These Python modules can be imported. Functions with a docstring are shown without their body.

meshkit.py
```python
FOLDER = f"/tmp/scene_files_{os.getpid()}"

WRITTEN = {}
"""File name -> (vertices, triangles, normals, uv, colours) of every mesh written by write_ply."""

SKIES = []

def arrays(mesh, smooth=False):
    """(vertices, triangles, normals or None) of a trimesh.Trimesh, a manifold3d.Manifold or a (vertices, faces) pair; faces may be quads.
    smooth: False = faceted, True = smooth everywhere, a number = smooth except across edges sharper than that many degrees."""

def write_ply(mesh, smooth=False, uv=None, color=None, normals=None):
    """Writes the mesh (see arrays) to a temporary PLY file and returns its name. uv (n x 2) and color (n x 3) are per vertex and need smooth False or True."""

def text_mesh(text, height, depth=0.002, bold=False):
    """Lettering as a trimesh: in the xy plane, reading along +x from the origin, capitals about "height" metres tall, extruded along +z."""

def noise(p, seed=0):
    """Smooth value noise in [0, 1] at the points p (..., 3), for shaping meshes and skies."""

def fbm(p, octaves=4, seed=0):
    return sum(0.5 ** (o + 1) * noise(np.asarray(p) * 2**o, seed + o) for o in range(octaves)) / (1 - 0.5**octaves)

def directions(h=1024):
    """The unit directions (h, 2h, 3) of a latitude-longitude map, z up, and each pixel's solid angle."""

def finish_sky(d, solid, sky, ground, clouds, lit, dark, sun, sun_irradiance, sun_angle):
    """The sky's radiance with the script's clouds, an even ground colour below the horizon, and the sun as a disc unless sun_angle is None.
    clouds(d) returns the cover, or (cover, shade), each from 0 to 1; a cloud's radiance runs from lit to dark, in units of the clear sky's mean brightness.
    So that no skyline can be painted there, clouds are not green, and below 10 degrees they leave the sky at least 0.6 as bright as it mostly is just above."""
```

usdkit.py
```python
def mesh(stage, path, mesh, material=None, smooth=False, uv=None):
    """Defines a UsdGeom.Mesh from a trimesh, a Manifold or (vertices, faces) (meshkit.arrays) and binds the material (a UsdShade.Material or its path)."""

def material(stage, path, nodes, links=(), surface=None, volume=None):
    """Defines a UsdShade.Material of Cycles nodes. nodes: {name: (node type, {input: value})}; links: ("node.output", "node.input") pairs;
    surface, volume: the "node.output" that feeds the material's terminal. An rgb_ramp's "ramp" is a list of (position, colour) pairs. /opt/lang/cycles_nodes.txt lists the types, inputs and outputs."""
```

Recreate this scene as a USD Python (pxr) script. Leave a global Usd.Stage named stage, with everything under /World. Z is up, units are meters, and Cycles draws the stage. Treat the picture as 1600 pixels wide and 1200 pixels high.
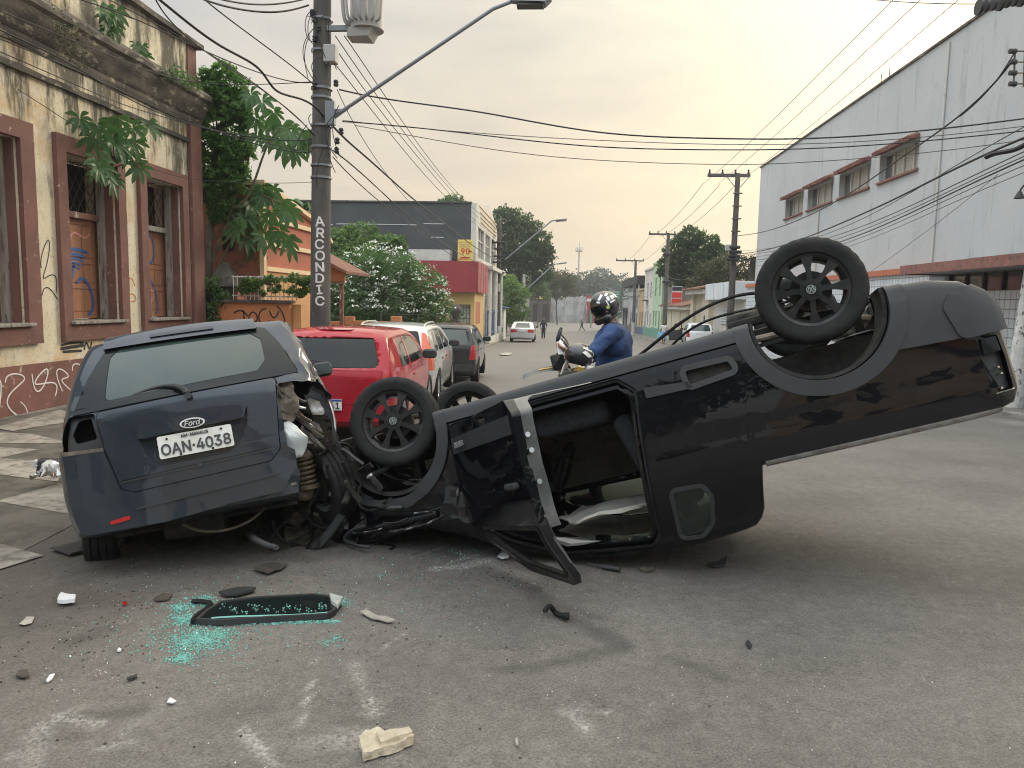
import math, random, numpy as np, trimesh, manifold3d as m3, usdkit, meshkit
from pxr import Usd, UsdGeom, UsdLux, UsdShade, Gf, Sdf, Vt
from scipy.spatial.transform import Rotation as Ro
from scipy.interpolate import PchipInterpolator
import shapely.geometry as sg, shapely.affinity as sa
from shapely.ops import unary_union
A = np.array
rng = np.random.default_rng(7); random.seed(7)
stage = Usd.Stage.CreateInMemory()
UsdGeom.SetStageUpAxis(stage, 'Z'); UsdGeom.SetStageMetersPerUnit(stage, 1.0)
UsdGeom.Xform.Define(stage, '/World'); UsdGeom.Scope.Define(stage, '/World/Looks')

# ------------------------------------------------------------------ camera
EYE = A([0, 0, 1.55]); FPX = 1150.0
CR = A([0.997114166, 0.073268947, 0.019874643]); CU = A([-0.027848734, 0.109472427, 0.993599636]); CF = A([-0.070624274, 0.991285756, -0.111196955])
cam = UsdGeom.Camera.Define(stage, '/World/camera')
M = np.eye(4); M[0, :3], M[1, :3], M[2, :3], M[3, :3] = CR, CU, -CF, EYE
cam.AddTransformOp().Set(Gf.Matrix4d(*M.ravel().tolist()))
cam.CreateHorizontalApertureAttr(36.0); cam.CreateVerticalApertureAttr(27.0)
cam.CreateFocalLengthAttr(36.0 * FPX / 1600); cam.CreateClippingRangeAttr(Gf.Vec2f(.05, 5000))
EXPOSURE = 0.56
cam.CreateExposureAttr(EXPOSURE)

# ------------------------------------------------------------------ sky and sun
SUN_AZ, SUN_EL = math.radians(38), math.radians(24)
sd = A([math.sin(SUN_AZ) * math.cos(SUN_EL), math.cos(SUN_AZ) * math.cos(SUN_EL), math.sin(SUN_EL)])
SKY_STRENGTH, K = 0.1, 1.0
dome = UsdLux.DomeLight.Define(stage, '/World/sky')
dome.GetPrim().SetCustomDataByKey('kind', 'structure')
skym = usdkit.material(stage, '/World/Looks/sky_look', {
    'tc': ('texture_coordinate', {}),
    'sky': ('sky_texture', {'sky_type': 'single_scattering', 'sun_disc': False, 'sun_elevation': SUN_EL, 'sun_rotation': SUN_AZ, 'aerosol_density': 3.0}),
    'dot': ('vector_math', {'math_type': 'dot_product', 'vector2': tuple(sd)}),
    'sep': ('separate_xyz', {}),
    # overcast colour by angle to the hidden sun: cool away from it, cream and bright near it
    'sunramp': ('rgb_ramp', {'ramp': [(0.0, (4.3, 4.9, 5.5)), (0.55, (4.6, 4.95, 5.2)), (0.76, (5.3, 5.15, 4.85)), (0.87, (6.0, 5.6, 4.75)), (0.95, (7.5, 7.0, 5.5)), (1.0, (9.5, 9.0, 7.0))]}),
    'half': ('math', {'math_type': 'multiply_add', 'value2': .5, 'value3': .5}),
    # towards the horizon peach, towards the zenith brighter and neutral as under an even overcast
    'elramp': ('rgb_ramp', {'ramp': [(0.0, (.96, .80, .62)), (0.1, (.98, .84, .68)), (0.22, (1.0, .92, .82)), (0.42, (1.1, 1.09, 1.07)), (0.7, (2.2, 2.2, 2.2)), (1.0, (3.2, 3.2, 3.2))]}),
    'mul': ('mix_color', {'blend_type': 'multiply', 'fac': 1.0, 'use_clamp': False}),
    'map': ('mapping', {'scale': (1.3, 1.3, 5.5)}),
    'n1': ('noise_texture', {'scale': 2.0, 'detail': 6.0, 'roughness': .55, 'distortion': .4}),
    'cl': ('rgb_ramp', {'ramp': [(0.3, (.80, .82, .86)), (0.5, (.95, .95, .95)), (0.7, (1.10, 1.06, .98))]}),
    'mul2': ('mix_color', {'blend_type': 'multiply', 'fac': 1.0, 'use_clamp': False}),
    'cover': ('mix_color', {'blend_type': 'mix', 'fac': .9, 'use_clamp': False}),
    'bg': ('background_shader', {'strength': SKY_STRENGTH}),
}, [('tc.generated', 'dot.vector1'), ('tc.generated', 'sep.vector'), ('dot.value', 'half.value1'), ('half.value', 'sunramp.fac'),
    ('sep.z', 'elramp.fac'), ('sunramp.color', 'mul.a'), ('elramp.color', 'mul.b'), ('tc.generated', 'map.vector'), ('map.vector', 'n1.vector'),
    ('n1.fac', 'cl.fac'), ('mul.result', 'mul2.a'), ('cl.color', 'mul2.b'), ('sky.color', 'cover.a'), ('mul2.result', 'cover.b'), ('cover.result', 'bg.color')],
    surface='bg.background')
UsdShade.MaterialBindingAPI.Apply(dome.GetPrim()).Bind(skym)
sun = UsdLux.DistantLight.Define(stage, '/World/sun')
sun.CreateIntensityAttr(0.34); sun.CreateAngleAttr(22.0); sun.CreateColorAttr(Gf.Vec3f(1.0, .9, .74))
sun.CreateNormalizeAttr(True)
zz = sd; xx = np.cross([0, 0, 1], zz); xx /= np.linalg.norm(xx); yy = np.cross(zz, xx)
M = np.eye(4); M[0, :3], M[1, :3], M[2, :3] = xx, yy, zz
sun.AddTransformOp().Set(Gf.Matrix4d(*M.ravel().tolist()))

# ------------------------------------------------------------------ helpers: places
def gz(y): return -0.024 * min(y, 110.0)
def ray(px, py): return CF + CR * ((px - 800) / FPX) + CU * ((600 - py) / FPX)
def on(px, py, axis, val):
    """the point of the plane x, y or z = val that is seen along this direction"""
    r = ray(px, py); return EYE + r * ((val - EYE[axis]) / r[axis])
def road_at(px, py, h=0.0):
    r = ray(px, py); p = EYE + r * ((h - EYE[2]) / (r[2] + .024 * r[1]))
    if p[1] > 110: p = EYE + r * ((h - 2.64 - EYE[2]) / r[2])
    return p
# ------------------------------------------------------------------ helpers: prims
used = {}
def numbered(parent, name):
    k = (parent, name); n = used.get(k, 0); used[k] = n + 1
    return f'{parent}/{name}' + (f'_{n:03d}' if n else '')
def tag(prim, label=None, cat=None, group=None, kind=None):
    for k, v in (('label', label), ('category', cat), ('group', group), ('kind', kind)):
        if v: prim.SetCustomDataByKey(k, v)
class Thing:
    def __init__(s, name, label=None, cat=None, loc=(0, 0, 0), rot=None, group=None, kind=None):
        s.path = numbered('/World', name); s.x = UsdGeom.Xform.Define(stage, s.path)
        s.m = np.eye(4); s.m[:3, 3] = loc
        if rot is not None: s.m[:3, :3] = rot if np.ndim(rot) == 2 else Ro.from_euler('z', rot).as_matrix()
        s.x.AddTransformOp().Set(Gf.Matrix4d(*s.m.T.ravel().tolist()))
        s.inv = np.linalg.inv(s.m); s.label, s.cat, s.group = label, cat, group
        tag(s.x.GetPrim(), label, cat, group, kind)
    def part(s, name, mesh, m, smooth=False, parent=None, label=None, world=False, kind=None, uv=None):
        mesh = tm(mesh)
        if mesh is None or len(mesh.faces) == 0: return None
        if world: mesh = mesh.copy(); mesh.apply_transform(s.inv)
        p = numbered(parent or s.path, name)
        usdkit.mesh(stage, p, mesh, m, smooth)
        tag(stage.GetPrimAtPath(p), label, kind=kind)
        return p
    def copy(s, loc, rot=0.0, label=None, group=None, scale=1.0):
        n = Thing(s.path.split('/')[-1].rstrip('0123456789').rstrip('_'), label or s.label, s.cat, loc, Ro.from_euler('z', rot).as_matrix() * scale, group or s.group)
        n.x.GetPrim().GetReferences().AddInternalReference(s.path); n.x.GetPrim().SetInstanceable(True)
        return n
def single(name, mesh, m, label=None, cat=None, group=None, kind=None, smooth=False):
    """a thing that is one mesh; its origin at its base"""
    mesh = tm(mesh).copy(); b = mesh.bounds; o = A([(b[0, 0] + b[1, 0]) / 2, (b[0, 1] + b[1, 1]) / 2, b[0, 2]])
    mesh.apply_translation(-o); p = numbered('/World', name)
    g = usdkit.mesh(stage, p, mesh, m, smooth); g.AddTranslateOp().Set(Gf.Vec3d(*o.tolist()))
    tag(g.GetPrim(), label, cat, group, kind); return p
# ------------------------------------------------------------------ helpers: shapes
def tm(m):
    if m is None: return None
    if isinstance(m, (list,)):
        m = [tm(x) for x in m]; m = [x for x in m if x is not None and len(x.faces)]
        return trimesh.util.concatenate(m) if m else None
    if hasattr(m, 'to_mesh'):
        q = m.to_mesh(); return trimesh.Trimesh(np.array(q.vert_properties[:, :3]), np.array(q.tri_verts), process=False)
    if isinstance(m, tuple):
        v, f = A(m[0], float), A(m[1], int)
        if f.shape[1] == 4: f = np.vstack([f[:, [0, 1, 2]], f[:, [0, 2, 3]]])
        return trimesh.Trimesh(v, f, process=False)
    return m
def mf(m):
    if hasattr(m, 'to_mesh'): return m
    m = tm(m); return m3.Manifold(m3.Mesh(np.asarray(m.vertices, np.float32), np.asarray(m.faces, np.uint32)))
def box(x0, x1, y0, y1, z0, z1):
    b = trimesh.creation.box([x1 - x0, y1 - y0, z1 - z0]); b.apply_translation([(x0 + x1) / 2, (y0 + y1) / 2, (z0 + z1) / 2]); return b
def mbox(*a): return mf(box(*a))
def rbox(x0, x1, y0, y1, z0, z1, r):
    """box with rounded edges"""
    s = m3.Manifold.sphere(r, 12)
    return m3.Manifold.batch_hull([s.translate((x, y, z)) for x in (x0 + r, x1 - r) for y in (y0 + r, y1 - r) for z in (z0 + r, z1 - r)])
def cyl(p, q, r, r2=None, n=16):
    p, q = A(p, float), A(q, float); d = q - p; L = np.linalg.norm(d)
    c = m3.Manifold.cylinder(L, r, r if r2 is None else r2, n); t = tm(c)
    z = d / L; x = np.cross([0, 1, 0] if abs(z[1]) < .9 else [1, 0, 0], z); x /= np.linalg.norm(x); y = np.cross(z, x)
    T = np.eye(4); T[:3, 0], T[:3, 1], T[:3, 2], T[:3, 3] = x, y, z, p
    t.apply_transform(T); return t
def tube(pts, r, n=6, closed=False):
    p = A(pts, float); t = np.gradient(p, axis=0)
    if closed: t = np.roll(p, -1, 0) - np.roll(p, 1, 0)
    t /= np.linalg.norm(t, axis=1, keepdims=True) + 1e-12
    a = np.cross(t, [0, 0, 1.0] if np.abs(t[:, 2]).max() < .95 else [0.31, .95, .02]); a /= np.linalg.norm(a, axis=1, keepdims=True) + 1e-12
    b = np.cross(t, a); g = np.arange(n) * 2 * np.pi / n; r = np.broadcast_to(r, (len(p),))
    v = p[:, None] + r[:, None, None] * (np.cos(g)[None, :, None] * a[:, None] + np.sin(g)[None, :, None] * b[:, None])
    N = len(p); f = []
    for i in range(N if closed else N - 1):
        for j in range(n):
            k, j2 = (i + 1) % N, (j + 1) % n
            f.append((i * n + j, k * n + j, k * n + j2, i * n + j2))
    v = v.reshape(-1, 3)
    m = tm((v, f))
    if not closed:
        v = np.vstack([v, p[:1], p[-1:]]); e = []
        for j in range(n):
            j2 = (j + 1) % n
            e += [(N * n, j, j2), (N * n + 1, (N - 1) * n + j2, (N - 1) * n + j)]
        m = trimesh.Trimesh(v, np.vstack([m.faces, e]), process=False)
    return m
def curve(pts, n=8):
    """a smooth line through the points"""
    p = A(pts, float); d = np.r_[0, np.cumsum(np.linalg.norm(np.diff(p, axis=0), axis=1) ** .5)]
    from scipy.interpolate import CubicSpline
    if len(p) < 3: return np.stack([p[0] + (p[1] - p[0]) * k for k in np.linspace(0, 1, n)])
    return CubicSpline(d, p)(np.linspace(0, d[-1], n * (len(p) - 1) + 1))
def prism(poly, a, b, axis='y'):
    """a 2-D outline extruded from a to b along an axis. axis y: outline is (x, z); x: outline is (y, z); z: outline is (x, y)"""
    poly = poly if hasattr(poly, 'geom_type') else sg.Polygon(poly)
    poly = poly.buffer(0)
    out = []
    for g in getattr(poly, 'geoms', [poly]):
        if g.area < 1e-8: continue
        m = trimesh.creation.extrude_polygon(sg.polygon.orient(g), b - a, engine='earcut'); v = m.vertices.copy(); f = m.faces
        if axis == 'y': m = trimesh.Trimesh(np.c_[v[:, 0], a + v[:, 2], v[:, 1]], f[:, ::-1], process=False)
        elif axis == 'x': m = trimesh.Trimesh(np.c_[a + v[:, 2], v[:, 0], v[:, 1]], f, process=False)
        else: m = trimesh.Trimesh(np.c_[v[:, 0], v[:, 1], a + v[:, 2]], f, process=False)
        out.append(m)
    return tm(out)
def mprism(*a, **k): return mf(prism(*a, **k))
def rpoly(pts, r):
    """an outline with its corners rounded"""
    return sg.Polygon(pts).buffer(0).buffer(-r, quad_segs=5).buffer(r, quad_segs=5)
def grow(pts, d):
    return sg.Polygon(pts).buffer(d, join_style=2) if not hasattr(pts, 'geom_type') else pts.buffer(d, join_style=2)
def lathe(profile, n=48, axis='y'):
    """profile: (radius, along) pairs, closed; turned around the axis"""
    p = A(profile, float); N = len(p); g = np.arange(n) * 2 * np.pi / n
    v = np.stack([p[None, :, 0] * np.cos(g)[:, None], np.broadcast_to(p[None, :, 1], (n, N)), p[None, :, 0] * np.sin(g)[:, None]], -1).reshape(-1, 3)
    f = [(i * N + j, i * N + (j + 1) % N, ((i + 1) % n) * N + (j + 1) % N, ((i + 1) % n) * N + j) for i in range(n) for j in range(N)]
    m = tm((v, f))
    if axis == 'z': m.vertices = m.vertices[:, [0, 2, 1]]; m.faces = m.faces[:, ::-1]
    return m
def move(m, d=(0, 0, 0), R=None, s=1.0):
    m = tm(m).copy(); v = m.vertices * s
    if R is not None: v = v @ A(R).T
    m.vertices = v + A(d); return m
def rot(axis, deg): return Ro.from_euler(axis, deg, degrees=True).as_matrix()
def jitter(m, amp, scale, seed=0, sub=0.0):
    """dents: moves the points of a mesh by smooth noise"""
    m = tm(m).copy()
    if sub:
        q = mf(m).refine_to_length(sub) if mf(m).status() == m3.Error.NoError else None
        m = tm(q) if q is not None and len(tm(q).faces) else m
    n = np.stack([meshkit.fbm(m.vertices * scale + 11.3 * k, 3, seed + k) for k in range(3)], -1) - .5
    m.vertices = m.vertices + n * 2 * amp; return m
def ribbon(pts, w, n=10):
    """a flat painted stroke in the xy plane, 2 mm thick"""
    c = curve([(x, y, 0) for x, y in pts], n)[:, :2]
    return prism(sg.LineString(c).buffer(w / 2, quad_segs=3).simplify(w * .04), 0, .002, 'z')
def face_frame(o, u, v):
    """matrix that puts an xy drawing on a surface: u to its right, v upward"""
    u, v = A(u, float), A(v, float); u /= np.linalg.norm(u); v /= np.linalg.norm(v)
    T = np.eye(4); T[:3, 0], T[:3, 1], T[:3, 2], T[:3, 3] = u, v, np.cross(u, v), o; return T
def put(m, T): m = tm(m).copy(); m.apply_transform(T); return m
# ------------------------------------------------------------------ helpers: materials
mats = {}
def mat(name, color, rough=.6, metal=0., color2=None, nscale=4., lo=.35, hi=.65, coat=0., bump=0., bscale=40., spec=.5, stretch=None, rough2=None, color3=None, n3=18., lo3=.55, hi3=.62, obj=False, **kw):
    """paint, plaster, rubber ... : one colour, or two mixed by noise, with fine relief"""
    path = '/World/Looks/' + name
    N = {'p': ('principled_bsdf', dict(base_color=tuple(color), roughness=rough, metallic=metal, coat_weight=coat, specular_ior_level=spec, **kw)), 'g': ('texture_coordinate' if obj else 'geometry', {})}
    pos = 'g.object' if obj else 'g.position'; L = []
    if stretch: N['mp'] = ('mapping', {'scale': stretch}); L.append((pos, 'mp.vector')); pos2 = 'mp.vector'
    else: pos2 = pos
    if color2 is not None:
        N['n'] = ('noise_texture', {'scale': nscale, 'detail': 5., 'roughness': .6}); N['r'] = ('rgb_ramp', {'ramp': [(lo, color), (hi, color2)]})
        L += [(pos2, 'n.vector'), ('n.fac', 'r.fac')]; out = 'r.color'
        if color3 is not None:
            N['n3'] = ('noise_texture', {'scale': n3, 'detail': 6., 'roughness': .65}); N['m3'] = ('map_range', {'from_min': lo3, 'from_max': hi3, 'clamp': True}); N['x3'] = ('mix_color', {'b': tuple(color3)})
            L += [(pos2, 'n3.vector'), ('n3.fac', 'm3.value'), ('m3.result', 'x3.fac'), (out, 'x3.a')]; out = 'x3.result'
        L.append((out, 'p.base_color'))
        if rough2 is not None:
            N['rr'] = ('map_range', {'from_min': lo, 'from_max': hi, 'to_min': rough, 'to_max': rough2, 'clamp': True}); L += [('n.fac', 'rr.value'), ('rr.result', 'p.roughness')]
    if bump:
        N['bn'] = ('noise_texture', {'scale': bscale, 'detail': 4.}); N['b'] = ('bump', {'strength': bump, 'distance': .02})
        L += [(pos, 'bn.vector'), ('bn.fac', 'b.height'), ('b.normal', 'p.normal')]
    m = usdkit.material(stage, path, N, L, surface='p.BSDF'); mats[name] = m; return m
def leaf_mat(name, c1, c2, trans=.35, rough=.5):
    m = usdkit.material(stage, '/World/Looks/' + name, {
        'g': ('geometry', {}), 'n': ('noise_texture', {'scale': .9, 'detail': 3.}), 'add': ('math', {'math_type': 'multiply_add', 'value2': .55}), 'h': ('math', {'math_type': 'multiply', 'value2': .5}),
        'r': ('rgb_ramp', {'ramp': [(.2, c1), (.8, c2)]}), 'p': ('principled_bsdf', {'roughness': rough}), 't': ('translucent_bsdf', {}), 'x': ('mix_closure', {'fac': trans})},
        [('g.position', 'n.vector'), ('g.random_per_island', 'add.value1'), ('n.fac', 'h.value1'), ('h.value', 'add.value3'), ('add.value', 'r.fac'), ('r.color', 'p.base_color'), ('r.color', 't.color'),
         ('p.BSDF', 'x.closure1'), ('t.BSDF', 'x.closure2')], surface='x.closure')
    mats[name] = m; return m
def glass_mat(name, tint, clear, rough=.02):
    """a window pane: sky mirrored at grazing angles, the tinted inside seen through"""
    m = usdkit.material(stage, '/World/Looks/' + name, {
        'f': ('fresnel', {'IOR': 1.55}), 't': ('transparent_bsdf', {'color': tuple(clear)}), 'd': ('principled_bsdf', {'base_color': tuple(tint), 'roughness': .3}), 'mx': ('mix_closure', {'fac': .25}),
        'gl': ('glossy_bsdf', {'color': (.9, .9, .9), 'roughness': rough}), 'x': ('mix_closure', {})},
        [('t.BSDF', 'mx.closure1'), ('d.BSDF', 'mx.closure2'), ('mx.closure', 'x.closure1'), ('gl.BSDF', 'x.closure2'), ('f.fac', 'x.fac')], surface='x.closure')
    mats[name] = m; return m
# ================================================================== ground, road, pavements
def strip_mesh(xs, ys, z=0.0):
    X, Y = np.meshgrid(xs, ys); v = np.c_[X.ravel(), Y.ravel(), np.vectorize(gz)(Y.ravel()) + z]
    n, m = len(xs), len(ys); i = (np.arange(m - 1)[:, None] * n + np.arange(n - 1)[None]).ravel()
    return trimesh.Trimesh(v, np.vstack([np.c_[i, i + 1, i + n + 1], np.c_[i, i + n + 1, i + n]]), process=False)
mat('earth', (.09, .085, .07), .95, color2=(.12, .11, .09), nscale=.3)
g = usdkit.mesh(stage, '/World/ground', strip_mesh(A([-900., -100, -30, 0, 30, 100, 900]), A([-150., 0, 60, 110, 200, 500, 1500]), -.12), mats['earth']); tag(g.GetPrim(), kind='structure')
xs = np.r_[-40, -20, -8, np.arange(-4.5, 4.6, .028), np.arange(4.8, 12, .4), 20, 40]
ys = np.r_[-30, -5, 0, np.arange(1.5, 6.6, .028), np.arange(6.7, 14, .15), np.arange(14, 112, 2.), 140, 175]
rm = strip_mesh(xs, ys); rv = rm.vertices; P2 = rv[:, :2]
def seg(P, a, b):
    a, b = A(a)[:2], A(b)[:2]; d = b - a; t = np.clip(((P - a) @ d) / (d @ d + 1e-9), 0, 1); return np.linalg.norm(P - a - t[:, None] * d, axis=1)
wob = (meshkit.fbm(np.c_[P2 * 7, P2[:, :1] * 0], 4, 3) - .5); wob2 = meshkit.fbm(np.c_[P2 * A([30, 11]), P2[:, :1] * 0], 3, 9)
chalk = np.zeros(len(rv)); stain = np.zeros(len(rv)); dirt = np.zeros(len(rv))
def mark(arr, pts, w, s):
    p = [road_at(*q) for q in pts]; d = np.min([seg(P2, p[i], p[i + 1]) for i in range(len(p) - 1)], axis=0)
    np.maximum(arr, s * np.clip(1.25 - (d + wob * w * 1.7) / w, 0, 1), out=arr)
for pts, w, s in [([(95, 1118), (155, 1132)], .035, .7), ([(60, 1140), (120, 1108)], .03, .5), ([(150, 1172), (205, 1160)], .025, .5), ([(487, 1062), (478, 1105), (465, 1138)], .012, .9), ([(492, 1030), (486, 1050)], .008, .5),
                  ([(553, 1042), (572, 1080), (585, 1112)], .04, .62), ([(378, 1138), (402, 1165), (430, 1199)], .022, .8), ([(500, 1160), (560, 1150), (600, 1172)], .07, .45), ([(588, 1024), (608, 1004), (636, 988)], .008, .6),
                  ([(678, 888), (720, 886), (765, 874)], .05, .75), ([(700, 880), (790, 852)], .02, .5), ([(880, 1112), (918, 1138)], .035, .6), ([(890, 1118), (905, 1110)], .05, .4), ([(915, 1136), (922, 1142)], .012, .9), ([(940, 1112), (950, 1113)], .012, .7),
                  ([(10, 1180), (30, 1182)], .02, .5), ([(845, 1055), (848, 1073)], .006, .5), ([(655, 868), (700, 852)], .012, .4), ([(520, 862), (560, 850)], .01, .4), ([(60, 1150), (50, 1195)], .05, .35), ([(735, 870), (830, 900)], .06, .3), ([(200, 1140), (260, 1100)], .05, .25), ([(1560, 655), (1600, 664)], .05, .7)]:
    mark(chalk, pts, w, s)
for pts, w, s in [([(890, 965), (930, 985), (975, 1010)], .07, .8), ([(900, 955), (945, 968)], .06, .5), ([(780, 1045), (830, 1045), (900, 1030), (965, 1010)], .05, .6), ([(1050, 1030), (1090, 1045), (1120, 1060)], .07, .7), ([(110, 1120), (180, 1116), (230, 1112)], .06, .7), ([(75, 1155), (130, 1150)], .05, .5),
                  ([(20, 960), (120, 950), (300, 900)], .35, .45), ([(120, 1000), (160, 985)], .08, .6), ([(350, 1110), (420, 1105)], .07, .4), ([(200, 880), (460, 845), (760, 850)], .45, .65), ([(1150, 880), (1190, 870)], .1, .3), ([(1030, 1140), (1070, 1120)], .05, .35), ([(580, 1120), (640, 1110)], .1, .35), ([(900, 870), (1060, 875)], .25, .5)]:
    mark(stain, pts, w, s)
dirt = np.clip((-P2[:, 0] - 1.2) / 2.2, 0, 1) * np.clip(1.2 - np.abs(P2[:, 1] - 4.2) / 3.0, 0, 1)
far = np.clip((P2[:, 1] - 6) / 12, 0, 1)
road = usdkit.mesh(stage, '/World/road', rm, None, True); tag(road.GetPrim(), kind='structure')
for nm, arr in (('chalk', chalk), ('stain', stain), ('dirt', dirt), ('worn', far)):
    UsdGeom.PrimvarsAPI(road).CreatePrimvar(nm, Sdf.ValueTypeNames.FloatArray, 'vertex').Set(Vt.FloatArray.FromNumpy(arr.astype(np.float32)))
asphalt = usdkit.material(stage, '/World/Looks/asphalt', {
    'g': ('geometry', {}), 'n1': ('noise_texture', {'scale': 95., 'detail': 4., 'roughness': .75}), 'n2': ('noise_texture', {'scale': .75, 'detail': 5., 'roughness': .6}), 'n4': ('noise_texture', {'scale': 14., 'detail': 5., 'roughness': .65}),
    'v': ('voronoi_texture', {'scale': 75.}), 'vm': ('map_range', {'from_min': .16, 'from_max': .06, 'clamp': True}), 'vc': ('separate_xyz', {}), 'vr': ('map_range', {'from_min': .88, 'from_max': 1.0, 'clamp': True}), 'vf': ('math', {'math_type': 'multiply'}),
    'r1': ('rgb_ramp', {'ramp': [(.32, (.095, .089, .083)), (.68, (.255, .243, .228))]}), 'r2': ('rgb_ramp', {'ramp': [(.3, (.76, .745, .725)), (.5, (1.04, 1.02, .995)), (.7, (1.22, 1.20, 1.175))]}), 'r4': ('rgb_ramp', {'ramp': [(.35, (.86, .86, .86)), (.65, (1.1, 1.1, 1.1))]}),
    'm': ('mix_color', {'blend_type': 'multiply', 'fac': 1.}), 'm4': ('mix_color', {'blend_type': 'multiply', 'fac': 1.}), 'sp': ('mix_color', {'b': (.42, .41, .39)}),
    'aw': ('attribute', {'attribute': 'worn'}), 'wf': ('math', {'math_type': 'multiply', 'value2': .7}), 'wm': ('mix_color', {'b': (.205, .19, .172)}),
    'ad': ('attribute', {'attribute': 'dirt'}), 'df': ('math', {'math_type': 'multiply', 'value2': .55}), 'dm': ('mix_color', {'b': (.075, .062, .05)}),
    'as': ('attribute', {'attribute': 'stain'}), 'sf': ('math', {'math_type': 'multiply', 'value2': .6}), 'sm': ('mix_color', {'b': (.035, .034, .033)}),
    'ac': ('attribute', {'attribute': 'chalk'}), 'cn': ('noise_texture', {'scale': 55., 'detail': 5., 'roughness': .8}), 'cm': ('map_range', {'from_min': .42, 'from_max': .60, 'clamp': True}), 'cf': ('math', {'math_type': 'multiply'}), 'cmx': ('mix_color', {'b': (.58, .56, .53)}),
    'b': ('bump', {'strength': .55, 'distance': .006}), 'p': ('principled_bsdf', {'roughness': .82, 'specular_ior_level': .35})},
    [('g.position', 'n1.vector'), ('g.position', 'n2.vector'), ('g.position', 'n4.vector'), ('g.position', 'v.vector'), ('g.position', 'cn.vector'), ('n1.fac', 'r1.fac'), ('n2.fac', 'r2.fac'), ('n4.fac', 'r4.fac'), ('r1.color', 'm.a'), ('r2.color', 'm.b'), ('m.result', 'm4.a'), ('r4.color', 'm4.b'),
     ('v.distance', 'vm.value'), ('v.color', 'vc.vector'), ('vc.x', 'vr.value'), ('vm.result', 'vf.value1'), ('vr.result', 'vf.value2'), ('vf.value', 'sp.fac'), ('m4.result', 'sp.a'),
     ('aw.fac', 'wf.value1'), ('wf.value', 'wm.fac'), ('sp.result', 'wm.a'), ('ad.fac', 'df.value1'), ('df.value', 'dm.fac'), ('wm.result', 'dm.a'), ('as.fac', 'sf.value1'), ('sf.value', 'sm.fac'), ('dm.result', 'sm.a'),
     ('cn.fac', 'cm.value'), ('ac.fac', 'cf.value1'), ('cm.result', 'cf.value2'), ('cf.value', 'cmx.fac'), ('sm.result', 'cmx.a'), ('cmx.result', 'p.base_color'), ('n1.fac', 'b.height'), ('b.normal', 'p.normal')], surface='p.BSDF')
UsdShade.MaterialBindingAPI.Apply(road.GetPrim()).Bind(asphalt)

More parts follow.
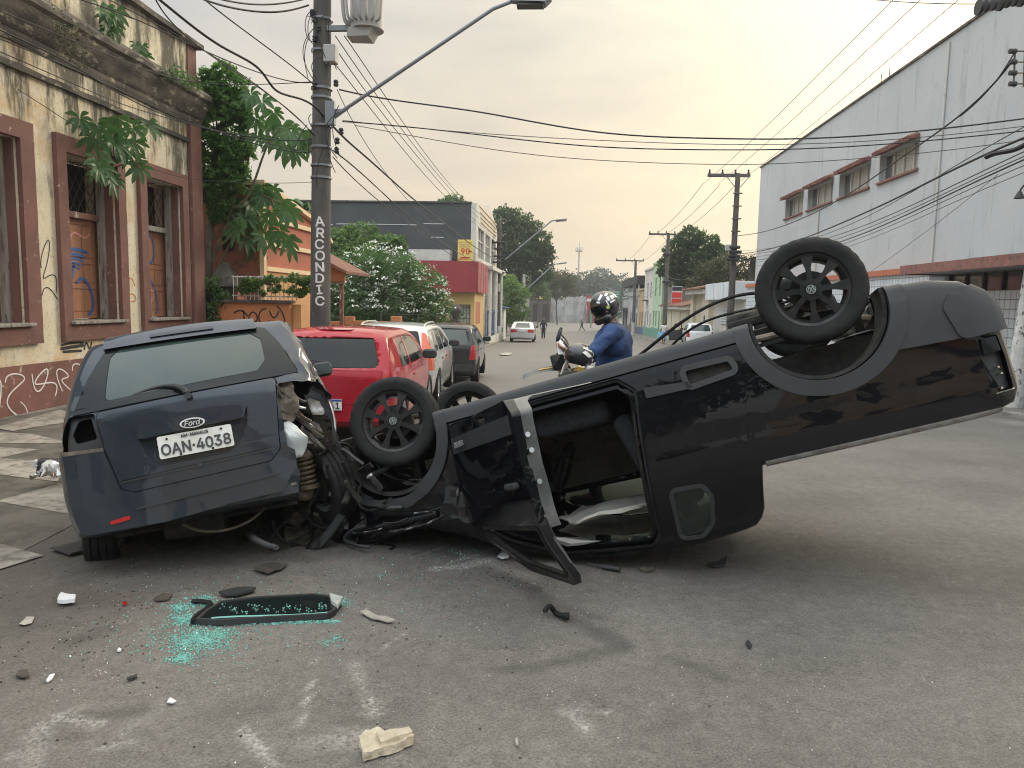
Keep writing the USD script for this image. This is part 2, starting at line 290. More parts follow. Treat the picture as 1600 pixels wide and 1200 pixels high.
mat('pavement', (.15, .135, .115), .9, color2=(.07, .064, .056), nscale=2.5, lo=.4, hi=.62, color3=(.24, .23, .2), n3=45, lo3=.62, hi3=.7, bump=.4, bscale=60)
mat('pavement_light', (.37, .34, .30), .9, color2=(.20, .18, .155), nscale=3.5, lo=.42, hi=.66, color3=(.13, .12, .105), n3=9, lo3=.5, hi3=.68, bump=.3, bscale=60)
mat('kerb_stone', (.3, .285, .26), .9, color2=(.16, .15, .13), nscale=3., color3=(.1, .095, .085), n3=30, bump=.4)
mat('far_pavement', (.26, .24, .21), .9, color2=(.2, .185, .16), nscale=1.5)
def slab(line, xout, h, near=False):
    """a pavement from the kerb line to x = xout, its top h above the road"""
    L = [(x, y) for x, y in line]; n = len(L); v, f = [], []
    for x, y in L:
        z = gz(y); hh = pavh(y) if near else h; v += [(x, y, z - .1), (x, y, z + hh), (xout, y, z + hh)]
    for i in range(n - 1):
        a, b = 3 * i, 3 * i + 3; f += [(a, b, b + 1, a + 1), (a + 1, b + 1, b + 2, a + 2)]
    if xout > L[0][0]: f = [q[::-1] for q in f]
    f = [q[::-1] for q in f]
    return tm((v, f))
def dense(line, step=4.):
    out = []
    for a, b in zip(line[:-1], line[1:]):
        k = max(1, int(abs(b[1] - a[1]) / step)); out += [tuple(A(a) + (A(b) - A(a)) * i / k) for i in range(k)]
    return out + [line[-1]]
KL = dense([(-3.1, -8.), (-3.2, 3.6), (-3.35, 4.8), (-3.6, 6.0), (-3.8, 7.), (-3.9, 8.), (-3.95, 9.), (-4.05, 20.), (-4.35, 45.), (-4.7, 80.), (-5.0, 110.), (-6, 170.)])
KR = dense([(8.6, -8.), (8.35, 12.5), (7.8, 14.2), (7.4, 18.), (7.3, 36.), (7.2, 60.), (7.4, 110.), (9., 170.)])
PAVH = .10
def pavh(y): return .005 + (PAVH - .005) * float(np.clip((y - 6.0) / 2.5, 0, 1))
sl = Thing('pavement', kind='structure'); sr = Thing('pavement', kind='structure')
sl.part('paving', slab([(x - .14, y) for x, y in KL], -42, PAVH, True), mats['pavement'], world=True)
sr.part('paving', slab([(x + .14, y) for x, y in KR], 42, PAVH), mats['far_pavement'], world=True)
def kerbs(t, K, s, y=2.):
    # stones about a metre long, each a piece of its own while they can be told apart
    i = 0
    px = lambda y: np.interp(y, [k[1] for k in K], [k[0] for k in K])
    while y < 70:
        L = 1.0 if y < 30 else 4.0; a, b = y + .006, y + L - .006; h = (pavh(y) if s > 0 else PAVH) + .004 + rng.uniform(-.006, .008)
        q = []
        for yy in (a, b):
            x = px(yy) + rng.uniform(-.008, .008)
            for dx, z in ((0, -.08), (0, h - .03), (-s * .025, h), (-s * .15, h), (-s * .15, -.08)): q.append((x + dx, yy, gz(yy) + z))
        f = [(j, (j + 1) % 5, 5 + (j + 1) % 5, 5 + j) for j in range(5)]; tri = [(0, 2, 1), (0, 3, 2), (0, 4, 3), (5, 6, 7), (5, 7, 8), (5, 8, 9)]
        m = trimesh.Trimesh(q, np.vstack([tm((q, f)).faces, tri]), process=False)
        if s < 0: m.faces = m.faces[:, ::-1]
        t.part('kerb_stone', m, mats['kerb_stone'], world=True); y += L
kerbs(sl, KL, 1, 6.5); kerbs(sr, KR, -1)
# the light triangles of the old two-tone pavement
for poly in [[(0, 697), (60, 700), (0, 714)], [(-60, 708), (0, 715), (75, 720), (96, 740), (90, 752), (0, 741), (-60, 740)], [(-5, 783), (95, 755), (130, 790), (108, 803)], [(-40, 840), (0, 850), (68, 868), (0, 889), (-60, 905)], [(95, 640), (130, 655), (20, 672), (-10, 668)], [(-40, 672), (50, 676), (110, 690), (-40, 690)]]:
    P = [road_at(x, y, pavh(road_at(x, y)[1]) + .004)[:2] for x, y in poly]
    m = prism(sg.Polygon(P).buffer(0), 0, .004, 'z'); m.vertices[:, 2] += np.vectorize(gz)(m.vertices[:, 1]) + np.vectorize(pavh)(m.vertices[:, 1]) + .002
    sl.part('light_panel', m, mats['pavement_light'], world=True)

# ================================================================== the old townhouse on the left
plaster = usdkit.material(stage, '/World/Looks/old_plaster', {
    'g': ('geometry', {}), 'sx': ('separate_xyz', {}),
    'mp': ('mapping', {'scale': (1., 1., .22)}), 'mp2': ('mapping', {'scale': (1., 1., .5)}),
    'n1': ('noise_texture', {'scale': 1.4, 'detail': 6., 'roughness': .6}), 'r1': ('rgb_ramp', {'ramp': [(.3, (.66, .58, .42)), (.5, (.71, .645, .50)), (.62, (.62, .48, .30)), (.75, (.70, .65, .54))]}),
    'n2': ('noise_texture', {'scale': 3.4, 'detail': 8., 'roughness': .72}), 'zr': ('map_range', {'from_min': 2.4, 'from_max': 5.0, 'to_min': .12, 'to_max': -.06, 'clamp': True}), 'a2': ('math', {'math_type': 'subtract'}), 'c2': ('map_range', {'from_min': .47, 'from_max': .60, 'to_min': 0., 'to_max': .9, 'clamp': True}), 'x2': ('mix_color', {'b': (.075, .07, .06)}),
    'n3': ('noise_texture', {'scale': 7., 'detail': 8., 'roughness': .75}), 'c3': ('map_range', {'from_min': .57, 'from_max': .61, 'to_max': .75, 'clamp': True}), 'x3': ('mix_color', {'b': (.42, .39, .33)}),
    'n5': ('noise_texture', {'scale': 22., 'detail': 6., 'roughness': .8}), 'c5': ('map_range', {'from_min': .56, 'from_max': .66, 'to_max': .8, 'clamp': True}), 'x5': ('mix_color', {'b': (.2, .17, .12)}),
    'bm': ('math', {'math_type': 'add'}), 'b': ('bump', {'strength': .5, 'distance': .012}), 'p': ('principled_bsdf', {'roughness': .92, 'specular_ior_level': .2})},
    [('g.position', 'sx.vector'), ('g.position', 'mp.vector'), ('g.position', 'mp2.vector'), ('g.position', 'n1.vector'), ('n1.fac', 'r1.fac'), ('mp.vector', 'n2.vector'), ('sx.z', 'zr.value'), ('n2.fac', 'a2.value1'), ('zr.result', 'a2.value2'), ('a2.value', 'c2.value'), ('c2.result', 'x2.fac'), ('r1.color', 'x2.a'),
     ('mp2.vector', 'n3.vector'), ('n3.fac', 'c3.value'), ('c3.result', 'x3.fac'), ('x2.result', 'x3.a'), ('g.position', 'n5.vector'), ('n5.fac', 'c5.value'), ('c5.result', 'x5.fac'), ('x3.result', 'x5.a'), ('x5.result', 'p.base_color'),
     ('n3.fac', 'bm.value1'), ('n5.fac', 'bm.value2'), ('bm.value', 'b.height'), ('b.normal', 'p.normal')], surface='p.BSDF')
mat('burgundy', (.20, .092, .074), .85, color2=(.15, .074, .062), nscale=2., color3=(.44, .38, .31), n3=13, lo3=.66, hi3=.68, bump=.3, bscale=30)
mat('burgundy_base', (.23, .10, .085), .88, color2=(.16, .075, .062), nscale=1.6, color3=(.46, .41, .34), n3=4., lo3=.60, hi3=.66, bump=.35, bscale=25)
mat('moulding_stained', (.15, .128, .105), .92, color2=(.045, .04, .036), nscale=3.2, lo=.3, hi=.6, color3=(.40, .35, .26), n3=7, lo3=.56, hi3=.68, bump=.5, bscale=30, stretch=(1, .5, 1))
mat('old_door_wood', (.40, .19, .10), .7, color2=(.30, .135, .075), nscale=5, stretch=(2, 2, .25), color3=(.5, .42, .33), n3=16, lo3=.66, hi3=.7, bump=.2)
mat('jamb_wood', (.2, .085, .06), .8, color2=(.13, .06, .045), nscale=4, stretch=(2, 2, .4), color3=(.48, .46, .42), n3=8, lo3=.6, hi3=.64)
mat('grey_wood', (.34, .32, .29), .85, color2=(.2, .18, .16), nscale=6, stretch=(3, 3, .3), color3=(.10, .08, .06), n3=10)
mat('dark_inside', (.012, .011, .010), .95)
mat('iron_rust', (.06, .045, .035), .7, metal=.4, color2=(.11, .07, .05), nscale=20)
mat('spray_white', (.72, .70, .68), .7); mat('spray_black', (.02, .02, .02), .7); mat('spray_blue', (.045, .11, .32), .6); mat('spray_pink', (.6, .28, .24), .7); mat('spray_orange', (.55, .2, .07), .7)
FX = -7.5
th = Thing('townhouse', 'faded cream old townhouse with burgundy window surrounds, stained cornice and graffiti', 'house', (FX, 9.5, gz(9.5)))
Y0, Y1 = 2.0, 14.72
wins = [(8.45, 10.0, 8.68, 9.74), (10.46, 12.13, 10.67, 11.92), (12.56, 14.19, 12.77, 14.0)]
wall = mbox(FX - .55, FX, Y0, Y1, -.6, 5.2)
for a, b, c, d in wins: wall -= mbox(FX - .7, FX + .1, c, d, 1.12, 3.62)
wall -= mbox(FX - .7, FX + .1, 6.3, 7.35, 1.12, 3.62)
wall = wall.refine_to_length(.5)
th.part('wall', wall, plaster, world=True)
th.part('end_wall', box(FX - 9, FX - .56, Y1 - .45, Y1 - .01, -.6, 6.4), plaster, world=True)
th.part('wainscot', jitter(mbox(FX + .002, FX + .055, Y0, Y1 - .42, -.6, .54).refine_to_length(.2), .008, 2.5, 3), mats['burgundy_base'], world=True)
th.part('plinth', box(FX + .002, FX + .11, Y0, Y1 - .3, -.6, -.12), mats['kerb_stone'], world=True)
th.part('pilaster', rbox(FX + .002, FX + .09, 14.34, 14.76, -.6, 4.9, .015), mats['burgundy'], smooth=30, world=True)
# cornice: a moulded profile that overhangs
prof = [(FX - .3, 4.88), (FX + .03, 4.88), (FX + .06, 4.95), (FX + .06, 5.02), (FX + .10, 5.06), (FX + .15, 5.18), (FX + .20, 5.26), (FX + .23, 5.36), (FX + .29, 5.40), (FX + .30, 5.48), (FX + .27, 5.52), (FX + .20, 5.58), (FX + .08, 5.64), (FX - .3, 5.74)]
th.part('cornice', jitter(mprism(prof, Y0, 14.85).refine_to_length(.18), .016, 3., 5), mats['moulding_stained'], smooth=25, world=True)
th.part('lower_moulding', jitter(mbox(FX + .002, FX + .07, Y0, 14.33, 4.52, 4.60).refine_to_length(.2), .012, 4., 8), mats['moulding_stained'], world=True)
th.part('parapet', mbox(FX - .32, FX - .06, Y0, 14.54, 5.6, 6.45), plaster, world=True)
th.part('parapet_corner', box(FX - .33, FX - .04, 14.545, 14.88, 5.6, 6.45), mats['burgundy'], world=True)
th.part('coping', jitter(mbox(FX - .42, FX + .08, Y0, 14.98, 6.45, 6.54).refine_to_length(.2), .012, 3., 9), mats['moulding_stained'], world=True)
for wi, (a, b, c, d) in enumerate(wins + [(6.1, 7.55, 6.3, 7.35)]):
    sur = mbox(FX + .003, FX + .075, a, b, .83, 3.86) - mbox(FX - .1, FX + .2, c, d, 1.12, 3.62)
    sur = jitter(sur.refine_to_length(.15), .006, 5, 20 + wi)
    w = th.part('window_surround', sur, mats['burgundy'], world=True)
    th.part('sill', rbox(FX - .3, FX + .14, c - .06, d + .06, 1.075, 1.125, .012), mats['grey_wood'], smooth=30, world=True)
    for yy in (c, d):   # jamb boards inside the reveal
        s = 1 if yy == c else -1
        th.part('jamb', box(FX - .33, FX - .03, *sorted((yy + s * .004, yy + s * .04)), 1.13, 3.6), mats['burgundy'], world=True)
        th.part('frame_post', box(FX - .26, FX - .15, *sorted((yy + s * .042, yy + s * .10)), 1.13, 3.6), mats['grey_wood'], world=True)
    th.part('transom', rbox(FX - .36, FX - .22, c + .04, d - .04, 2.72, 2.82, .015), mats['jamb_wood' if wi != 2 else 'grey_wood'], smooth=30, world=True)
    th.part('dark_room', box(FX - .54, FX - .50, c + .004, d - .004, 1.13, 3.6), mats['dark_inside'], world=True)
    # lattice above the transom
    lat = []
    w_, h_ = d - c - .1, .76
    for k in range(-6, 8):
        for sgn in (1, -1):
            x0 = k * .17; l = sg.LineString([(x0, 0), (x0 + sgn * h_ * .62, h_)]).intersection(sg.box(0, 0, w_, h_))
            if l.length > .08:
                (y0, z0), (y1, z1) = l.coords[0], l.coords[-1]; lat.append(cyl((FX - .30, c + .05 + y0, 2.83 + z0), (FX - .30, c + .05 + y1, 2.83 + z1), .006, n=5))
    th.part('lattice', lat, mats['iron_rust'], world=True, parent=None)
    # two shutter leaves of framed panels; the right one stands open into the room
    mid = c + (.50 if wi else .3)
    leafs = [(c + .045, mid - .004), (mid + .004, d - .045)]
    for (l0, l1) in leafs:
        slab_ = mbox(FX - .37, FX - .33, l0, l1, 1.14, 2.715); ww = l1 - l0
        if ww > .3:
            for z0, z1 in ((1.24, 1.62), (1.70, 2.02), (2.10, 2.64)):
                slab_ -= mbox(FX - .345, FX - .2, l0 + .07, l1 - .07, z0, z1)
        sp = th.part('shutter', slab_, mats['old_door_wood'], world=True)
        if ww > .3:
            for z0, z1 in ((1.24, 1.62), (1.70, 2.02), (2.10, 2.64)):
                for q0, q1 in ((l0 + .085, (l0 + l1) / 2 - .012), ((l0 + l1) / 2 + .012, l1 - .085)):
                    th.part('shutter_panel', rbox(FX - .347, FX - .334, q0, q1, z0 + .02, z1 - .02, .006), mats['old_door_wood'], parent=sp, world=True)
    if False:
        th.part('open_leaf', jitter(mbox(FX - .47, FX - .06, d - .15, d - .115, 1.14, 2.7).refine_to_length(.2), .008, 5, 40 + wi), mats['jamb_wood'], world=True)
        th.part('peeling_board', jitter(mbox(FX - .36, FX - .345, d - .29, d - .17, 1.14, 2.6).refine_to_length(.1), .02, 6, 50 + wi), mats['grey_wood'], world=True)
# graffiti strokes
def stroke(t, pts, w, m, x=None, axis='x'):
    x = FX + .058 if x is None else x
    T = face_frame((x, 0, 0), (0, 1, 0), (0, 0, 1)); t.part('graffiti', put(ribbon(pts, w), T), mats[m], world=True)
# facade faces +x: to someone in the road its right hand is larger y
for pts, w in [([(9.25, .35), (9.45, .44), (9.6, .36), (9.35, .2), (9.55, -.2)], .02), ([(9.75, .4), (9.95, .2), (10.05, .45), (9.8, .28), (10.1, .25), (10.2, .05)], .02), ([(10.35, .1), (10.35, .42), (10.5, .3), (10.4, .28), (10.55, .08)], .018), ([(10.6, .38), (10.75, .46), (10.9, .34), (10.7, .3), (10.85, .12), (11.0, .35)], .018), ([(11.05, .1), (11.1, .4), (11.25, .2), (11.3, .42), (11.2, .3)], .016), ([(8.6, .3), (8.9, .42), (8.8, .1), (9.05, .35), (9.1, -.05)], .02), ([(9.5, .05), (9.62, -.12), (9.5, -.3)], .014)]:
    stroke(th, pts, w, 'spray_white')
for pts, w in [([(10.46, .72), (10.95, .74)], .05), ([(10.5, .67), (10.9, .66)], .04), ([(10.98, .68), (11.05, .77), (11.1, .68), (11.16, .77)], .03), ([(10.46, .77), (10.7, .79), (10.96, .78)], .03)]: stroke(th, pts, w, 'spray_black', FX + .003)
for pts in [[(10.12, 1.9), (10.2, 2.2), (10.3, 2.3), (10.25, 2.0), (10.15, 1.75), (10.3, 1.8), (10.4, 1.55)], [(10.1, 1.5), (10.2, 1.62), (10.42, 1.45)]]: stroke(th, pts, .014, 'spray_black', FX + .003)
for pts in [[(12.2, 1.75), (12.3, 1.82), (12.4, 1.7)], [(12.22, 1.5), (12.33, 1.55), (12.42, 1.48), (12.3, 1.42)]]: stroke(th, pts, .02, 'spray_orange', FX + .003)
DX = FX - .329
for i, z in enumerate((2.22, 2.14, 2.07, 2.0, 1.94)): stroke(th, [(11.2, z + .01), (11.38, z + .02), (11.62 - i * .05, z - .01)], .055 - i * .006, 'spray_blue', DX)
stroke(th, [(11.3, 2.0), (11.26, 1.8)], .05, 'spray_blue', DX); stroke(th, [(11.38, 1.72), (11.5, 1.78), (11.66, 1.65), (11.74, 1.4), (11.62, 1.2)], .055, 'spray_blue', DX)
stroke(th, [(11.22, 2.3), (11.36, 2.5), (11.55, 2.45), (11.7, 2.5)], .03, 'spray_pink', DX)
stroke(th, [(13.34, 2.62), (13.56, 2.6), (13.62, 2.35), (13.52, 2.15), (13.40, 2.25)], .04, 'spray_blue', DX); stroke(th, [(13.32, 2.35), (13.42, 1.9), (13.60, 1.65), (13.68, 1.3), (13.60, 1.2)], .035, 'spray_blue', DX)
stroke(th, [(13.32, 1.4), (13.40, 1.62), (13.56, 1.58), (13.48, 1.42), (13.36, 1.3), (13.36, 1.15)], .028, 'spray_pink', DX)
# ================================================================== vehicles: materials and tools
def paint(name, c, rough=.35, metal=.0, coat=1., dust=.1, dustc=(.20, .18, .16)):
    m = usdkit.material(stage, '/World/Looks/' + name, {
        'g': ('geometry', {}), 'n': ('noise_texture', {'scale': 3.1, 'detail': 6., 'roughness': .65}), 'r': ('map_range', {'from_min': .42, 'from_max': .75, 'to_max': dust * 2, 'clamp': True}), 'x': ('mix_color', {'a': tuple(c), 'b': dustc}),
        'n2': ('noise_texture', {'scale': 9., 'detail': 5.}), 'rr': ('map_range', {'from_min': .35, 'from_max': .7, 'to_min': .0, 'to_max': .035, 'clamp': True}),
        'w': ('noise_texture', {'scale': 2.2, 'detail': 1.}), 'b': ('bump', {'strength': .035, 'distance': .02}),
        'p': ('principled_bsdf', {'roughness': rough, 'metallic': metal, 'coat_weight': coat, 'specular_ior_level': .02})},
        [('g.position', 'n.vector'), ('n.fac', 'r.value'), ('r.result', 'x.fac'), ('x.result', 'p.base_color'), ('g.position', 'n2.vector'), ('n2.fac', 'rr.value'), ('rr.result', 'p.coat_roughness'), ('g.position', 'w.vector'), ('w.fac', 'b.height'), ('b.normal', 'p.coat_normal')], surface='p.BSDF')
    mats[name] = m; return m
paint('black_paint', (.0016, .0018, .003), .5, dust=.008, dustc=(.10, .095, .09), coat=1.); paint('navy_paint', (.026, .033, .043), .33, .55, dust=.025); paint('red_paint', (.30, .012, .022), .35, .15, dust=.05)
paint('silver_paint', (.52, .53, .53), .35, .55, dust=.05); paint('charcoal_paint', (.02, .021, .024), .4, .2, dust=.04); paint('white_paint', (.72, .73, .74), .35, dust=.06)
mat('black_plastic', (.022, .023, .025), .62, color2=(.034, .034, .035), nscale=6, bump=.12, bscale=300)
mat('grey_plastic', (.024, .026, .029), .52, color2=(.017, .018, .020), nscale=5, bump=.1, bscale=300)
mat('rubber', (.006, .006, .0065), .78, spec=.3, color2=(.016, .0155, .015), nscale=9, bump=.15, bscale=120)
mat('rim_black', (.004, .004, .005), .3, color2=(.012, .011, .010), nscale=12, coat=.3, spec=.3)
mat('rim_alloy', (.45, .46, .47), .35, metal=.8); mat('chrome', (.75, .75, .76), .12, metal=1.); mat('steel', (.42, .42, .42), .38, metal=.9, color2=(.25, .23, .21), nscale=14)
mat('bare_metal', (.50, .56, .58), .42, metal=.35, color2=(.62, .62, .58), nscale=7, color3=(.2, .16, .12), n3=20, lo3=.64, hi3=.7)
mat('dirty_metal', (.10, .085, .07), .7, metal=.5, color2=(.2, .17, .13), nscale=14, bump=.3)
mat('spring_brown', (.16, .125, .08), .6, metal=.4, color2=(.09, .07, .05), nscale=20)
mat('under_body', (.008, .0078, .0075), .8, color2=(.035, .031, .027), nscale=8, bump=.3)
mat('fabric_dark', (.018, .019, .022), .95, color2=(.03, .031, .034), nscale=30); mat('headliner', (.58, .555, .50), .95, color2=(.46, .44, .39), nscale=6, color3=(.2, .18, .15), n3=24, lo3=.64, hi3=.7)
mat('trim_grey', (.24, .235, .225), .7, color2=(.18, .175, .165), nscale=5); mat('plate_white', (.68, .68, .65), .5, color2=(.58, .57, .53), nscale=14); mat('plate_ink', (.05, .05, .055), .6); mat('badge_dark', (.02, .022, .03), .3)
mat('lamp_red', (.32, .012, .012), .15, coat=1.); mat('lamp_clear', (.62, .62, .62), .12, metal=.4, coat=1.); mat('lamp_orange', (.60, .10, .035), .2, coat=1.); mat('plate_blue', (.02, .07, .3), .5); mat('letter_grey', (.33, .33, .34), .4, metal=.5)
mat('scraped', (.30, .30, .30), .6, metal=.4, color2=(.02, .02, .02), nscale=16, lo=.42, hi=.47)
glass_mat('pane_dark', (.012, .016, .015), (.16, .2, .18)); glass_mat('pane_clear', (.02, .03, .026), (.62, .68, .64))
mat('tint_glass', (.004, .006, .006), .3, coat=.65, spec=.05)
mat('tint_green', (.024, .036, .033), .12, coat=.85, spec=.3)

class Car:
    """a body lofted from its side outline (zb, zt over x), plan (W over x) and section (prof over z)"""
    def __init__(s, xs, zb, zt, W, prof, rt, crown=.03, bend=(0, 0), warp=None):
        s.xs = A(xs, float); f = lambda t: PchipInterpolator(*A(t, float).T)
        s.zb, s.zt, s.W, s.rt, s.prof, s.crown, s.bend, s.warp = f(zb), f(zt), f(W), f(rt), f(prof), crown, bend, warp; s.c = {}
    def outer(s, d=0.0):
        if d in s.c: return s.c[d]
        L0, L1 = s.xs[0], s.xs[-1]; xc = (L0 + L1) / 2; rings = []
        for x in s.xs:
            zb, zt, W, rt = float(s.zb(x)) - d, float(s.zt(x)) + d, float(s.W(x)) + d, max(.012, float(s.rt(x)) + d * .5)
            w = lambda z: W * float(s.prof(np.clip(z, s.prof.x[0], s.prof.x[-1])))
            P = []; wb = w(zb); rb = .05
            for y in np.linspace(0, wb - rb, 4): P.append((y, zb))
            for a in np.linspace(0, math.pi / 2, 4)[1:]: P.append((wb - rb + rb * math.sin(a), zb + rb - rb * math.cos(a)))
            zs = np.linspace(zb + rb, max(zt - rt, zb + rb + .02), 15)[1:]
            for z in zs: P.append((w(z), z))
            wt = w(zs[-1]); slope = (w(zs[-1]) - w(zs[-2])) / (zs[-1] - zs[-2] + 1e-9); a0 = math.atan(-slope)
            for a in np.linspace(0, math.pi / 2, 7)[1:]:
                P.append((wt - rt + rt * math.cos(a), zs[-1] + rt * math.sin(a)))
            yt = wt - rt
            for k in np.linspace(1, 0, 7)[1:]: P.append((yt * k, zs[-1] + rt + s.crown * (1 - k * k)))
            P = A(P); full = np.vstack([P, (P[1:-1] * [-1, 1])[::-1]])
            xx = xc + (x - xc) * (1 + 2 * d / (L1 - L0))
            rings.append(np.c_[np.full(len(full), xx), full])
        n = len(rings[0]); N = len(rings); v = np.vstack(rings + [rings[0].mean(0)[None], rings[-1].mean(0)[None]]); f = []
        i, j = np.meshgrid(np.arange(N - 1), np.arange(n), indexing='ij'); a, b = i * n + j, i * n + (j + 1) % n
        q = np.stack([a, b, b + n, a + n], -1).reshape(-1, 4); tri = np.vstack([q[:, [0, 1, 2]], q[:, [0, 2, 3]]])
        k = np.arange(n); tri = np.vstack([tri, np.c_[np.full(n, N * n), (k + 1) % n, k], np.c_[np.full(n, N * n + 1), (N - 1) * n + k, (N - 1) * n + (k + 1) % n]])
        t = trimesh.Trimesh(v, tri, process=False)
        if t.volume < 0: t.faces = t.faces[:, ::-1]
        m = mf(t)
        if s.bend[0]:
            m = m.refine_to_length(.12); t = tm(m); v = t.vertices.copy()
            k = np.clip(1 - (v[:, 0] - L0) / .7, 0, 1); v[:, 0] += s.bend[0] * (v[:, 1] / .75) ** 2 * k
            k = np.clip(1 - (L1 - v[:, 0]) / .9, 0, 1); v[:, 0] -= s.bend[1] * (v[:, 1] / .75) ** 2 * k
            m = mf(trimesh.Trimesh(v, t.faces, process=False))
        s.c[d] = m; return m
    def skin(s, poly, axis='y', lo=-9., hi=9., d0=-.03, d1=.0):
        return (s.outer(d1) - s.outer(d0)) ^ mprism(poly, lo, hi, axis)
def tyre_mesh(R=.305, w=.2, rr=.205, n=90):
    h = w / 2
    prof = [(rr, -h * .78), (rr + .01, -h * .92), (rr + (R - rr) * .5, -h * 1.03), (R - .025, -h * .98), (R - .008, -h * .86), (R - .002, -h * .74), (R, -h * .5), (R - .008, -h * .47), (R - .008, -h * .42), (R, -h * .39), (R + .001, -h * .06), (R - .008, -h * .04), (R - .008, h * .04), (R + .001, h * .06), (R, h * .39), (R - .008, h * .42), (R - .008, h * .47), (R, h * .5), (R - .002, h * .74), (R - .008, h * .86), (R - .025, h * .98), (R - (R - rr) * .5, h * 1.03), (rr + .01, h * .92), (rr, h * .78), (rr - .012, 0)]
    t = lathe(prof, n); v = t.vertices.reshape(n, len(prof), 3)
    for k in (4, 5, 18, 19):
        v[::3, k, 0] *= .983; v[::3, k, 2] *= .983
    return trimesh.Trimesh(v.reshape(-1, 3), t.faces, process=False)
def rim_meshes(R=.205, w=.16, spokes=8, flare=True):
    """outer face towards -y"""
    barrel = lathe([(R, -w * .5), (R + .006, -w * .52), (R + .004, -w * .42), (R - .012, -w * .3), (R - .02, w * .3), (R, w * .5), (R - .03, w * .35), (R - .034, -w * .3), (R - .014, -w * .47)], 48)
    sp = []
    for k in range(spokes):
        a = 2 * math.pi * k / spokes
        w0, w1 = (.016, .036) if flare else (.012, .012)
        pts = [(.03, -w0), (R * .6, -w0 * .9), (R - .006, -w1), (R - .006, w1), (R * .6, w0 * .9), (.03, w0)]
        s = mprism(sg.Polygon(pts), -.014, .014, 'y')
        s = s.rotate((0, math.degrees(a), 0)).translate((0, -w * .38, 0)); sp.append(s)
    hub = mf(cyl((0, -w * .38 - .018, 0), (0, -w * .1, 0), .062, n=28))
    sp = m3.Manifold.batch_boolean(sp + [hub], m3.OpType.Add)
    bolts = [cyl((.043 * math.cos(a), -w * .38 - .024, .043 * math.sin(a)), (.043 * math.cos(a), -w * .38 + .01, .043 * math.sin(a)), .009, n=8) for a in A([45, 135, 225, 315]) * math.pi / 180]
    sp = m3.Manifold.batch_boolean([sp, mf(barrel)] + [mf(b) for b in bolts], m3.OpType.Add)
    return None, sp, bolts
def wheel(t, c, R, side=-1, tyre_r=.305, w=.2, rr=.205, rim='rim_black', spokes=8, spin=0., logo=False, brake=True, flare=True):
    """side -1: its outer face to -y. c the centre, R a rotation, both in the vehicle's own frame"""
    B = A(R) @ rot('y', spin)
    if side > 0: B = B @ rot('z', 180)
    tp = t.part('wheel', move(tyre_mesh(tyre_r, w, rr), c, B), mats['rubber'], smooth=35)
    ba, sp, bo = rim_meshes(rr, w * .8, spokes, flare)
    t.part('rim', move(tm(sp), c, B), mats[rim], smooth=35, parent=tp)
    if brake: t.part('brake_drum', move(cyl((0, -.02, 0), (0, .06, 0), .115, n=28), c, B), mats['under_body'], smooth=35, parent=tp)
    y = -w * .8 * .38
    t.part('hub_cap', move(cyl((0, y - .026, 0), (0, y, 0), .027, n=24), c, B), mats['badge_dark' if logo else rim], smooth=35, parent=tp)
    if logo:   # a ringed monogram of two letters
        rg = lathe([(.026, -.003), (.026, 0), (.0225, 0), (.0225, -.003)], 28)
        st = [sg.LineString([(-.011, .017), (-.001, .002), (0.001, .002), (.011, .017)]), sg.LineString([(-.019, .009), (-.009, -.016), (0, -.001), (.009, -.016), (.019, .009)])]
        lg = prism(unary_union([s.buffer(.0026) for s in st]), -.003, 0, 'y')
        t.part('emblem', move(tm([rg, lg]), A(c) + B @ A([0, y - .026, 0]), B), mats['chrome'], parent=tp)
    return tp

# ================================================================== the overturned pickup (own frame: x to its nose, y to its left, z up; origin on the front axle)
PR = A([-0.931519, 0.218194, 0.290969, 0.188753, 0.973903, -0.126036, -0.310876, -0.062484, -0.948394]).reshape(3, 3); PT = A([-1.0707, 5.6202, 0.9454])
_t = rot('x', 3.6); _pv = A([0, -.82, .31]); PT = PT + PR @ (_pv - _t @ _pv); PR = PR @ _t
pk = Thing('pickup', 'overturned black pickup truck lying on its crushed roof across the road, door hanging open', 'pickup truck', PT, PR)
xs = np.r_[-3.60, -3.585, -3.55, -3.45, -3.3, np.arange(-3.1, -2.3, .1), -2.26, -2.235, -2.205, -2.18, -2.15, -2.11, -2.05, np.arange(-1.95, .75, .1), .78, .84]
C0 = Car(xs, [(-3.6, .55), (-3.5, .42), (-3.3, .34), (-3., .315), (0.3, .31), (.84, .4)],
         [(-3.6, .98), (-3.585, 1.03), (-3.55, 1.075), (-3.45, 1.10), (-3.3, 1.105), (-2.26, 1.105), (-2.235, 1.107), (-2.18, 1.36), (-2.11, 1.455), (-1.93, 1.485), (-1.6, 1.505), (-1.36, 1.495), (-.95, 1.42), (-.54, 1.26), (-.28, 1.10), (0., 1.0), (.4, .93), (.7, .82), (.84, .68)],
         [(-3.6, .73), (-3.5, .80), (-3.2, .82), (-2.7, .835), (-1., .83), (-.2, .825), (.3, .80), (.6, .74), (.84, .62)],
         [(.3, .965), (.42, .985), (.60, 1.0), (.80, 1.0), (.90, .988), (.935, .99), (1.12, .957), (1.3, .86), (1.55, .70)],
         [(-3.6, .03), (-2.26, .035), (-2.1, .09), (-.5, .09), (.84, .1)], crown=.035)
O = C0.outer()
inner = C0.outer(-.045) ^ mbox(-2.13, -.30, -1, 1, .30, 2)
rear_well = sg.Point(-2.735, .35).buffer(.375, 24).union(sg.box(-3.06, -.2, -2.40, .35))
front_well = sg.Point(.04, .40).buffer(.375, 24).union(sg.box(-.30, -.2, .40, .38))
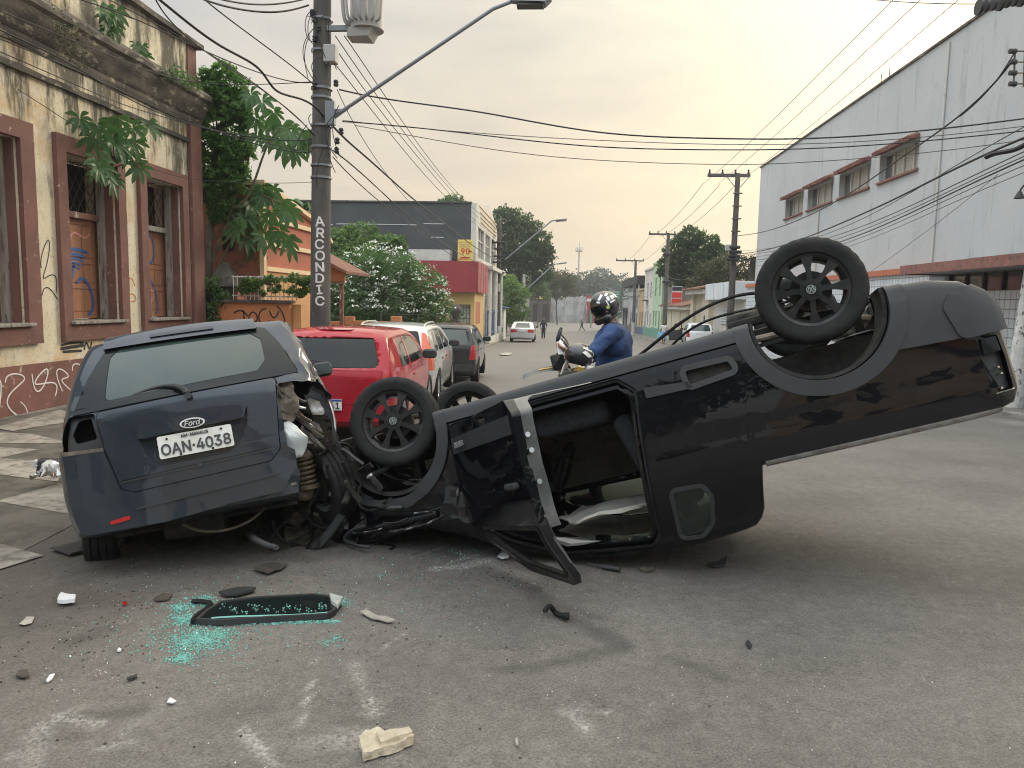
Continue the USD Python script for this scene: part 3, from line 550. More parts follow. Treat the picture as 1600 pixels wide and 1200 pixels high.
door_o = rpoly([(-.40, .40), (-1.56, .40), (-1.66, .50), (-1.62, .80), (-1.56, 1.38), (-1.49, 1.465), (-.93, 1.40), (-.62, 1.24), (-.40, 1.06)], .06)
qwin = rpoly([(-1.69, 1.13), (-1.88, 1.14), (-1.91, 1.22), (-1.87, 1.38), (-1.79, 1.45), (-1.66, 1.44)], .04)
bumper_p = sg.Polygon([(-3.02, .2), (-3.02, .655), (-3.5, .69), (-3.9, .69), (-3.9, .1)]).difference(rear_well)
bed = mbox(-3.44, -2.30, -.43, .43, .55, 2) 
body = O - inner - bed
body = body - mbox(-3.07, -2.40, -.6, .6, -.1, .52)
for w_ in (rear_well, front_well): body = body - mprism(w_, -1.2, -.50) - mprism(w_, .50, 1.2)
body = body - mprism(door_o, -1.2, -.4) - mprism(qwin, -1.2, -.4) - mprism(qwin, .4, 1.2)
body = body - mprism(rpoly([(-.52, 1.10), (-.95, 1.36), (-1.45, 1.40), (-1.52, 1.12)], .04), .4, 1.2)      # far door window
body = body - mprism(rpoly([(-.55, 1.12), (.55, 1.12), (.46, 1.40), (-.46, 1.40)], .06), -2.3, -1.95, 'x')        # rear window of the cab
tail_hole = rpoly([(-3.46, .705), (-3.562, .705), (-3.572, .85), (-3.565, 1.0), (-3.50, 1.005), (-3.445, .80)], .012)
body = body - (mprism(tail_hole, -1.2, -.3) - C0.outer(-.032)) - (mprism(tail_hole, .3, 1.2) - C0.outer(-.032))
vent = rpoly([(-1.945, .455), (-2.215, .465), (-2.24, .54), (-1.955, .565)], .025); flap = rpoly([(-2.33, .805), (-2.50, .805), (-2.49, .92), (-2.325, .91)], .02)
body = body - (mprism(vent, -1.2, -.4) - C0.outer(-.035))
groove = lambda p, w=.003, dd=-.012: mprism(p.buffer(w).difference(p.buffer(-w)), -1.2, -.3) - C0.outer(dd)
body = body - groove(flap)
for line in ([(-1.66, .935), (-2.45, .925), (-3.45, .965)], ):
    body = body - (mprism(sg.LineString(line).buffer(.004), -1.2, -.3) - C0.outer(-.006))
body = body - (mprism(sg.LineString([(-3.0, .665), (-3.5, .70)]).buffer(.004), -1.2, 1.2) - C0.outer(-.014))
def crush(m, sub=.09, amp=1.0, seed=3):
    """the nose folded in the crash, and whatever reached the road flattened on it"""
    t = tm(mf(m).refine_to_length(sub)) if sub else tm(m); v = t.vertices.copy()
    k = np.clip((v[:, 0] + .42) / .7, 0, 1) ** 1.2 * amp
    n = np.stack([meshkit.fbm(v * 5.5 + 9 * q, 3, seed + q) for q in range(3)], -1) - .5
    v += n * k[:, None] * A([.26, .16, .2])
    v[:, 0] -= k * .05 * np.sin(v[:, 2] * 9)
    w = v @ PR.T + PT; gl = -.024 * w[:, 1] + .006; w[:, 2] = np.maximum(w[:, 2], gl + .006 * (n[:, 0] + .5))
    return trimesh.Trimesh((w - PT) @ PR, t.faces, process=False)
pk.part('body', crush(body), mats['black_paint'], smooth=32)
pk.part('rear_bumper', crush(C0.skin(bumper_p, 'y', d0=-.03, d1=.014), 0), mats['grey_plastic'], smooth=32)
corner = rpoly([(-3.38, .69), (-3.34, .50), (-3.40, .42), (-3.9, .40), (-3.9, .69)], .05)
pk.part('bumper_corner', C0.skin(corner, 'y', d0=-.02, d1=.022), mats['grey_plastic'], smooth=32)
ring = lambda w_, r: w_.buffer(r, 16).intersection(sg.box(-9, .29, 9, 2)).difference(w_.buffer(-.004))
pk.part('wheel_arch_trim', crush(C0.skin(ring(rear_well, .085), 'y', -1.2, -.3, -.03, .02), 0), mats['grey_plastic'], smooth=32)
pk.part('wheel_arch_trim', crush(C0.skin(ring(front_well, .075), 'y', -1.2, -.3, -.03, .02), .09, .55), mats['grey_plastic'], smooth=32)
pk.part('wheel_arch_trim', C0.skin(ring(rear_well, .085), 'y', .3, 1.2, -.03, .02), mats['grey_plastic'], smooth=32)
pk.part('sill_trim', C0.skin(sg.box(-2.34, .2, -.36, .385), 'y', -1.2, -.3, -.02, .018), mats['grey_plastic'], smooth=32)
pk.part('side_vent_mesh', C0.skin(vent.buffer(-.004), 'y', -1.2, -.3, -.04, -.031), mats['under_body'], smooth=32)
pk.part('side_vent_frame', C0.skin(vent.buffer(.022).difference(vent.buffer(-.012)), 'y', -1.2, -.3, -.03, .008), mats['black_plastic'], smooth=32)
pk.part('side_moulding', C0.skin(rpoly([(-1.70, .50), (-1.955, .53), (-1.985, .575), (-1.70, .565)], .01), 'y', -1.2, -.3, -.01, .008), mats['grey_plastic'], smooth=32)
pk.part('bed_rail', C0.skin(sg.box(-3.48, 1.085, -2.255, 1.3), 'y', -1.2, -.3, -.02, .012), mats['steel'], smooth=32)
pk.part('tail_lamp_lens', C0.skin(rpoly([(-3.475, .712), (-3.56, .712), (-3.565, .79), (-3.468, .80)], .008), 'y', -1.2, -.3, -.05, -.004), mats['tint_glass'], smooth=32)
pk.part('tail_lamp_socket', C0.skin(tail_hole.buffer(-.006), 'y', -1.2, -.3, -.036, -.029), mats['black_plastic'], smooth=32)
for x, z in ((-3.515, .875), (-3.52, .91), (-3.50, .985)): pk.part('lamp_clip', cyl((x, -.80, z), (x, -.70, z), .006, n=8), mats['chrome'])
pk.part('tail_lamp_edge', C0.skin(sg.Polygon([(-3.47, 1.005), (-3.57, 1.0), (-3.57, 1.006), (-3.47, 1.011)]), 'y', -1.2, -.3, -.03, .004), mats['chrome'])
pk.part('tail_lamp_far', C0.skin(tail_hole.buffer(-.006), 'y', .3, 1.2, -.03, 0.), mats['lamp_red'], smooth=32)
pk.part('quarter_window', C0.skin(qwin.buffer(-.002), 'y', -1.2, -.3, -.02, -.012), mats['pane_clear'], smooth=32)
pk.part('quarter_window_frame', C0.skin(qwin.buffer(.014).difference(qwin.buffer(-.012)), 'y', -1.2, -.3, -.02, .005), mats['black_plastic'], smooth=32)
pk.part('far_door_window', C0.skin(rpoly([(-.52, 1.10), (-.95, 1.36), (-1.45, 1.40), (-1.52, 1.12)], .04).buffer(-.002), 'y', .3, 1.2, -.02, -.012), mats['pane_clear'], smooth=32)
pk.part('door_seal', C0.skin(door_o.buffer(.002).difference(door_o.buffer(-.022)), 'y', -1.2, -.3, -.045, -.008), mats['rubber'], smooth=32)
pk.part('door_sill_plate', C0.skin(door_o.buffer(-.002).difference(door_o.buffer(-.06)), 'y', -1.2, -.3, -.12, -.05), mats['black_paint'], smooth=32)
# the inside
seatc = rbox(-1.45, -.92, -.24, .24, 0, .16, .06); seatb = rbox(-1.58, -1.44, -.24, .24, .08, .62, .06).rotate((0, -14, 0)).translate((.02, 0, -.3)); headr = rbox(-1.70, -1.60, -.13, .13, .62, .78, .04)
for y in (-.38, .38):
    b = rbox(0, .14, y - .24, y + .24, 0, .60, .06).rotate((0, -16, 0)).translate((-1.54, 0, .60)); h = rbox(0, .10, y - .13, y + .13, 0, .17, .045).rotate((0, -16, 0)).translate((-1.74, 0, 1.17))
    sp = pk.part('seat', rbox(-1.42, -.90, y - .24, y + .24, .48, .64, .06), mats['fabric_dark'], smooth=40)
    pk.part('backrest', b, mats['fabric_dark'], smooth=40, parent=sp); pk.part('headrest', h, mats['fabric_dark'], smooth=40, parent=sp)
hl = C0.outer(-.065) - C0.outer(-.10); hl = hl ^ mbox(-2.05, -.78, -.56, .56, 1.2, 2)
pk.part('headliner', jitter(hl, .012, 5, 4, .12), mats['headliner'], smooth=40)
pk.part('loose_headliner', jitter(mprism(rpoly([(-1.54, -.60), (-1.0, -.60), (-.80, -.3), (-.90, .1), (-1.45, .25)], .08), 1.19, 1.21, 'z'), .07, 4, 7, .06), mats['headliner'], smooth=40)
pk.part('cabin_side_trim', C0.skin(sg.box(-1.9, .42, -.5, 1.06), 'y', .3, 1.2, -.09, -.05), mats['trim_grey'], smooth=40)
pk.part('dashboard', jitter(rbox(-.62, -.34, -.66, .66, .72, .98, .07), .02, 4, 5, .1), mats['black_plastic'], smooth=40)
pk.part('floor', mbox(-2.0, -.35, -.72, .72, .34, .38), mats['under_body'])
pk.part('centre_console', rbox(-1.3, -.5, -.09, .09, .38, .62, .04), mats['black_plastic'], smooth=40)
sw = [tube([(.19 * math.cos(a), .19 * math.sin(a), 0) for a in np.linspace(0, 2 * math.pi, 33)[:-1]], .016, 8, True), tube([(-.17, 0, 0), (0, -.02, -.03), (.17, 0, 0)], .018), tube([(0, -.17, 0), (0, 0, -.03)], .018), cyl((0, 0, -.06), (0, 0, -.01), .06)]
pk.part('steering_wheel', move(tm(sw), (-.80, .36, .88), rot('y', -62)), mats['black_plastic'], smooth=40)
pk.part('gear_lever', tm([cyl((-.85, 0, .60), (-.92, 0, .80), .012), move(trimesh.creation.icosphere(2, .028), (-.925, 0, .82))]), mats['black_plastic'], smooth=40)
ws = jitter(mprism(rpoly([(-.60, -.98), (.60, -.98), (.5, -.62), (-.5, -.62)], .05), 0, .006, 'z').refine_to_length(.06), .02, 6, 6)
pk.part('windscreen', move(ws, (.10, 0, 1.02), rot('z', 90) @ rot('x', 8)), mats['tint_green'], smooth=40)
# underneath
pk.part('floor_pan', mbox(-3.0, .5, -.62, .62, .33, .36) - mbox(-3.06, -2.40, -.6, .6, -.1, .5), mats['under_body'])
for y in (-.56, .56): pk.part('chassis_rail', rbox(-2.38, .3, y - .05, y + .05, .318, .36, .02), mats['under_body'], smooth=30)
pk.part('fuel_tank', rbox(-2.3, -1.75, -.40, .40, .27, .36, .03), mats['under_body'], smooth=30)
pk.part('muffler', tm([cyl((-2.98, -.34, .40), (-2.98, .42, .40), .085, n=24), cyl((-2.98, -.30, .40), (-2.98, -.28, .40), .092, n=24)]), mats['steel'], smooth=35)
pk.part('exhaust_pipe', tube(curve([(-2.98, .3, .42), (-2.85, .32, .36), (-2.3, .2, .32), (-1.2, .1, .34), (-.3, .1, .34)]), .026, 8), mats['dirty_metal'], smooth=40)
pk.part('tail_pipe', tube(curve([(-2.98, -.30, .42), (-3.02, -.42, .42), (-3.06, -.46, .44)]), .026, 8), mats['dirty_metal'], smooth=40)
pk.part('rear_axle', tm([cyl((-2.752, -.62, .21), (-2.752, .62, .21), .04, n=14), move(rbox(-.08, .5, -.03, .03, -.03, .03, .015), (-2.76, -.50, .26)), move(rbox(-.08, .5, -.03, .03, -.03, .03, .015), (-2.76, .50, .26))]), mats['under_body'], smooth=35)
pk.part('heat_shield', jitter(mprism(rpoly([(-3.05, -.52), (-2.88, -.52), (-2.86, -.1), (-3.05, -.08)], .03), .50, .505, 'z'), .015, 8, 3, .06), mats['bare_metal'], smooth=40)
for y in (-.5, .5):
    c = [(-2.80 + .055 * math.cos(a), y + .055 * math.sin(a), .26 + a * .2 / (2 * math.pi * 5)) for a in np.linspace(0, 2 * math.pi * 5, 90)]
    pk.part('coil_spring', tube(c, .007, 6), mats['under_body'], smooth=40); pk.part('shock_absorber', cyl((-2.98, y, .22), (-2.98, y * .9, .66), .026, n=12), mats['under_body'], smooth=35)
pk.part('brake_cable', tube(curve([(-1.65, -.3, .26), (-1.9, -.42, .17), (-2.2, -.50, .09), (-2.48, -.5, .10), (-2.66, -.55, .22)]), .011, 6), mats['rubber'], smooth=40)
pk.part('brake_cable', tube(curve([(-1.8, .1, .26), (-2.1, -.1, .14), (-2.4, -.3, .16), (-2.7, -.45, .2)]), .009, 6), mats['rubber'], smooth=40)
pk.part('suspension_arm', jitter(rbox(-2.58, -2.26, -.5, -.40, .19, .27, .03), .04, 9, 8, .05), mats['under_body'], smooth=35)
pk.part('wheel_well_liner', prism(rear_well.buffer(-.01).difference(rear_well.buffer(-.03)).intersection(sg.box(-9, .3, 9, 9)), -.78, -.48), mats['under_body'])
pk.part('wheel_well_wall', prism(rear_well.buffer(-.012).intersection(sg.box(-9, .525, 9, 9)), -.53, -.505), mats['under_body'])
pk.part('wheel_well_liner', prism(front_well.buffer(-.005).difference(front_well.buffer(-.03)).intersection(sg.box(-9, .36, 9, 9)), -.78, -.42), mats['under_body'])
for k in range(2): pk.part('liner_slot', rbox(-.25 + .03 * k, -.13 + .03 * k, -.70, -.66, .665 + k * .03, .675 + k * .03, .004).rotate((0, 12, 0)), mats['black_plastic'])
# wheels: suspension hanging out of the upturned body
wheel(pk, (-2.752, -.70, .205), rot('z', 2), logo=True, spin=8, w=.195)
wheel(pk, (-2.752, .70, .205), rot('z', 0), side=1, spin=20, w=.195)
wheel(pk, (.0, -.70, .28), rot('z', -14) @ rot('x', 3), logo=True, spin=31, w=.195)
wheel(pk, (.0, .70, .27), rot('z', -14), side=1, spin=10, w=.195)
pk.part('front_strut', tm([cyl((0, -.60, .3), (0, -.52, .82), .03), cyl((0, .60, .3), (0, .52, .82), .03), cyl((0, -.62, .24), (0, .62, .24), .025)]), mats['under_body'], smooth=35)
# the passenger door, swung open on its front hinges
dparts = []
DA = 51.0
def hinge(m):
    t = tm(m); v = t.vertices - A([-.41, -.80, 0]); return trimesh.Trimesh(v @ rot('z', DA).T + A([-.41, -.80, 0]), t.faces, process=False)
door_p = rpoly([(-.425, .425), (-1.53, .42), (-1.61, .50), (-1.59, .80), (-1.565, 1.08), (-1.52, 1.37), (-1.46, 1.43), (-.95, 1.37), (-.64, 1.20), (-.425, 1.03)], .04)
dwin = rpoly([(-.60, 1.085), (-.72, 1.18), (-.98, 1.315), (-1.43, 1.375), (-1.475, 1.345), (-1.515, 1.09)], .02)
dlow = door_p.difference(sg.box(-9, 1.06, 9, 2)); dfr = door_p.difference(dwin)
dm = C0.skin(dfr, 'y', -1.2, -.3, -.05, .0)
dm = dm - (mprism(sg.LineString([(-.5, .935), (-1.6, .93)]).buffer(.003), -1.2, -.3) - C0.outer(-.006))
dp = pk.part('door', hinge(jitter(dm, .006, 4, 11, .1)), mats['black_paint'], smooth=32)
pk.part('door_inner_panel', hinge(C0.skin(dlow.buffer(-.03), 'y', -1.2, -.3, -.09, -.052)), mats['black_plastic'], smooth=32, parent=dp)
edge = C0.skin(door_p.buffer(.001).intersection(sg.box(-2, .40, -1.50, 1.45)).difference(door_p.buffer(-.035)), 'y', -1.2, -.3, -.115, -.04) ^ mbox(-3, 0, -2, 2, -1, 1.10)
edge = edge + (C0.skin(door_p.buffer(.001).intersection(sg.box(-2, 1.08, -1.44, 1.45)).difference(door_p.buffer(-.03)), 'y', -1.2, -.3, -.055, -.04))
mat('edge_paint', (.035, .037, .04), .22, coat=1., color2=(.06, .06, .062), nscale=8)
pk.part('door_edge', hinge(jitter(edge, .006, 6, 2, .06)), mats['edge_paint'], smooth=32, parent=dp)
pk.part('window_seal', hinge(C0.skin(dwin.buffer(.012).difference(dwin.buffer(-.012)), 'y', -1.2, -.3, -.03, .004)), mats['rubber'], smooth=32, parent=dp)
pk.part('door_moulding', hinge(C0.skin(sg.box(-1.56, .50, -.50, .60), 'y', -1.2, -.3, -.01, .012)), mats['grey_plastic'], smooth=32, parent=dp)
pk.part('door_handle', hinge(rbox(-1.50, -1.34, -.865, -.83, .84, .875, .012)), mats['black_plastic'], smooth=32, parent=dp)
for z in (.62, .70, .86): pk.part('door_lock', hinge(cyl((-1.598, -.77, z), (-1.618, -.77, z), .014, n=10)), mats['chrome'], parent=dp)
tx = meshkit.text_mesh('SAVEIRO', .032, .003, True); tx.apply_translation([-tx.bounds[1, 0] / 2, 0, 0])
tx = put(tx, face_frame((-.69, -.8475, .535), (1, 0, 0), (0, 0, 1))); 
tx = hinge(tx); pk.part('door_lettering', tx, mats['letter_grey'], parent=dp)
mir = jitter(rbox(-.72, -.60, -1.02, -.84, .98, 1.12, .05), .01, 6, 1, .04)
# crushed bits of the nose
cr = lambda x0, x1, y0, y1, z0, z1, s, a=.05: jitter(rbox(x0, x1, y0, y1, z0, z1, .02), a, 5, s, .06)
def onroad(m):
    t = tm(m); w = t.vertices @ PR.T + PT; w[:, 2] = np.maximum(w[:, 2], -.024 * w[:, 1] + .008); return trimesh.Trimesh((w - PT) @ PR, t.faces, process=False)
pk.part('bonnet', onroad(cr(.1, .95, -.68, .68, .93, .97, 21, .07)), mats['black_paint'], smooth=40)
pk.part('front_wing', onroad(cr(-.38, .62, -.80, -.74, .80, 1.02, 22, .05)), mats['black_paint'], smooth=40)
pk.part('wing_edge', onroad(cr(-.20, .45, -.835, -.80, .93, .955, 23, .02)), mats['black_paint'], smooth=40)
pk.part('torn_wing', onroad(jitter(mprism([(-.46, .78), (-.30, .80), (-.22, .92), (-.36, 1.05), (-.52, 1.0)], -.86, -.852), .06, 6, 24, .04)), mats['black_paint'], smooth=40)
pk.part('crumpled_nose', onroad(cr(.50, 1.02, -.70, .70, .42, .88, 25, .13)), mats['black_plastic'], smooth=20)
pk.part('engine', jitter(rbox(.15, .7, -.36, .36, .34, .8, .04), .05, 6, 26, .1), mats['under_body'], smooth=30)
pk.part('torn_plate', move(jitter(mprism([(0, 0), (.16, .05), (.15, .24), (.03, .2), (-.04, .1)], 0, .006), .03, 9, 27, .03), (.66, -.86, .42)), mats['dirty_metal'], smooth=40)
pk.part('loose_hose', tube(curve([(.55, -.84, .55), (.72, -.88, .62), (.70, -.9, .78), (.42, -.88, .86)]), .010, 6), mats['rubber'], smooth=40)
pk.part('pipe', onroad(tube(curve([(.44, -.9, .80), (.55, -.93, .9), (.72, -.96, 1.02)]), .032, 9)), mats['black_plastic'], smooth=40)

# the torn, tangled front end
tk = np.random.default_rng(17)
for k in range(34):
    c = A([tk.uniform(.15, 1.0), tk.uniform(-.95, -.70), tk.uniform(.45, 1.0)]); kind = k % 4
    if kind == 0:
        q = [c + tk.normal(size=3) * .10 for _ in range(4)]; pk.part('loose_hose', onroad(tube(curve(q, 6), tk.uniform(.006, .013), 6)), mats['rubber'], smooth=50)
    elif kind == 1:
        pts_ = [(math.cos(a) * tk.uniform(.04, .13), math.sin(a) * tk.uniform(.04, .13)) for a in np.linspace(0, 6.28, 7)[:-1]]
        pk.part('torn_sheet', onroad(move(jitter(mprism(sg.Polygon(pts_).convex_hull, 0, .004, 'z'), .035, 11, k, .025), c, Ro.random(random_state=k).as_matrix())), mats['black_paint' if k % 8 else 'steel'], smooth=28)
    elif kind == 2:
        pk.part('bracket', onroad(move(jitter(rbox(-.09, .09, -.012, .012, -.02, .02, .006), .014, 15, k, .02), c, Ro.random(random_state=k + 50).as_matrix())), mats['under_body' if k % 3 else 'steel'], smooth=30)
    else:
        q = [c + A([tk.uniform(-.16, .16), tk.uniform(-.06, .06), tk.uniform(-.12, .12)]) for _ in range(3)]; pk.part('torn_strip', onroad(jitter(tube(curve(q, 7), tk.uniform(.008, .02), 4), .01, 13, k)), mats['black_plastic' if k % 5 else 'chrome'], smooth=20)
for k, (a, b) in enumerate([((-.30, -.845, .90), (-.05, -.85, .905)), ((.0, -.85, .93), (.18, -.86, .92)), ((-.22, -.85, .975), (.15, -.86, .985)), ((-.40, -.85, .80), (-.34, -.85, .95)), ((.2, -.86, .95), (.42, -.87, .93))]):
    pk.part('scratch', onroad(jitter(tube(curve([a, tuple((A(a) + A(b)) / 2 + A([0, -.006, .012])), b], 8), .006, 4), .008, 22, k)), mats['scraped'], smooth=30)
# ================================================================== the wrecked hatchback (own frame: x from its tail to its nose, y to its left, z up)
FR = A([-0.311228, -0.929346, -0.198628, 0.931357, -0.339838, 0.130709, -0.188975, -0.144314, 0.971320]).reshape(3, 3); FT = A([-2.0350, 4.0774, -0.0180])
ht = Thing('hatchback', 'smashed dark blue hatchback tilted onto the pavement, rear right corner torn away', 'car', FT, FR)
xs = np.r_[0, .008, .02, .035, .05, .07, np.arange(.09, .5, .028), np.arange(.52, 3.0, .12), np.arange(3.0, 3.9, .08), 3.9]
CF_ = Car(xs, [(0, .31), (.05, .285), (.3, .24), (1., .2), (3.4, .2), (3.9, .28)],
          [(0, .93), (.02, .985), (.05, 1.03), (.08, 1.085), (.34, 1.40), (.40, 1.445), (.5, 1.455), (1.0, 1.49), (1.8, 1.49), (2.3, 1.40), (3.0, 1.02), (3.4, .93), (3.75, .80), (3.9, .62)],
          [(0, .715), (.04, .745), (.12, .775), (.4, .81), (1., .83), (2.6, .83), (3.3, .80), (3.7, .70), (3.9, .55)],
          [(.2, .93), (.35, .97), (.55, 1.0), (.75, 1.0), (.95, .965), (1.0, .94), (1.2, .855), (1.45, .735)],
          [(0, .05), (.3, .07), (.5, .10), (3., .10), (3.9, .08)], crown=.03, bend=(.11, .25))
O = CF_.outer(); cab = CF_.outer(-.04) ^ mbox(.12, 3.0, -1, 1, .36, 2)
glass_p = rpoly([(.475, 1.045), (-.40, 1.10), (-.455, 1.17), (-.44, 1.32), (-.37, 1.375), (.40, 1.385), (.455, 1.33)], .03)
trim_p = sg.Polygon([(.66, .99), (.53, .995), (-.50, 1.05), (-.64, 1.06), (-.55, 1.28), (-.47, 1.40), (-.38, 1.428), (.42, 1.425), (.50, 1.36), (.58, 1.2)])
lamp_p = rpoly([(.68, .985), (.535, .985), (.505, .76), (.78, .775), (.78, .83)], .02)
lamp_hole = rpoly([(.635, .955), (.56, .962), (.542, .834), (.66, .824), (.675, .877)], .015)
gate_p = rpoly([(.525, .985), (-.50, 1.042), (-.468, .69), (-.462, .60), (-.40, .535), (.38, .492), (.44, .52), (.50, .758)], .025)
bump_p = sg.Polygon([(.95, .77), (.505, .755), (.448, .515), (.385, .482), (-.40, .525), (-.466, .585), (-.50, .60), (-.56, .56), (-.54, .47), (-.50, .42), (-.44, .34), (-.15, .325), (.2, .29), (.60, .27), (.95, .3)])
recess_p = rpoly([(.335, .872), (-.318, .90), (-.30, .78), (-.235, .665), (-.17, .625), (.217, .612), (.275, .68)], .03)
hbody = O - cab
ww = sg.Point(.62, .30).buffer(.34, 20)
hbody = hbody - mprism(ww, -1.2, -.45) - mprism(ww, .45, 1.2) - mprism(sg.Point(3.1, .3).buffer(.34, 20), -1.2, -.45) - mprism(sg.Point(3.1, .3).buffer(.34, 20), .45, 1.2)
X0, X1 = -.2, .62
hbody = hbody - mprism(trim_p, X0, X1, 'x') - mprism(gate_p.buffer(.004), X0, .16, 'x') - (mprism(lamp_p, X0, .40, 'x') ^ mbox(-1, 1, .2, 1, 0, 2) - CF_.outer(-.028)) - mprism(lamp_hole, X0, .30, 'x')
# side windows and doors
sw1 = rpoly([(.50, 1.04), (.62, 1.32), (1.15, 1.40), (1.15, 1.02)], .04); sw2 = rpoly([(1.22, 1.02), (1.22, 1.40), (1.9, 1.38), (2.52, 1.05)], .04)
for p in (sw1, sw2): hbody = hbody - mprism(p, .3, 1.2) - mprism(p, -1.2, -.3)
# what the crash tore off: the rear right quarter
tear = jitter(mprism([(-.2, .1), (-.2, 1.02), (.34, 1.00), (.52, .90), (.90, .93), (1.15, .70), (1.1, .2)], -1.3, -.515).refine_to_length(.12), .06, 4, 31)
hbody = hbody - mf(tear)
def dent(m, sub=.10):
    t = tm(mf(m).refine_to_length(sub)); v = t.vertices.copy()
    k = np.clip((-v[:, 1] - .40) / .35, 0, 1) * np.clip(1.5 - v[:, 0] / 1.2, 0, 1); n = np.stack([meshkit.fbm(v * 5 + 7 * q, 3, 61 + q) for q in range(3)], -1) - .5
    v += n * k[:, None] * A([.14, .16, .14]); return trimesh.Trimesh(v, t.faces, process=False)
NP = mats['navy_paint']
ht.part('body', dent(hbody), NP, smooth=32)
ht.part('rear_bumper', dent(CF_.skin(bump_p, 'x', -.3, .95, -.03, .022) - mprism(ww, -1.2, 1.2)), NP, smooth=32)
gate = CF_.skin(gate_p, 'x', -.3, .16, -.035, .004) - mprism(recess_p, -.3, .3, 'x')
gate = gate - (mprism(sg.LineString([(.43, .563), (-.46, .612)]).buffer(.005), -.3, .3, 'x') - CF_.outer(-.004))
tg = ht.part('tailgate', gate, NP, smooth=32)
ht.part('plate_recess', CF_.skin(recess_p.buffer(.012), 'x', -.3, .25, -.05, -.034), NP, smooth=32, parent=tg)
hd = rpoly([(.335, .875), (-.318, .903), (-.285, .822), (.31, .79)], .012)
ht.part('tailgate_handle', CF_.skin(hd, 'x', -.3, .25, -.04, .016), NP, smooth=32, parent=tg)
ht.part('key_lock', move(cyl((-.012, 0, 0), (.05, 0, 0), .014, n=16), (0, -.008, .583)), mats['black_plastic'], smooth=35, parent=tg)
ht.part('tailgate_crease', CF_.skin(sg.LineString([(.43, .557), (-.455, .606)]).buffer(.005), 'x', -.3, .2, -.005, .008), mats['grey_plastic'], smooth=32, parent=tg)
ht.part('window_surround', CF_.skin(trim_p.difference(glass_p), 'x', -.3, .62, -.03, .006) - CF_.outer(-.03), mats['tint_glass'], smooth=32)
ht.part('rear_window', CF_.skin(glass_p.buffer(-.002), 'x', -.3, .62, -.022, .0035), mats['tint_green'], smooth=32)
ht.part('spoiler', CF_.skin(sg.Polygon([(.50, 1.39), (-.42, 1.40), (-.40, 1.5), (.5, 1.5)]), 'x', .25, .60, -.02, .022), NP, smooth=32)
ht.part('stop_lamp', CF_.skin(rpoly([(.22, 1.428), (-.16, 1.432), (-.16, 1.452), (.22, 1.448)], .006), 'x', .2, .5, .01, .028), mats['badge_dark'], smooth=32)
ht.part('lamp_cavity', CF_.skin(lamp_p.buffer(-.004).difference(lamp_hole.buffer(.004)), 'x', -.3, .42, -.035, -.027), mats['black_plastic'], smooth=32)
ht.part('lamp_recess_back', mbox(.28, .30, .48, .76, .74, 1.0), mats['dark_inside'])
ht.part('lamp_shelf', CF_.skin(sg.Polygon([(.78, .79), (.51, .775), (.505, .755), (.80, .762)]), 'x', -.3, .3, -.05, .012), mats['dirty_metal'], smooth=32)
xb = -.012
plate = rpoly([(.208, .785), (-.208, .795), (-.212, .662), (.206, .652)], .012)
pl = ht.part('number_plate', prism(plate, -.006, .006, 'x'), mats['plate_white'], smooth=20)
def back_text(t, s, h, cy, cz, ang, m, parent, name, x, bold=True, shear=0., sx=1.0, ring=None):
    q = meshkit.text_mesh(s, h, .004, bold); b = q.bounds; q.apply_translation([-(b[0, 0] + b[1, 0]) / 2, -(b[0, 1] + b[1, 1]) / 2, 0])
    q.vertices[:, 0] = q.vertices[:, 0] * sx + shear * q.vertices[:, 1]
    q = put(q, face_frame((x, cy, cz), (0, -math.cos(ang), math.sin(ang)), (0, math.sin(ang), math.cos(ang))))
    t.part(name, q, mats[m], parent=parent); return q
def hugging(c, y, d): # x of the outer skin at this y
    return c.bend[0] * (y / .75) ** 2 - d
ang = math.atan2(.010, .415)
back_text(ht, 'OAN·4038', .062, -.002, .708, ang, 'plate_ink', pl, 'plate_number', -.0065, sx=.92)
back_text(ht, 'AM-MANAUS', .017, .0, .772, ang, 'plate_ink', pl, 'plate_town', -.0065)
for y, z in ((.155, .766), (-.15, .776), (.09, .664), (-.09, .668)): ht.part('plate_screw', cyl((-.010, y, z), (.004, y, z), .007, n=10), mats['under_body'], parent=pl)
ell = lambda a, b: sa.scale(sg.Point(0, .836).buffer(1, 24), a, b)
bd = ht.part('badge', prism(ell(.070, .030), -.022, .0, 'x'), mats['plate_white'], smooth=30)
ht.part('badge_plate', prism(ell(.060, .0225), -.0245, -.020, 'x'), mats['badge_dark'], smooth=30, parent=bd)
back_text(ht, 'Ford', .030, 0, .836, ang, 'plate_white', bd, 'badge_lettering', -.0245, bold=False, shear=.28)
ht.part('reflector', CF_.skin(rpoly([(.525, .347), (.415, .362), (.413, .338), (.523, .326)], .006), 'x', -.3, .3, .01, .028), mats['lamp_red'], smooth=30)
ht.part('bumper_crease', CF_.skin(sg.LineString([(.37, .392), (-.44, .452)]).buffer(.006), 'x', -.3, .3, .01, .03), mats['grey_plastic'], smooth=30)
wp = curve([(.10, .50, 1.015), (.085, .30, 1.06), (.06, .13, 1.085), (.02, .03, 1.05), (.0, .005, 1.015)], 10)
wi = ht.part('wiper', tm([tube(wp[:31] + A([-.012, 0, 0]), .010, 6), tube(wp[28:] + A([-.022, 0, 0]), np.linspace(.013, .02, len(wp[28:])), 8), cyl((.06, .0, 1.0), (-.035, 0, 1.0), .02)]), mats['black_plastic'], smooth=40)
for p in (sw1, sw2): ht.part('side_window', CF_.skin(p, 'y', .3, 1.2, -.02, -.008), mats['tint_glass'], smooth=32)
ht.part('door_window', CF_.skin(sw2, 'y', -1.2, -.3, -.02, -.008), mats['tint_glass'], smooth=32)
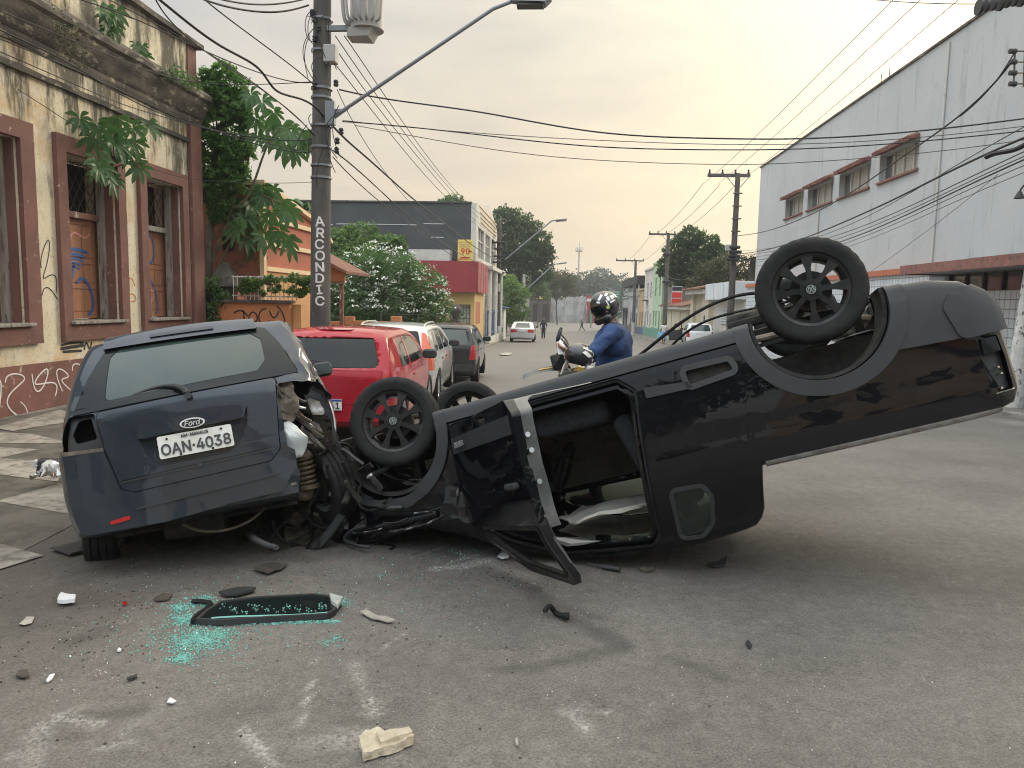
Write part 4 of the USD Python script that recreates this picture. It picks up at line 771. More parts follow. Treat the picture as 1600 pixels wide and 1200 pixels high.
ht.part('door_mirror', tm([rbox(1.98, 2.10, -.90, -.72, 1.17, 1.30, .05), cyl((2.04, -.74, 1.2), (2.04, -.6, 1.08), .02)]), mats['black_plastic'], smooth=40)
ht.part('mirror_glass', rbox(1.972, 1.985, -.885, -.735, 1.185, 1.285, .005), mats['tint_green'], smooth=40)
ht.part('aerial', cyl((.62, 0, 1.47), (.60, 0, 1.52), .012, .006), mats['black_plastic'])
# wheels: the left one takes the weight, the right one hangs by its strut
wheel(ht, (.62, .70, .30), rot('x', 8) @ rot('z', 4), side=1, tyre_r=.292, w=.19, rr=.185, rim='rim_alloy', spokes=5)
wheel(ht, (.56, -.70, .31), rot('x', -9) @ rot('z', 24), tyre_r=.29, w=.175, rr=.185, rim='rim_alloy', spokes=7, spin=10)
for s in (1, -1): wheel(ht, (3.1, s * .72, .30), rot('z', 0), side=s, tyre_r=.292, w=.18, rr=.185, rim='rim_alloy', spokes=5)
# the torn corner: bare inner panel, peeled side, spring and strut
bp = mprism(rpoly([(-.475, .755), (-.53, .76), (-.585, .715), (-.635, .64), (-.62, .585), (-.585, .52), (-.47, .51), (-.46, .62)], .02), .14, .155, 'x').refine_to_length(.03)
def puff(m, c, r, a):
    t = tm(m).copy(); k = np.exp(-(((t.vertices[:, 1:] - A(c)) / r) ** 2).sum(1)); t.vertices[:, 0] -= a * k; return t
ht.part('inner_panel', jitter(puff(bp, (-.54, .66), .09, .06), .014, 17, 71), mats['bare_metal'], smooth=50)
ht.part('crumpled_steel', jitter(mprism(rpoly([(-.60, .72), (-.70, .74), (-.73, .66), (-.68, .58), (-.60, .60)], .012), .34, .345, 'x').refine_to_length(.03), .035, 9, 72), mats['steel'], smooth=20)
ht.part('crumpled_steel', jitter(mprism(rpoly([(-.47, 1.03), (-.60, 1.02), (-.62, .84), (-.55, .74), (-.47, .78)], .02), .10, .106, 'x').refine_to_length(.025), .045, 11, 73), mats['dirty_metal'], smooth=25)
for k in range(16):
    a = A([.06 + .02 * k, -.49 - .012 * k, 1.0 - .026 * k]); b = a + A([.08, -.05 - rng.uniform(0, .10), -.06 - rng.uniform(0, .12)])
    ht.part('torn_edge', jitter(tube(curve([a, (a + b) / 2 + A([-.02, .01, 0]), b], 5), .004 + .005 * (k % 3), 5), .014, 14, 80 + k), mats[('dirty_metal', 'steel', 'black_plastic', 'dirty_metal', 'bare_metal')[k % 5]], smooth=40)
peel = [(-.58, 1.10), (-.60, 1.08), (-.78, .92), (-.80, .70), (-.79, .52), (-.76, .52), (-.73, .70), (-.62, .80), (-.56, .95)]
ht.part('peeled_side', jitter(mprism(rpoly(peel, .012), .32, .33, 'x').refine_to_length(.03), .03, 6, 90), mats['black_paint'], smooth=30)
blade = curve([(1.0, -.47, 1.53), (.85, -.60, 1.33), (.7, -.70, 1.10), (.55, -.79, .88), (.45, -.80, .62)], 8)
bl = []
for off in (0, 1):
    pass
v = []; f = []
for i, p in enumerate(blade):
    w = .10 + .05 * math.sin(i / 6); v += [p, p + A([-.02, .02, -.01]) * 1.0 + A([0, w * .55, -w * .5]), p + A([.02, 0, 0]), p + A([0, w * .55, -w * .5]) + A([.02, .02, 0])]
n = len(blade)
for i in range(n - 1):
    a, b = 4 * i, 4 * i + 4
    f += [(a, b, b + 1, a + 1), (a + 2, a + 3, b + 3, b + 2), (a, a + 2, b + 2, b), (a + 1, b + 1, b + 3, a + 3)]
f += [(0, 1, 3, 2), (4 * n - 4, 4 * n - 2, 4 * n - 1, 4 * n - 3)]
ht.part('bent_door_frame', jitter(tm((v, f)), .012, 5, 91), mats['black_paint'], smooth=40)
ht.part('bent_frame_edge', tube(blade + A([-.012, -.006, .006]), .009, 6), mats['steel'], smooth=40)
ht.part('scuffed_skin', jitter(mprism(rpoly([(-.66, .90), (-.74, .86), (-.77, .76), (-.68, .78)], .015), .30, .304, 'x').refine_to_length(.02), .02, 14, 92), mats['steel'], smooth=30)
ht.part('loose_cover', jitter(mprism(rpoly([(-.70, .78), (-.80, .74), (-.83, .52), (-.76, .40), (-.72, .55)], .015), .42, .43, 'x').refine_to_length(.03), .03, 8, 93), mats['black_plastic'], smooth=30)
c = [(.40 + .05 * math.cos(a), -.585 + .05 * math.sin(a), .33 + .19 * a / (2 * math.pi * 6)) for a in np.linspace(0, 2 * math.pi * 6, 130)]
ht.part('coil_spring', move(tube(c, .0115, 6), (0, .0, 0)), mats['spring_brown'], smooth=40)
ht.part('spring_seat', tm([cyl((.40, -.585, .30), (.40, -.585, .33), .068, n=24), cyl((.40, -.585, .515), (.40, -.585, .555), .062, .04, n=24), cyl((.40, -.585, .33), (.40, -.585, .52), .024, n=14)]), mats['spring_brown'], smooth=35)
ht.part('strut_mount', tm([lathe([(.012, -.0), (.032, 0), (.032, .03), (.012, .03)], 20, 'z')]).apply_translation([.38, -.585, .545]), mats['steel'], smooth=35)
ht.part('hub_carrier', jitter(rbox(.38, .70, -.60, -.46, .22, .5, .05), .03, 9, 94, .04), mats['dirty_metal'], smooth=35)
ht.part('axle_beam', tm([cyl((.62, -.62, .27), (.62, .62, .28), .045, n=14)]), mats['dirty_metal'], smooth=35)
ht.part('tow_eye', tube([(.10 + .0 * a, -.46 + .05 * math.cos(a), .40 + .06 * math.sin(a)) for a in np.linspace(0, 2 * math.pi, 18)[:-1]], .014, 6, True), mats['dirty_metal'], smooth=40)
ht.part('torn_bumper_end', jitter(rbox(.05, .30, -.52, -.44, .33, .46, .02), .04, 10, 95, .04), mats['dirty_metal'], smooth=35)
ht.part('silencer', tm([cyl((.35, -.05, .22), (.35, .30, .24), .09, n=20)]), mats['under_body'], smooth=35)
ht.part('hanging_strap', tube(curve([(.22, .18, .24), (.2, -.0, .16), (.22, -.2, .18), (.28, -.32, .27)]), .009, 6), mats['dirty_metal'], smooth=40)
ht.part('underbody', mbox(.35, 3.5, -.5, .6, .22, .30), mats['under_body'])
ht.part('headrest_glimpse', rbox(1.2, 1.3, -.45, -.2, 1.0, 1.2, .04), mats['fabric_dark'], smooth=40)

# ================================================================== parked cars and the cars farther off
def plain_car(name, label, loc, yaw, colour, L=3.75, H=1.44, Wd=.82, kind='hatch', rimk='rim_alloy', spokes=6, group=None, lamps='hatch', glass='tint_glass', plate=True, bump=None, dgroup=None, detail=True):
    """own frame: x from tail to nose"""
    t = Thing(name, label, 'car', loc, group=group, rot=rot('x', 0) @ A([[math.sin(-yaw), -math.cos(yaw), 0], [math.cos(yaw), math.sin(-yaw), 0], [0, 0, 1]]))
    # tilt with the road
    h = H / 1.45
    if kind == 'hatch': top = [(0, .86 * h), (.02, .93 * h), (.06, 1.0 * h), (.10, 1.05 * h), (.36, 1.36 * h), (.46, 1.41 * h), (1.0, 1.445 * h), (1.7, 1.44 * h), (2.2, 1.36 * h), (L - .95, .98 * h), (L - .5, .90 * h), (L - .15, .78 * h), (L, .6)]; rx = .42
    elif kind == 'wagon': top = [(0, .90 * h), (.02, .97 * h), (.07, 1.04 * h), (.34, 1.36 * h), (.46, 1.42 * h), (1.2, 1.45 * h), (2.0, 1.43 * h), (2.5, 1.33 * h), (L - .95, .97 * h), (L - .4, .86 * h), (L - .12, .72 * h), (L, .55)]; rx = .42
    else: top = [(0, .84 * h), (.03, .96 * h), (.1, 1.0 * h), (.55, 1.03 * h), (1.15, 1.36 * h), (1.35, 1.42 * h), (2.0, 1.45 * h), (2.6, 1.40 * h), (L - 1.15, .98 * h), (L - .4, .86 * h), (L - .12, .72 * h), (L, .55)]; rx = 1.2
    xs = np.r_[0, .01, .03, .06, np.arange(.1, rx + .1, .05), np.arange(rx + .15, L - .05, .16), L - .04, L]
    c = Car(xs, [(0, .34), (.1, .26), (.4, .2), (L - .3, .2), (L, .28)], top, [(0, Wd * .86), (.05, Wd * .915), (.25, Wd * .96), (1.0, Wd), (L - 1.1, Wd), (L - .4, Wd * .94), (L, Wd * .66)],
            [(.2, .94), (.4, .98), (.6, 1.0), (.78 * h, 1.0), (.94 * h, .965), (1.2 * h, .86), (1.46 * h, .74)], [(0, .05), (.3, .06), (.6, .1), (L - .8, .1), (L, .07)], crown=.03, bend=(.13, .3))
    wx = [.70, L - .72] if kind != 'wagon' else [.80, L - .80]
    if kind == 'sedan': wx = [.95, L - .90]
    b = c.outer() - (c.outer(-.05) ^ mbox(.15, L - 1.0, -1, 1, .42 , 2))
    wells = [sg.Point(x, .30).buffer(.345, 18) for x in wx]
    for w_ in wells: b = b - mprism(w_, -1.2, -.5) - mprism(w_, .5, 1.2)
    zb, zt_ = .97 * h, 1.355 * h
    if kind == 'sedan':
        backg = rpoly([(-.52, 1.045 * h), (.52, 1.045 * h), (.44, 1.36 * h), (-.44, 1.36 * h)], .04); bx = (.3, 1.5)
        sides = [rpoly([(1.12, zb), (1.35, zt_ - .03), (1.95, zt_), (1.95, zb)], .04), rpoly([(2.02, zb), (2.02, zt_), (2.5, zt_ - .04), (L - 1.35, zb)], .04)]
    else:
        backg = rpoly([(-.60, 1.0 * h), (.60, 1.0 * h), (.50, 1.35 * h), (-.50, 1.35 * h)], .05); bx = (-.2, .6)
        m0 = .50 if kind == 'hatch' else .42; m1 = 1.15 if kind == 'hatch' else 1.0; m2 = 1.72
        sides = [rpoly([(m0 + .12, zb), (m0 + .30, zt_ - .05), (m1, zt_), (m1, zb)], .04), rpoly([(m1 + .06, zb), (m1 + .06, zt_), (m2, zt_), (m2, zb)], .03), rpoly([(m2 + .06, zb), (m2 + .06, zt_), (2.12, zt_ - .05), (L - 1.15, zb)], .04)]
        if kind == 'hatch': sides = [rpoly([(m0 + .16, zb), (m0 + .34, zt_ - .04), (1.28, zt_), (1.28, zb)], .04), rpoly([(1.35, zb), (1.35, zt_), (2.0, zt_ - .04), (L - 1.2, zb)], .04)]
    frontg = rpoly([(-.62, 1.0 * h), (.62, 1.0 * h), (.5, 1.35 * h), (-.5, 1.35 * h)], .05); fx = (L - 1.75, L - .8)
    b = b - mprism(backg, *bx, 'x') - mprism(frontg, *fx, 'x')
    for p in sides: b = b - mprism(p, -1.2, 1.2)
    # doors, tail lamps and bumpers cut as pieces of their own
    pieces = []
    zl0, zl1 = (.66 * h, .98 * h) if kind != 'sedan' else (.70 * h, .92 * h)
    if lamps == 'tall': lp = lambda s: rpoly([(s * .50, .66 * h), (s * .95, .66 * h), (s * .95, 1.37 * h), (s * .56, 1.34 * h), (s * .60, .95 * h)], .02)
    elif lamps == 'sedan': lp = lambda s: rpoly([(s * .36, .72 * h), (s * .95, .70 * h), (s * .95, .92 * h), (s * .40, .94 * h)], .03)
    else: lp = lambda s: rpoly([(s * .60, .62 * h), (s * .95, .64 * h), (s * .95, .95 * h), (s * .66, .98 * h)], .03)
    bq = sg.box(-1.2, .1, 1.2, .52 * h)
    lampm = []
    for s in (1, -1):
        pr = mprism(lp(s), -.2, .34, 'x'); lampm.append((b ^ pr)); b = b - pr
    bumper = c.skin(bq, 'x', -.2, .40, -.03, .012) - mprism(wells[0], -1.2, 1.2)
    dl = []
    xsd = [m for m in ([sides[0].bounds[0] + .12] if kind == 'wagon' else [])]
    doors = [(1.32, L - 1.30)] if kind == 'hatch' else [(wx[0] + .30, 1.69 if kind == 'wagon' else 1.985), (1.70 if kind == 'wagon' else 1.995, L - 1.28)]
    dq = []
    for x0, x1 in doors:
        p = rpoly([(x0, .30), (x1, .30), (x1, zb + .0), (x0, zb + .0)], .04).difference(unary_union(wells).buffer(.03))
        for s in (-1, 1):
            pr = mprism(p, *((-1.2, -.4) if s < 0 else (.4, 1.2))); prs = mprism(p.buffer(-.005), *((-1.2, -.4) if s < 0 else (.4, 1.2))); dq.append((s, (x0, x1), b ^ prs)); b = b - pr
    gate = rpoly([(-.58, .55 * h), (.58, .55 * h), (.64, .93 * h), (.66, .97 * h), (-.66, .97 * h), (-.64, .93 * h)], .03) if kind != 'sedan' else rpoly([(-.56, .62 * h), (.56, .62 * h), (.60, .97 * h), (-.60, .97 * h)], .03)
    gp = b ^ mprism(gate.buffer(-.004), -.2, .13, 'x'); b = b - mprism(gate, -.2, .13, 'x')
    t.part('body', b, colour, smooth=32)
    tgp = t.part('tailgate' if kind != 'sedan' else 'boot_lid', gp, colour, smooth=32)
    for s, (x0, x1), m in dq:
        dpp = t.part('door', m, colour, smooth=32)
        t.part('door_handle', rbox(x0 + .06, x0 + .22, *(sorted((s * (Wd - .012), s * (Wd + .014)))), .80 * h, .83 * h, .01), mats['black_plastic'] if kind != 'hatch' else colour, smooth=32, parent=dpp)
    for m in lampm: t.part('tail_lamp', m, mats['lamp_orange' if lamps == 'tall' else 'lamp_red'], smooth=32)
    t.part('rear_bumper', bumper, bump or colour, smooth=32)
    t.part('front_bumper', c.skin(bq, 'x', L - .35, L + .2, -.03, .012), bump or colour, smooth=32)
    t.part('rear_window', c.skin(backg.buffer(-.004), 'x', *bx, -.018, -.004), mats[glass], smooth=32)
    t.part('windscreen', c.skin(frontg.buffer(-.004), 'x', *fx, -.018, -.004), mats['pane_dark'], smooth=32)
    for p in sides:
        for lo, hi in ((-1.2, 0), (0, 1.2)): t.part('side_window', c.skin(p.buffer(-.004), 'y', lo, hi, -.018, -.004), mats['pane_dark'], smooth=32)
    for s in (-1, 1):
        mp = t.part('door_mirror', tm([rbox(L - 1.55, L - 1.42, *(sorted((s * (Wd - .02), s * (Wd + .19)))), .96 * h, 1.10 * h, .05)]), mats['black_plastic'], smooth=40)
        t.part('mirror_glass', rbox(L - 1.558, L - 1.545, *(sorted((s * (Wd + .01), s * (Wd + .175)))), .975 * h, 1.085 * h, .005), mats['tint_green'], smooth=40, parent=mp)
        for x in wx: wheel(t, (x, s * (Wd - .10), .30), np.eye(3), side=s, tyre_r=.30, w=.19, rr=.20, rim=rimk, spokes=spokes, spin=rng.uniform(0, 60), brake=False, flare=False)
    t.part('wheel_housing', mbox(.25, L - .3, -.5, .5, .22, .44), mats['under_body'])
    t.part('seat_row', tm([rbox(1.0, 1.15, -.6, .6, .5, 1.12 * h, .06), rbox(1.95, 2.1, .12, .6, .5, 1.15 * h, .06), rbox(1.95, 2.1, -.6, -.12, .5, 1.15 * h, .06)]), mats['fabric_dark'], smooth=40, kind='stuff')
    return t, c
def kerb_car(rx, ry, z_off=0): return (rx, ry, gz(ry))
RP = mats['red_paint']; CG = 'cars parked along the left kerb'
cx = lambda xr, y, yaw, Wd: (xr - Wd * math.cos(yaw), y, gz(y))
yaw = math.radians(3.0)
rc, c = plain_car('hatchback', 'red parked hatchback directly behind the wrecked blue car', cx(-1.93, 8.25, yaw, .82), yaw, RP, L=3.78, H=1.37, rimk='rim_alloy', glass='tint_glass', group=CG)
rc.part('stop_lamp', c.skin(rpoly([(-.20, 1.372), (.20, 1.372), (.20, 1.40), (-.20, 1.40)], .008), 'x', .2, .6, .004, .012), mats['lamp_red'], smooth=32)
rc.part('wiper', tube(curve([(.06, 0, 1.01), (.07, .2, 1.03), (.10, .45, 1.04)]), .009, 6), mats['black_plastic'], smooth=40)
rc.part('boot_handle', rbox(.01, .06, .10, .14, .70, .73, .01), mats['chrome'], smooth=35)
pp = rc.part('number_plate', rbox(-.028, -.012, -.20, .20, .46, .59, .006), mats['plate_white'], smooth=30)
rc.part('plate_band', box(-.031, -.0281, -.198, .198, .566, .588), mats['plate_blue'], parent=pp)
q = meshkit.text_mesh('41', .07, .004, True); q.apply_translation([-q.bounds[1, 0], 0, 0]); rc.part('plate_number', put(q, face_frame((-.0285, -.175, .482), (0, -1, 0), (0, 0, 1))), mats['plate_ink'], parent=pp)
wg, c = plain_car('estate_car', 'silver parked estate car with tall orange tail lamps and roof rails', cx(-2.20, 12.25, yaw, .83), yaw, mats['silver_paint'], L=4.0, H=1.40, Wd=.83, kind='wagon', lamps='tall', spokes=9, glass='tint_glass', group=CG)
for s in (-1, 1): wg.part('roof_rail', tube(curve([(.60, s * .55, 1.34), (.75, s * .56, 1.405), (1.5, s * .57, 1.43), (2.1, s * .56, 1.385), (2.25, s * .55, 1.31)]), .017, 6), mats['steel'], smooth=40)
bc, c = plain_car('hatchback', 'charcoal parked hatchback, third in the row along the kerb', cx(-2.0, 16.7, yaw, .81), yaw, mats['charcoal_paint'], L=3.8, H=1.38, Wd=.81, kind='hatch', glass='tint_green', bump=mats['black_plastic'], group=CG)
bc.part('number_plate', rbox(-.028, -.012, -.20, .20, .60, .73, .006), mats['plate_white'], smooth=30)
sc, c = plain_car('saloon_car', 'silver saloon parked far down the left kerb beyond the row', (-2.95, 50.0, gz(50)), math.radians(1), mats['silver_paint'], L=4.5, H=1.37, Wd=.86, kind='sedan', lamps='sedan', glass='tint_green')
sc.part('number_plate', rbox(-.03, -.012, -.20, .20, .74, .87, .006), mats['plate_white'], smooth=30)
wc, c = plain_car('hatchback', 'white hatchback on the right pavement with its driver door open', (8.0, 44.5, gz(44.5) + PAVH), math.radians(-4), mats['white_paint'], L=3.8, H=1.45, Wd=.82, kind='hatch', glass='tint_green')
od = [(0, 0), (-.95, 0), (-1.0, .5), (-.85, .62), (-.55, 1.05), (-.1, 1.05), (0, .62)]
odm = prism(rpoly(od, .05).difference(rpoly([(-.80, .66), (-.52, .99), (-.12, .99), (-.06, .66)], .04)), 0, .05)
wc.part('open_door', move(odm, (2.45, .84, .32), rot('z', -62)), mats['charcoal_paint'], smooth=35, label='open door, dark on its inner side')
# ================================================================== foliage tools
leaf_mat('leaf_dark', (.05, .10, .032), (.13, .21, .065), .45); leaf_mat('leaf_mid', (.075, .15, .042), (.17, .28, .085), .45); leaf_mat('leaf_light', (.11, .20, .05), (.23, .34, .095), .45); leaf_mat('leaf_olive', (.065, .07, .03), (.13, .125, .055)); leaf_mat('leaf_far', (.045, .075, .05), (.075, .115, .07)); leaf_mat('leaf_broad', (.05, .12, .035), (.13, .24, .075), .4, .42)
mat('petal_white', (.75, .78, .68), .8); mat('bark', (.13, .11, .085), .95, color2=(.07, .06, .05), nscale=6, bump=.4); mat('twig_green', (.13, .13, .06), .8, color2=(.09, .07, .045), nscale=5); mat('moss_twig', (.10, .09, .05), .9)
def leaves(c, n, size, seed, up=.35, aspect=.55):
    """n leaf faces about the points c, each a folded pair of triangles"""
    r = np.random.default_rng(seed); p = c[r.integers(0, len(c), n)] if len(c) != n else c
    d = r.normal(size=(n, 3)); d[:, 2] -= .15; d /= np.linalg.norm(d, axis=1, keepdims=True)
    e = np.cross(d, r.normal(size=(n, 3)) + [0, 0, up * 3]); e /= np.linalg.norm(e, axis=1, keepdims=True) + 1e-9
    s = size * r.uniform(.6, 1.35, (n, 1)); L = d * s; Wd = e * s * aspect * .5; k = np.cross(d, e) * s * .12
    v = np.stack([p - L * .5, p + Wd + k, p + L * .5, p - Wd + k], 1).reshape(-1, 3); i = np.arange(n)[:, None] * 4
    return trimesh.Trimesh(v, np.vstack([i + [0, 1, 2], i + [0, 2, 3]]), process=False)
def cloud(blobs, n, seed, shell=.45, rough=.28, freq=.7):
    """points through the crown's lumps, thicker towards their skins, with gaps"""
    r = np.random.default_rng(seed); out = []; tot = sum(b[3] ** 2 for b in blobs)
    for x, y, z, R, *sq in blobs:
        sqz = sq[0] if sq else .85; m = int(n * 1.7 * R * R / tot) + 4; d = r.normal(size=(m, 3)); d /= np.linalg.norm(d, axis=1, keepdims=True)
        q = R * (shell + (1 - shell) * r.random((m, 1)) ** .5) * d
        k = 1 + rough * 2 * (meshkit.fbm(d * 2.3 + seed + R, 3, seed)[:, None] - .5) * 1.6
        P = A([x, y, z]) + q * k * [1, 1, sqz]
        keep = meshkit.fbm(P * freq / max(R, .5) * 2.4, 3, seed + 5) > .42
        out.append(P[keep])
    P = np.vstack(out); return P[r.permutation(len(P))[:n]]
def limbs(base, top, blobs, r0, seed, n=6):
    r = np.random.default_rng(seed); base, top = A(base, float), A(top, float); mid = (base + top) / 2 + r.normal(size=3) * A([.15, .15, 0]) * r0 * 6
    ms = [tube(curve([base, mid, top], 6), np.linspace(r0, r0 * .6, 13), 8)]
    for b in sorted(blobs, key=lambda b: -b[3])[:n]:
        e = A(b[:3]); s = base + (top - base) * r.uniform(.55, 1.0); m = (s + e) / 2 + r.normal(size=3) * .12 * b[3]
        ms.append(tube(curve([s, m, e], 5), np.linspace(r0 * .45, r0 * .1, 11), 6))
    return ms
def tree(name, label, base, blobs, lm, n, size, r0, seed, top=None, cat='tree', group=None, trunk=True, **kw):
    t = Thing(name, label, cat, base, group=group or {'street_tree': 'trees along the street', 'far_tree': 'distant trees beyond the end of the street'}.get(name))
    b = A(base, float); tp = A(top, float) if top is not None else A([np.mean([q[0] for q in blobs]), np.mean([q[1] for q in blobs]), np.mean([q[2] for q in blobs])])
    if trunk: t.part('trunk', limbs(b - [0, 0, .2], tp, blobs, r0, seed), mats['bark'], smooth=50, world=True)
    t.part('crown', leaves(cloud(blobs, n, seed, **kw), n, size, seed), mats[lm], world=True)
    return t
def palmate(c, out, size, seed, k=7):
    """one hand-shaped leaf: k drooping leaflets about the point c, facing the direction out"""
    r = np.random.default_rng(seed); out = A(out, float); out /= np.linalg.norm(out); a = np.cross(out, [0, 0, 1.]); a /= np.linalg.norm(a) + 1e-9; b = np.cross(a, out); V, Fc = [], []
    for i in range(k):
        g = 2 * math.pi * (i + .5) / k * .86 - math.pi * .93 + r.normal() * .08
        L = size * r.uniform(.8, 1.1); dirn = a * math.sin(g) + b * -math.cos(g) * 1.0 + out * .35; dirn /= np.linalg.norm(dirn); side = np.cross(dirn, out); side /= np.linalg.norm(side) + 1e-9
        base = len(V)
        for t_, w in ((.05, .02), (.3, .11), (.6, .17), (.85, .11), (1.0, .0)):
            p = A(c) + dirn * L * t_ + out * L * .10 * math.sin(t_ * 3) + A([0, 0, -1.]) * L * .42 * t_ ** 2
            V += [p + side * w * L + out * w * L * .25, p, p - side * w * L + out * w * L * .25]
        for j in range(4):
            q = base + 3 * j
            for o in (0, 1): Fc += [(q + o, q + o + 1, q + o + 4), (q + o, q + o + 4, q + o + 3)]
    return trimesh.Trimesh(V, Fc, process=False)
def broadleaf(name, label, root, hubs, size, seed, cat='plant', stems=True, k=7, out=(.75, -.65, .15), thick=.012):
    """a young tree with big hand-shaped leaves, each leaf a part"""
    t = Thing(name, label, cat, root); root = A(root, float)
    for i, h in enumerate(hubs):
        h = A(h, float); m = root + (h - root) * .5 + A([0, 0, .12 * np.linalg.norm(h - root)])
        if stems: t.part('stem', tube(curve([root, m, h], 5), np.linspace(thick, thick * .4, 11), 5), mats['twig_green'], smooth=50, world=True)
        r = np.random.default_rng(seed + i); o = A(out) + r.normal(size=3) * .35
        t.part('leaf', palmate(h, o, size * r.uniform(.8, 1.15), seed + i, k), mats['leaf_broad'], world=True)
    return t
def at(px, py, d): return on(px, py, 1, d)
# ------------------------------------------------------------------ plants on and beside the townhouse
hub = [on(x, y, 0, FX + .35) for x, y in [(135, 185), (150, 195), (172, 185), (185, 190), (205, 200), (217, 195), (160, 215), (178, 225), (196, 222), (212, 240), (150, 250), (140, 262), (160, 268), (172, 280), (205, 262), (185, 215)]]
for i, h in enumerate(hub): h[0] += (i % 3) * .12 - .1
broadleaf('wall_plant', 'young broad-leaved plant growing out of the facade above the middle window', on(180, 262, 0, FX + .03), hub, .26, 300)
hub = [on(x, y, 0, FX + .2) for x, y in [(155, 12), (168, 14), (180, 20), (160, 28), (176, 38), (168, 25), (172, 48)]]
broadleaf('wall_plant', 'leafy plant rooted on top of the cornice near the parapet', on(172, 50, 0, FX - .03), hub, .24, 330, stems=True)
hub = [on(x, y, 0, FX + .15) for x, y in [(212, 70), (222, 72), (218, 82), (226, 88)]]
broadleaf('wall_plant', 'small plant sprouting from the cornice right of the leafy one', on(222, 92, 0, FX + .1), hub, .17, 345)
tp = Thing('dry_weeds', 'dry brownish weeds hanging over the cornice above the left windows', 'plant', on(115, 90, 0, FX + .3))
pts = np.vstack([on(x, y, 0, FX + .42) + rng.normal(size=(90, 3)) * A([.06, .12, .12]) for x, y in [(95, 40), (108, 55), (118, 68), (125, 85), (100, 62)]])
tp.part('leaves', leaves(pts, len(pts), .045, 51), mats['leaf_olive'], world=True, kind='stuff'); tp.part('twig', [tube(curve([on(110, 92, 0, FX + .35), on(x, y + 15, 0, FX + .45), on(x, y, 0, FX + .42)], 4), .006, 4) for x, y in [(95, 38), (118, 60), (128, 88)]], mats['moss_twig'], world=True, kind='stuff')
tf = Thing('wall_fern', 'small fern tuft on the end of the cornice beside the creeper', 'plant', on(292, 122, 0, FX + .3))
pts = np.vstack([on(x, y, 0, FX + .4) + rng.normal(size=(60, 3)) * A([.06, .12, .07]) for x, y in [(280, 118), (292, 124), (300, 130), (272, 116)]]); tf.part('leaves', leaves(pts, len(pts), .07, 52), mats['leaf_mid'], world=True, kind='stuff')
# creeper column and the broad-leaved tree behind the townhouse
bl = []
for px, py, R in [(325, 125, .28), (345, 118, .30), (365, 135, .28), (335, 150, .42), (355, 165, .40), (330, 185, .42), (352, 200, .44), (335, 225, .42), (358, 240, .40), (338, 262, .42), (355, 280, .36), (334, 298, .34), (345, 318, .26), (340, 335, .20), (372, 180, .3), (376, 230, .28), (374, 270, .22)]:
    p = at(px, py, 15.4); bl.append((p[0], p[1], p[2], R, 1.0))
leaf_mat('leaf_creeper', (.09, .20, .045), (.24, .40, .10), .5)
tree('creeper_tree', 'dense tree clad in creeper climbing beside the corner of the townhouse', (at(322, 470, 15.5)[0], 15.5, gz(15.5) + PAVH), bl, 'leaf_creeper', 15000, .10, .09, 61, top=at(340, 200, 15.5), shell=.6, rough=.35)
bl = [(*at(x, y, 15.0), R, 1.1) for x, y, R in [(330, 445, .22), (322, 470, .26), (340, 480, .22), (335, 495, .22), (350, 460, .14)]]
tree('climbing_shrub', 'low climbing shrub at the foot of the dark gate pillar', (at(332, 500, 15.0)[0], 15.0, gz(15) + PAVH), bl, 'leaf_mid', 1500, .085, .03, 62, cat='shrub')
hub = [at(x, y, 15.2 + (i % 4) * .25) for i, (x, y) in enumerate([(392, 148), (410, 160), (428, 175), (440, 200), (455, 205), (470, 205), (480, 220), (418, 195), (400, 185), (448, 225), (462, 240), (430, 222), (405, 215), (410, 305), (428, 300), (440, 315), (452, 330), (385, 340), (400, 350), (420, 345), (438, 360), (446, 375), (382, 372), (398, 385), (375, 355), (412, 370), (360, 330), (372, 305), (425, 330), (408, 290), (392, 320)])]
ct = broadleaf('cecropia_tree', 'slender tree with large hand-shaped leaves leaning from behind the townhouse', at(330, 470, 15.3), hub, .34, 400, cat='tree', stems=False, k=8, out=(.3, -.9, .1))
for pts in [[(322, 440), (340, 385), (362, 325), (380, 250), (392, 160)], [(335, 430), (352, 395), (385, 350), (430, 340)], [(362, 325), (395, 290), (425, 215), (470, 205)], [(372, 290), (410, 305), (440, 318)], [(340, 390), (370, 368), (400, 380)]]:
    ct.part('branch', tube(curve([at(x, y, 15.45) for x, y in pts], 5), np.linspace(.032, .012, 5 * (len(pts) - 1) + 1), 6), mats['twig_green'], smooth=50, world=True)
# ------------------------------------------------------------------ the orange house and its garden wall
mat('orange_wall', (.52, .20, .08), .85, color2=(.44, .165, .07), nscale=1.5, color3=(.3, .15, .08), n3=9, lo3=.62, hi3=.72); mat('salmon_wall', (.42, .135, .075), .85, color2=(.36, .12, .07), nscale=1.8, color3=(.28, .12, .08), n3=7, lo3=.62, hi3=.72); mat('pale_orange', (.62, .33, .14), .85, color2=(.55, .28, .12), nscale=2); mat('cream_trim', (.72, .55, .34), .8); mat('brown_wall', (.30, .115, .07), .88, color2=(.24, .095, .06), nscale=1.3, color3=(.16, .08, .05), n3=6)
mat('roof_tile', (.24, .10, .065), .85, color2=(.15, .07, .05), nscale=6, bump=.4); mat('stained_concrete', (.12, .10, .085), .92, color2=(.045, .04, .036), nscale=5, bump=.4); mat('white_iron', (.66, .66, .63), .5, color2=(.5, .48, .44), nscale=9)
gy = lambda y: gz(y) + PAVH
oh = Thing('orange_house', 'orange house with cream stripes along its street side', 'house', (-9, 18, gy(18)))
side = [(16.0, -.5), (20.5, -.5), (20.5, 3.05), (19.3, 3.48), (16.0, 3.95)]
oh.part('street_wall', prism(side, -7.0, -6.7, 'x'), mats['salmon_wall'], world=True)
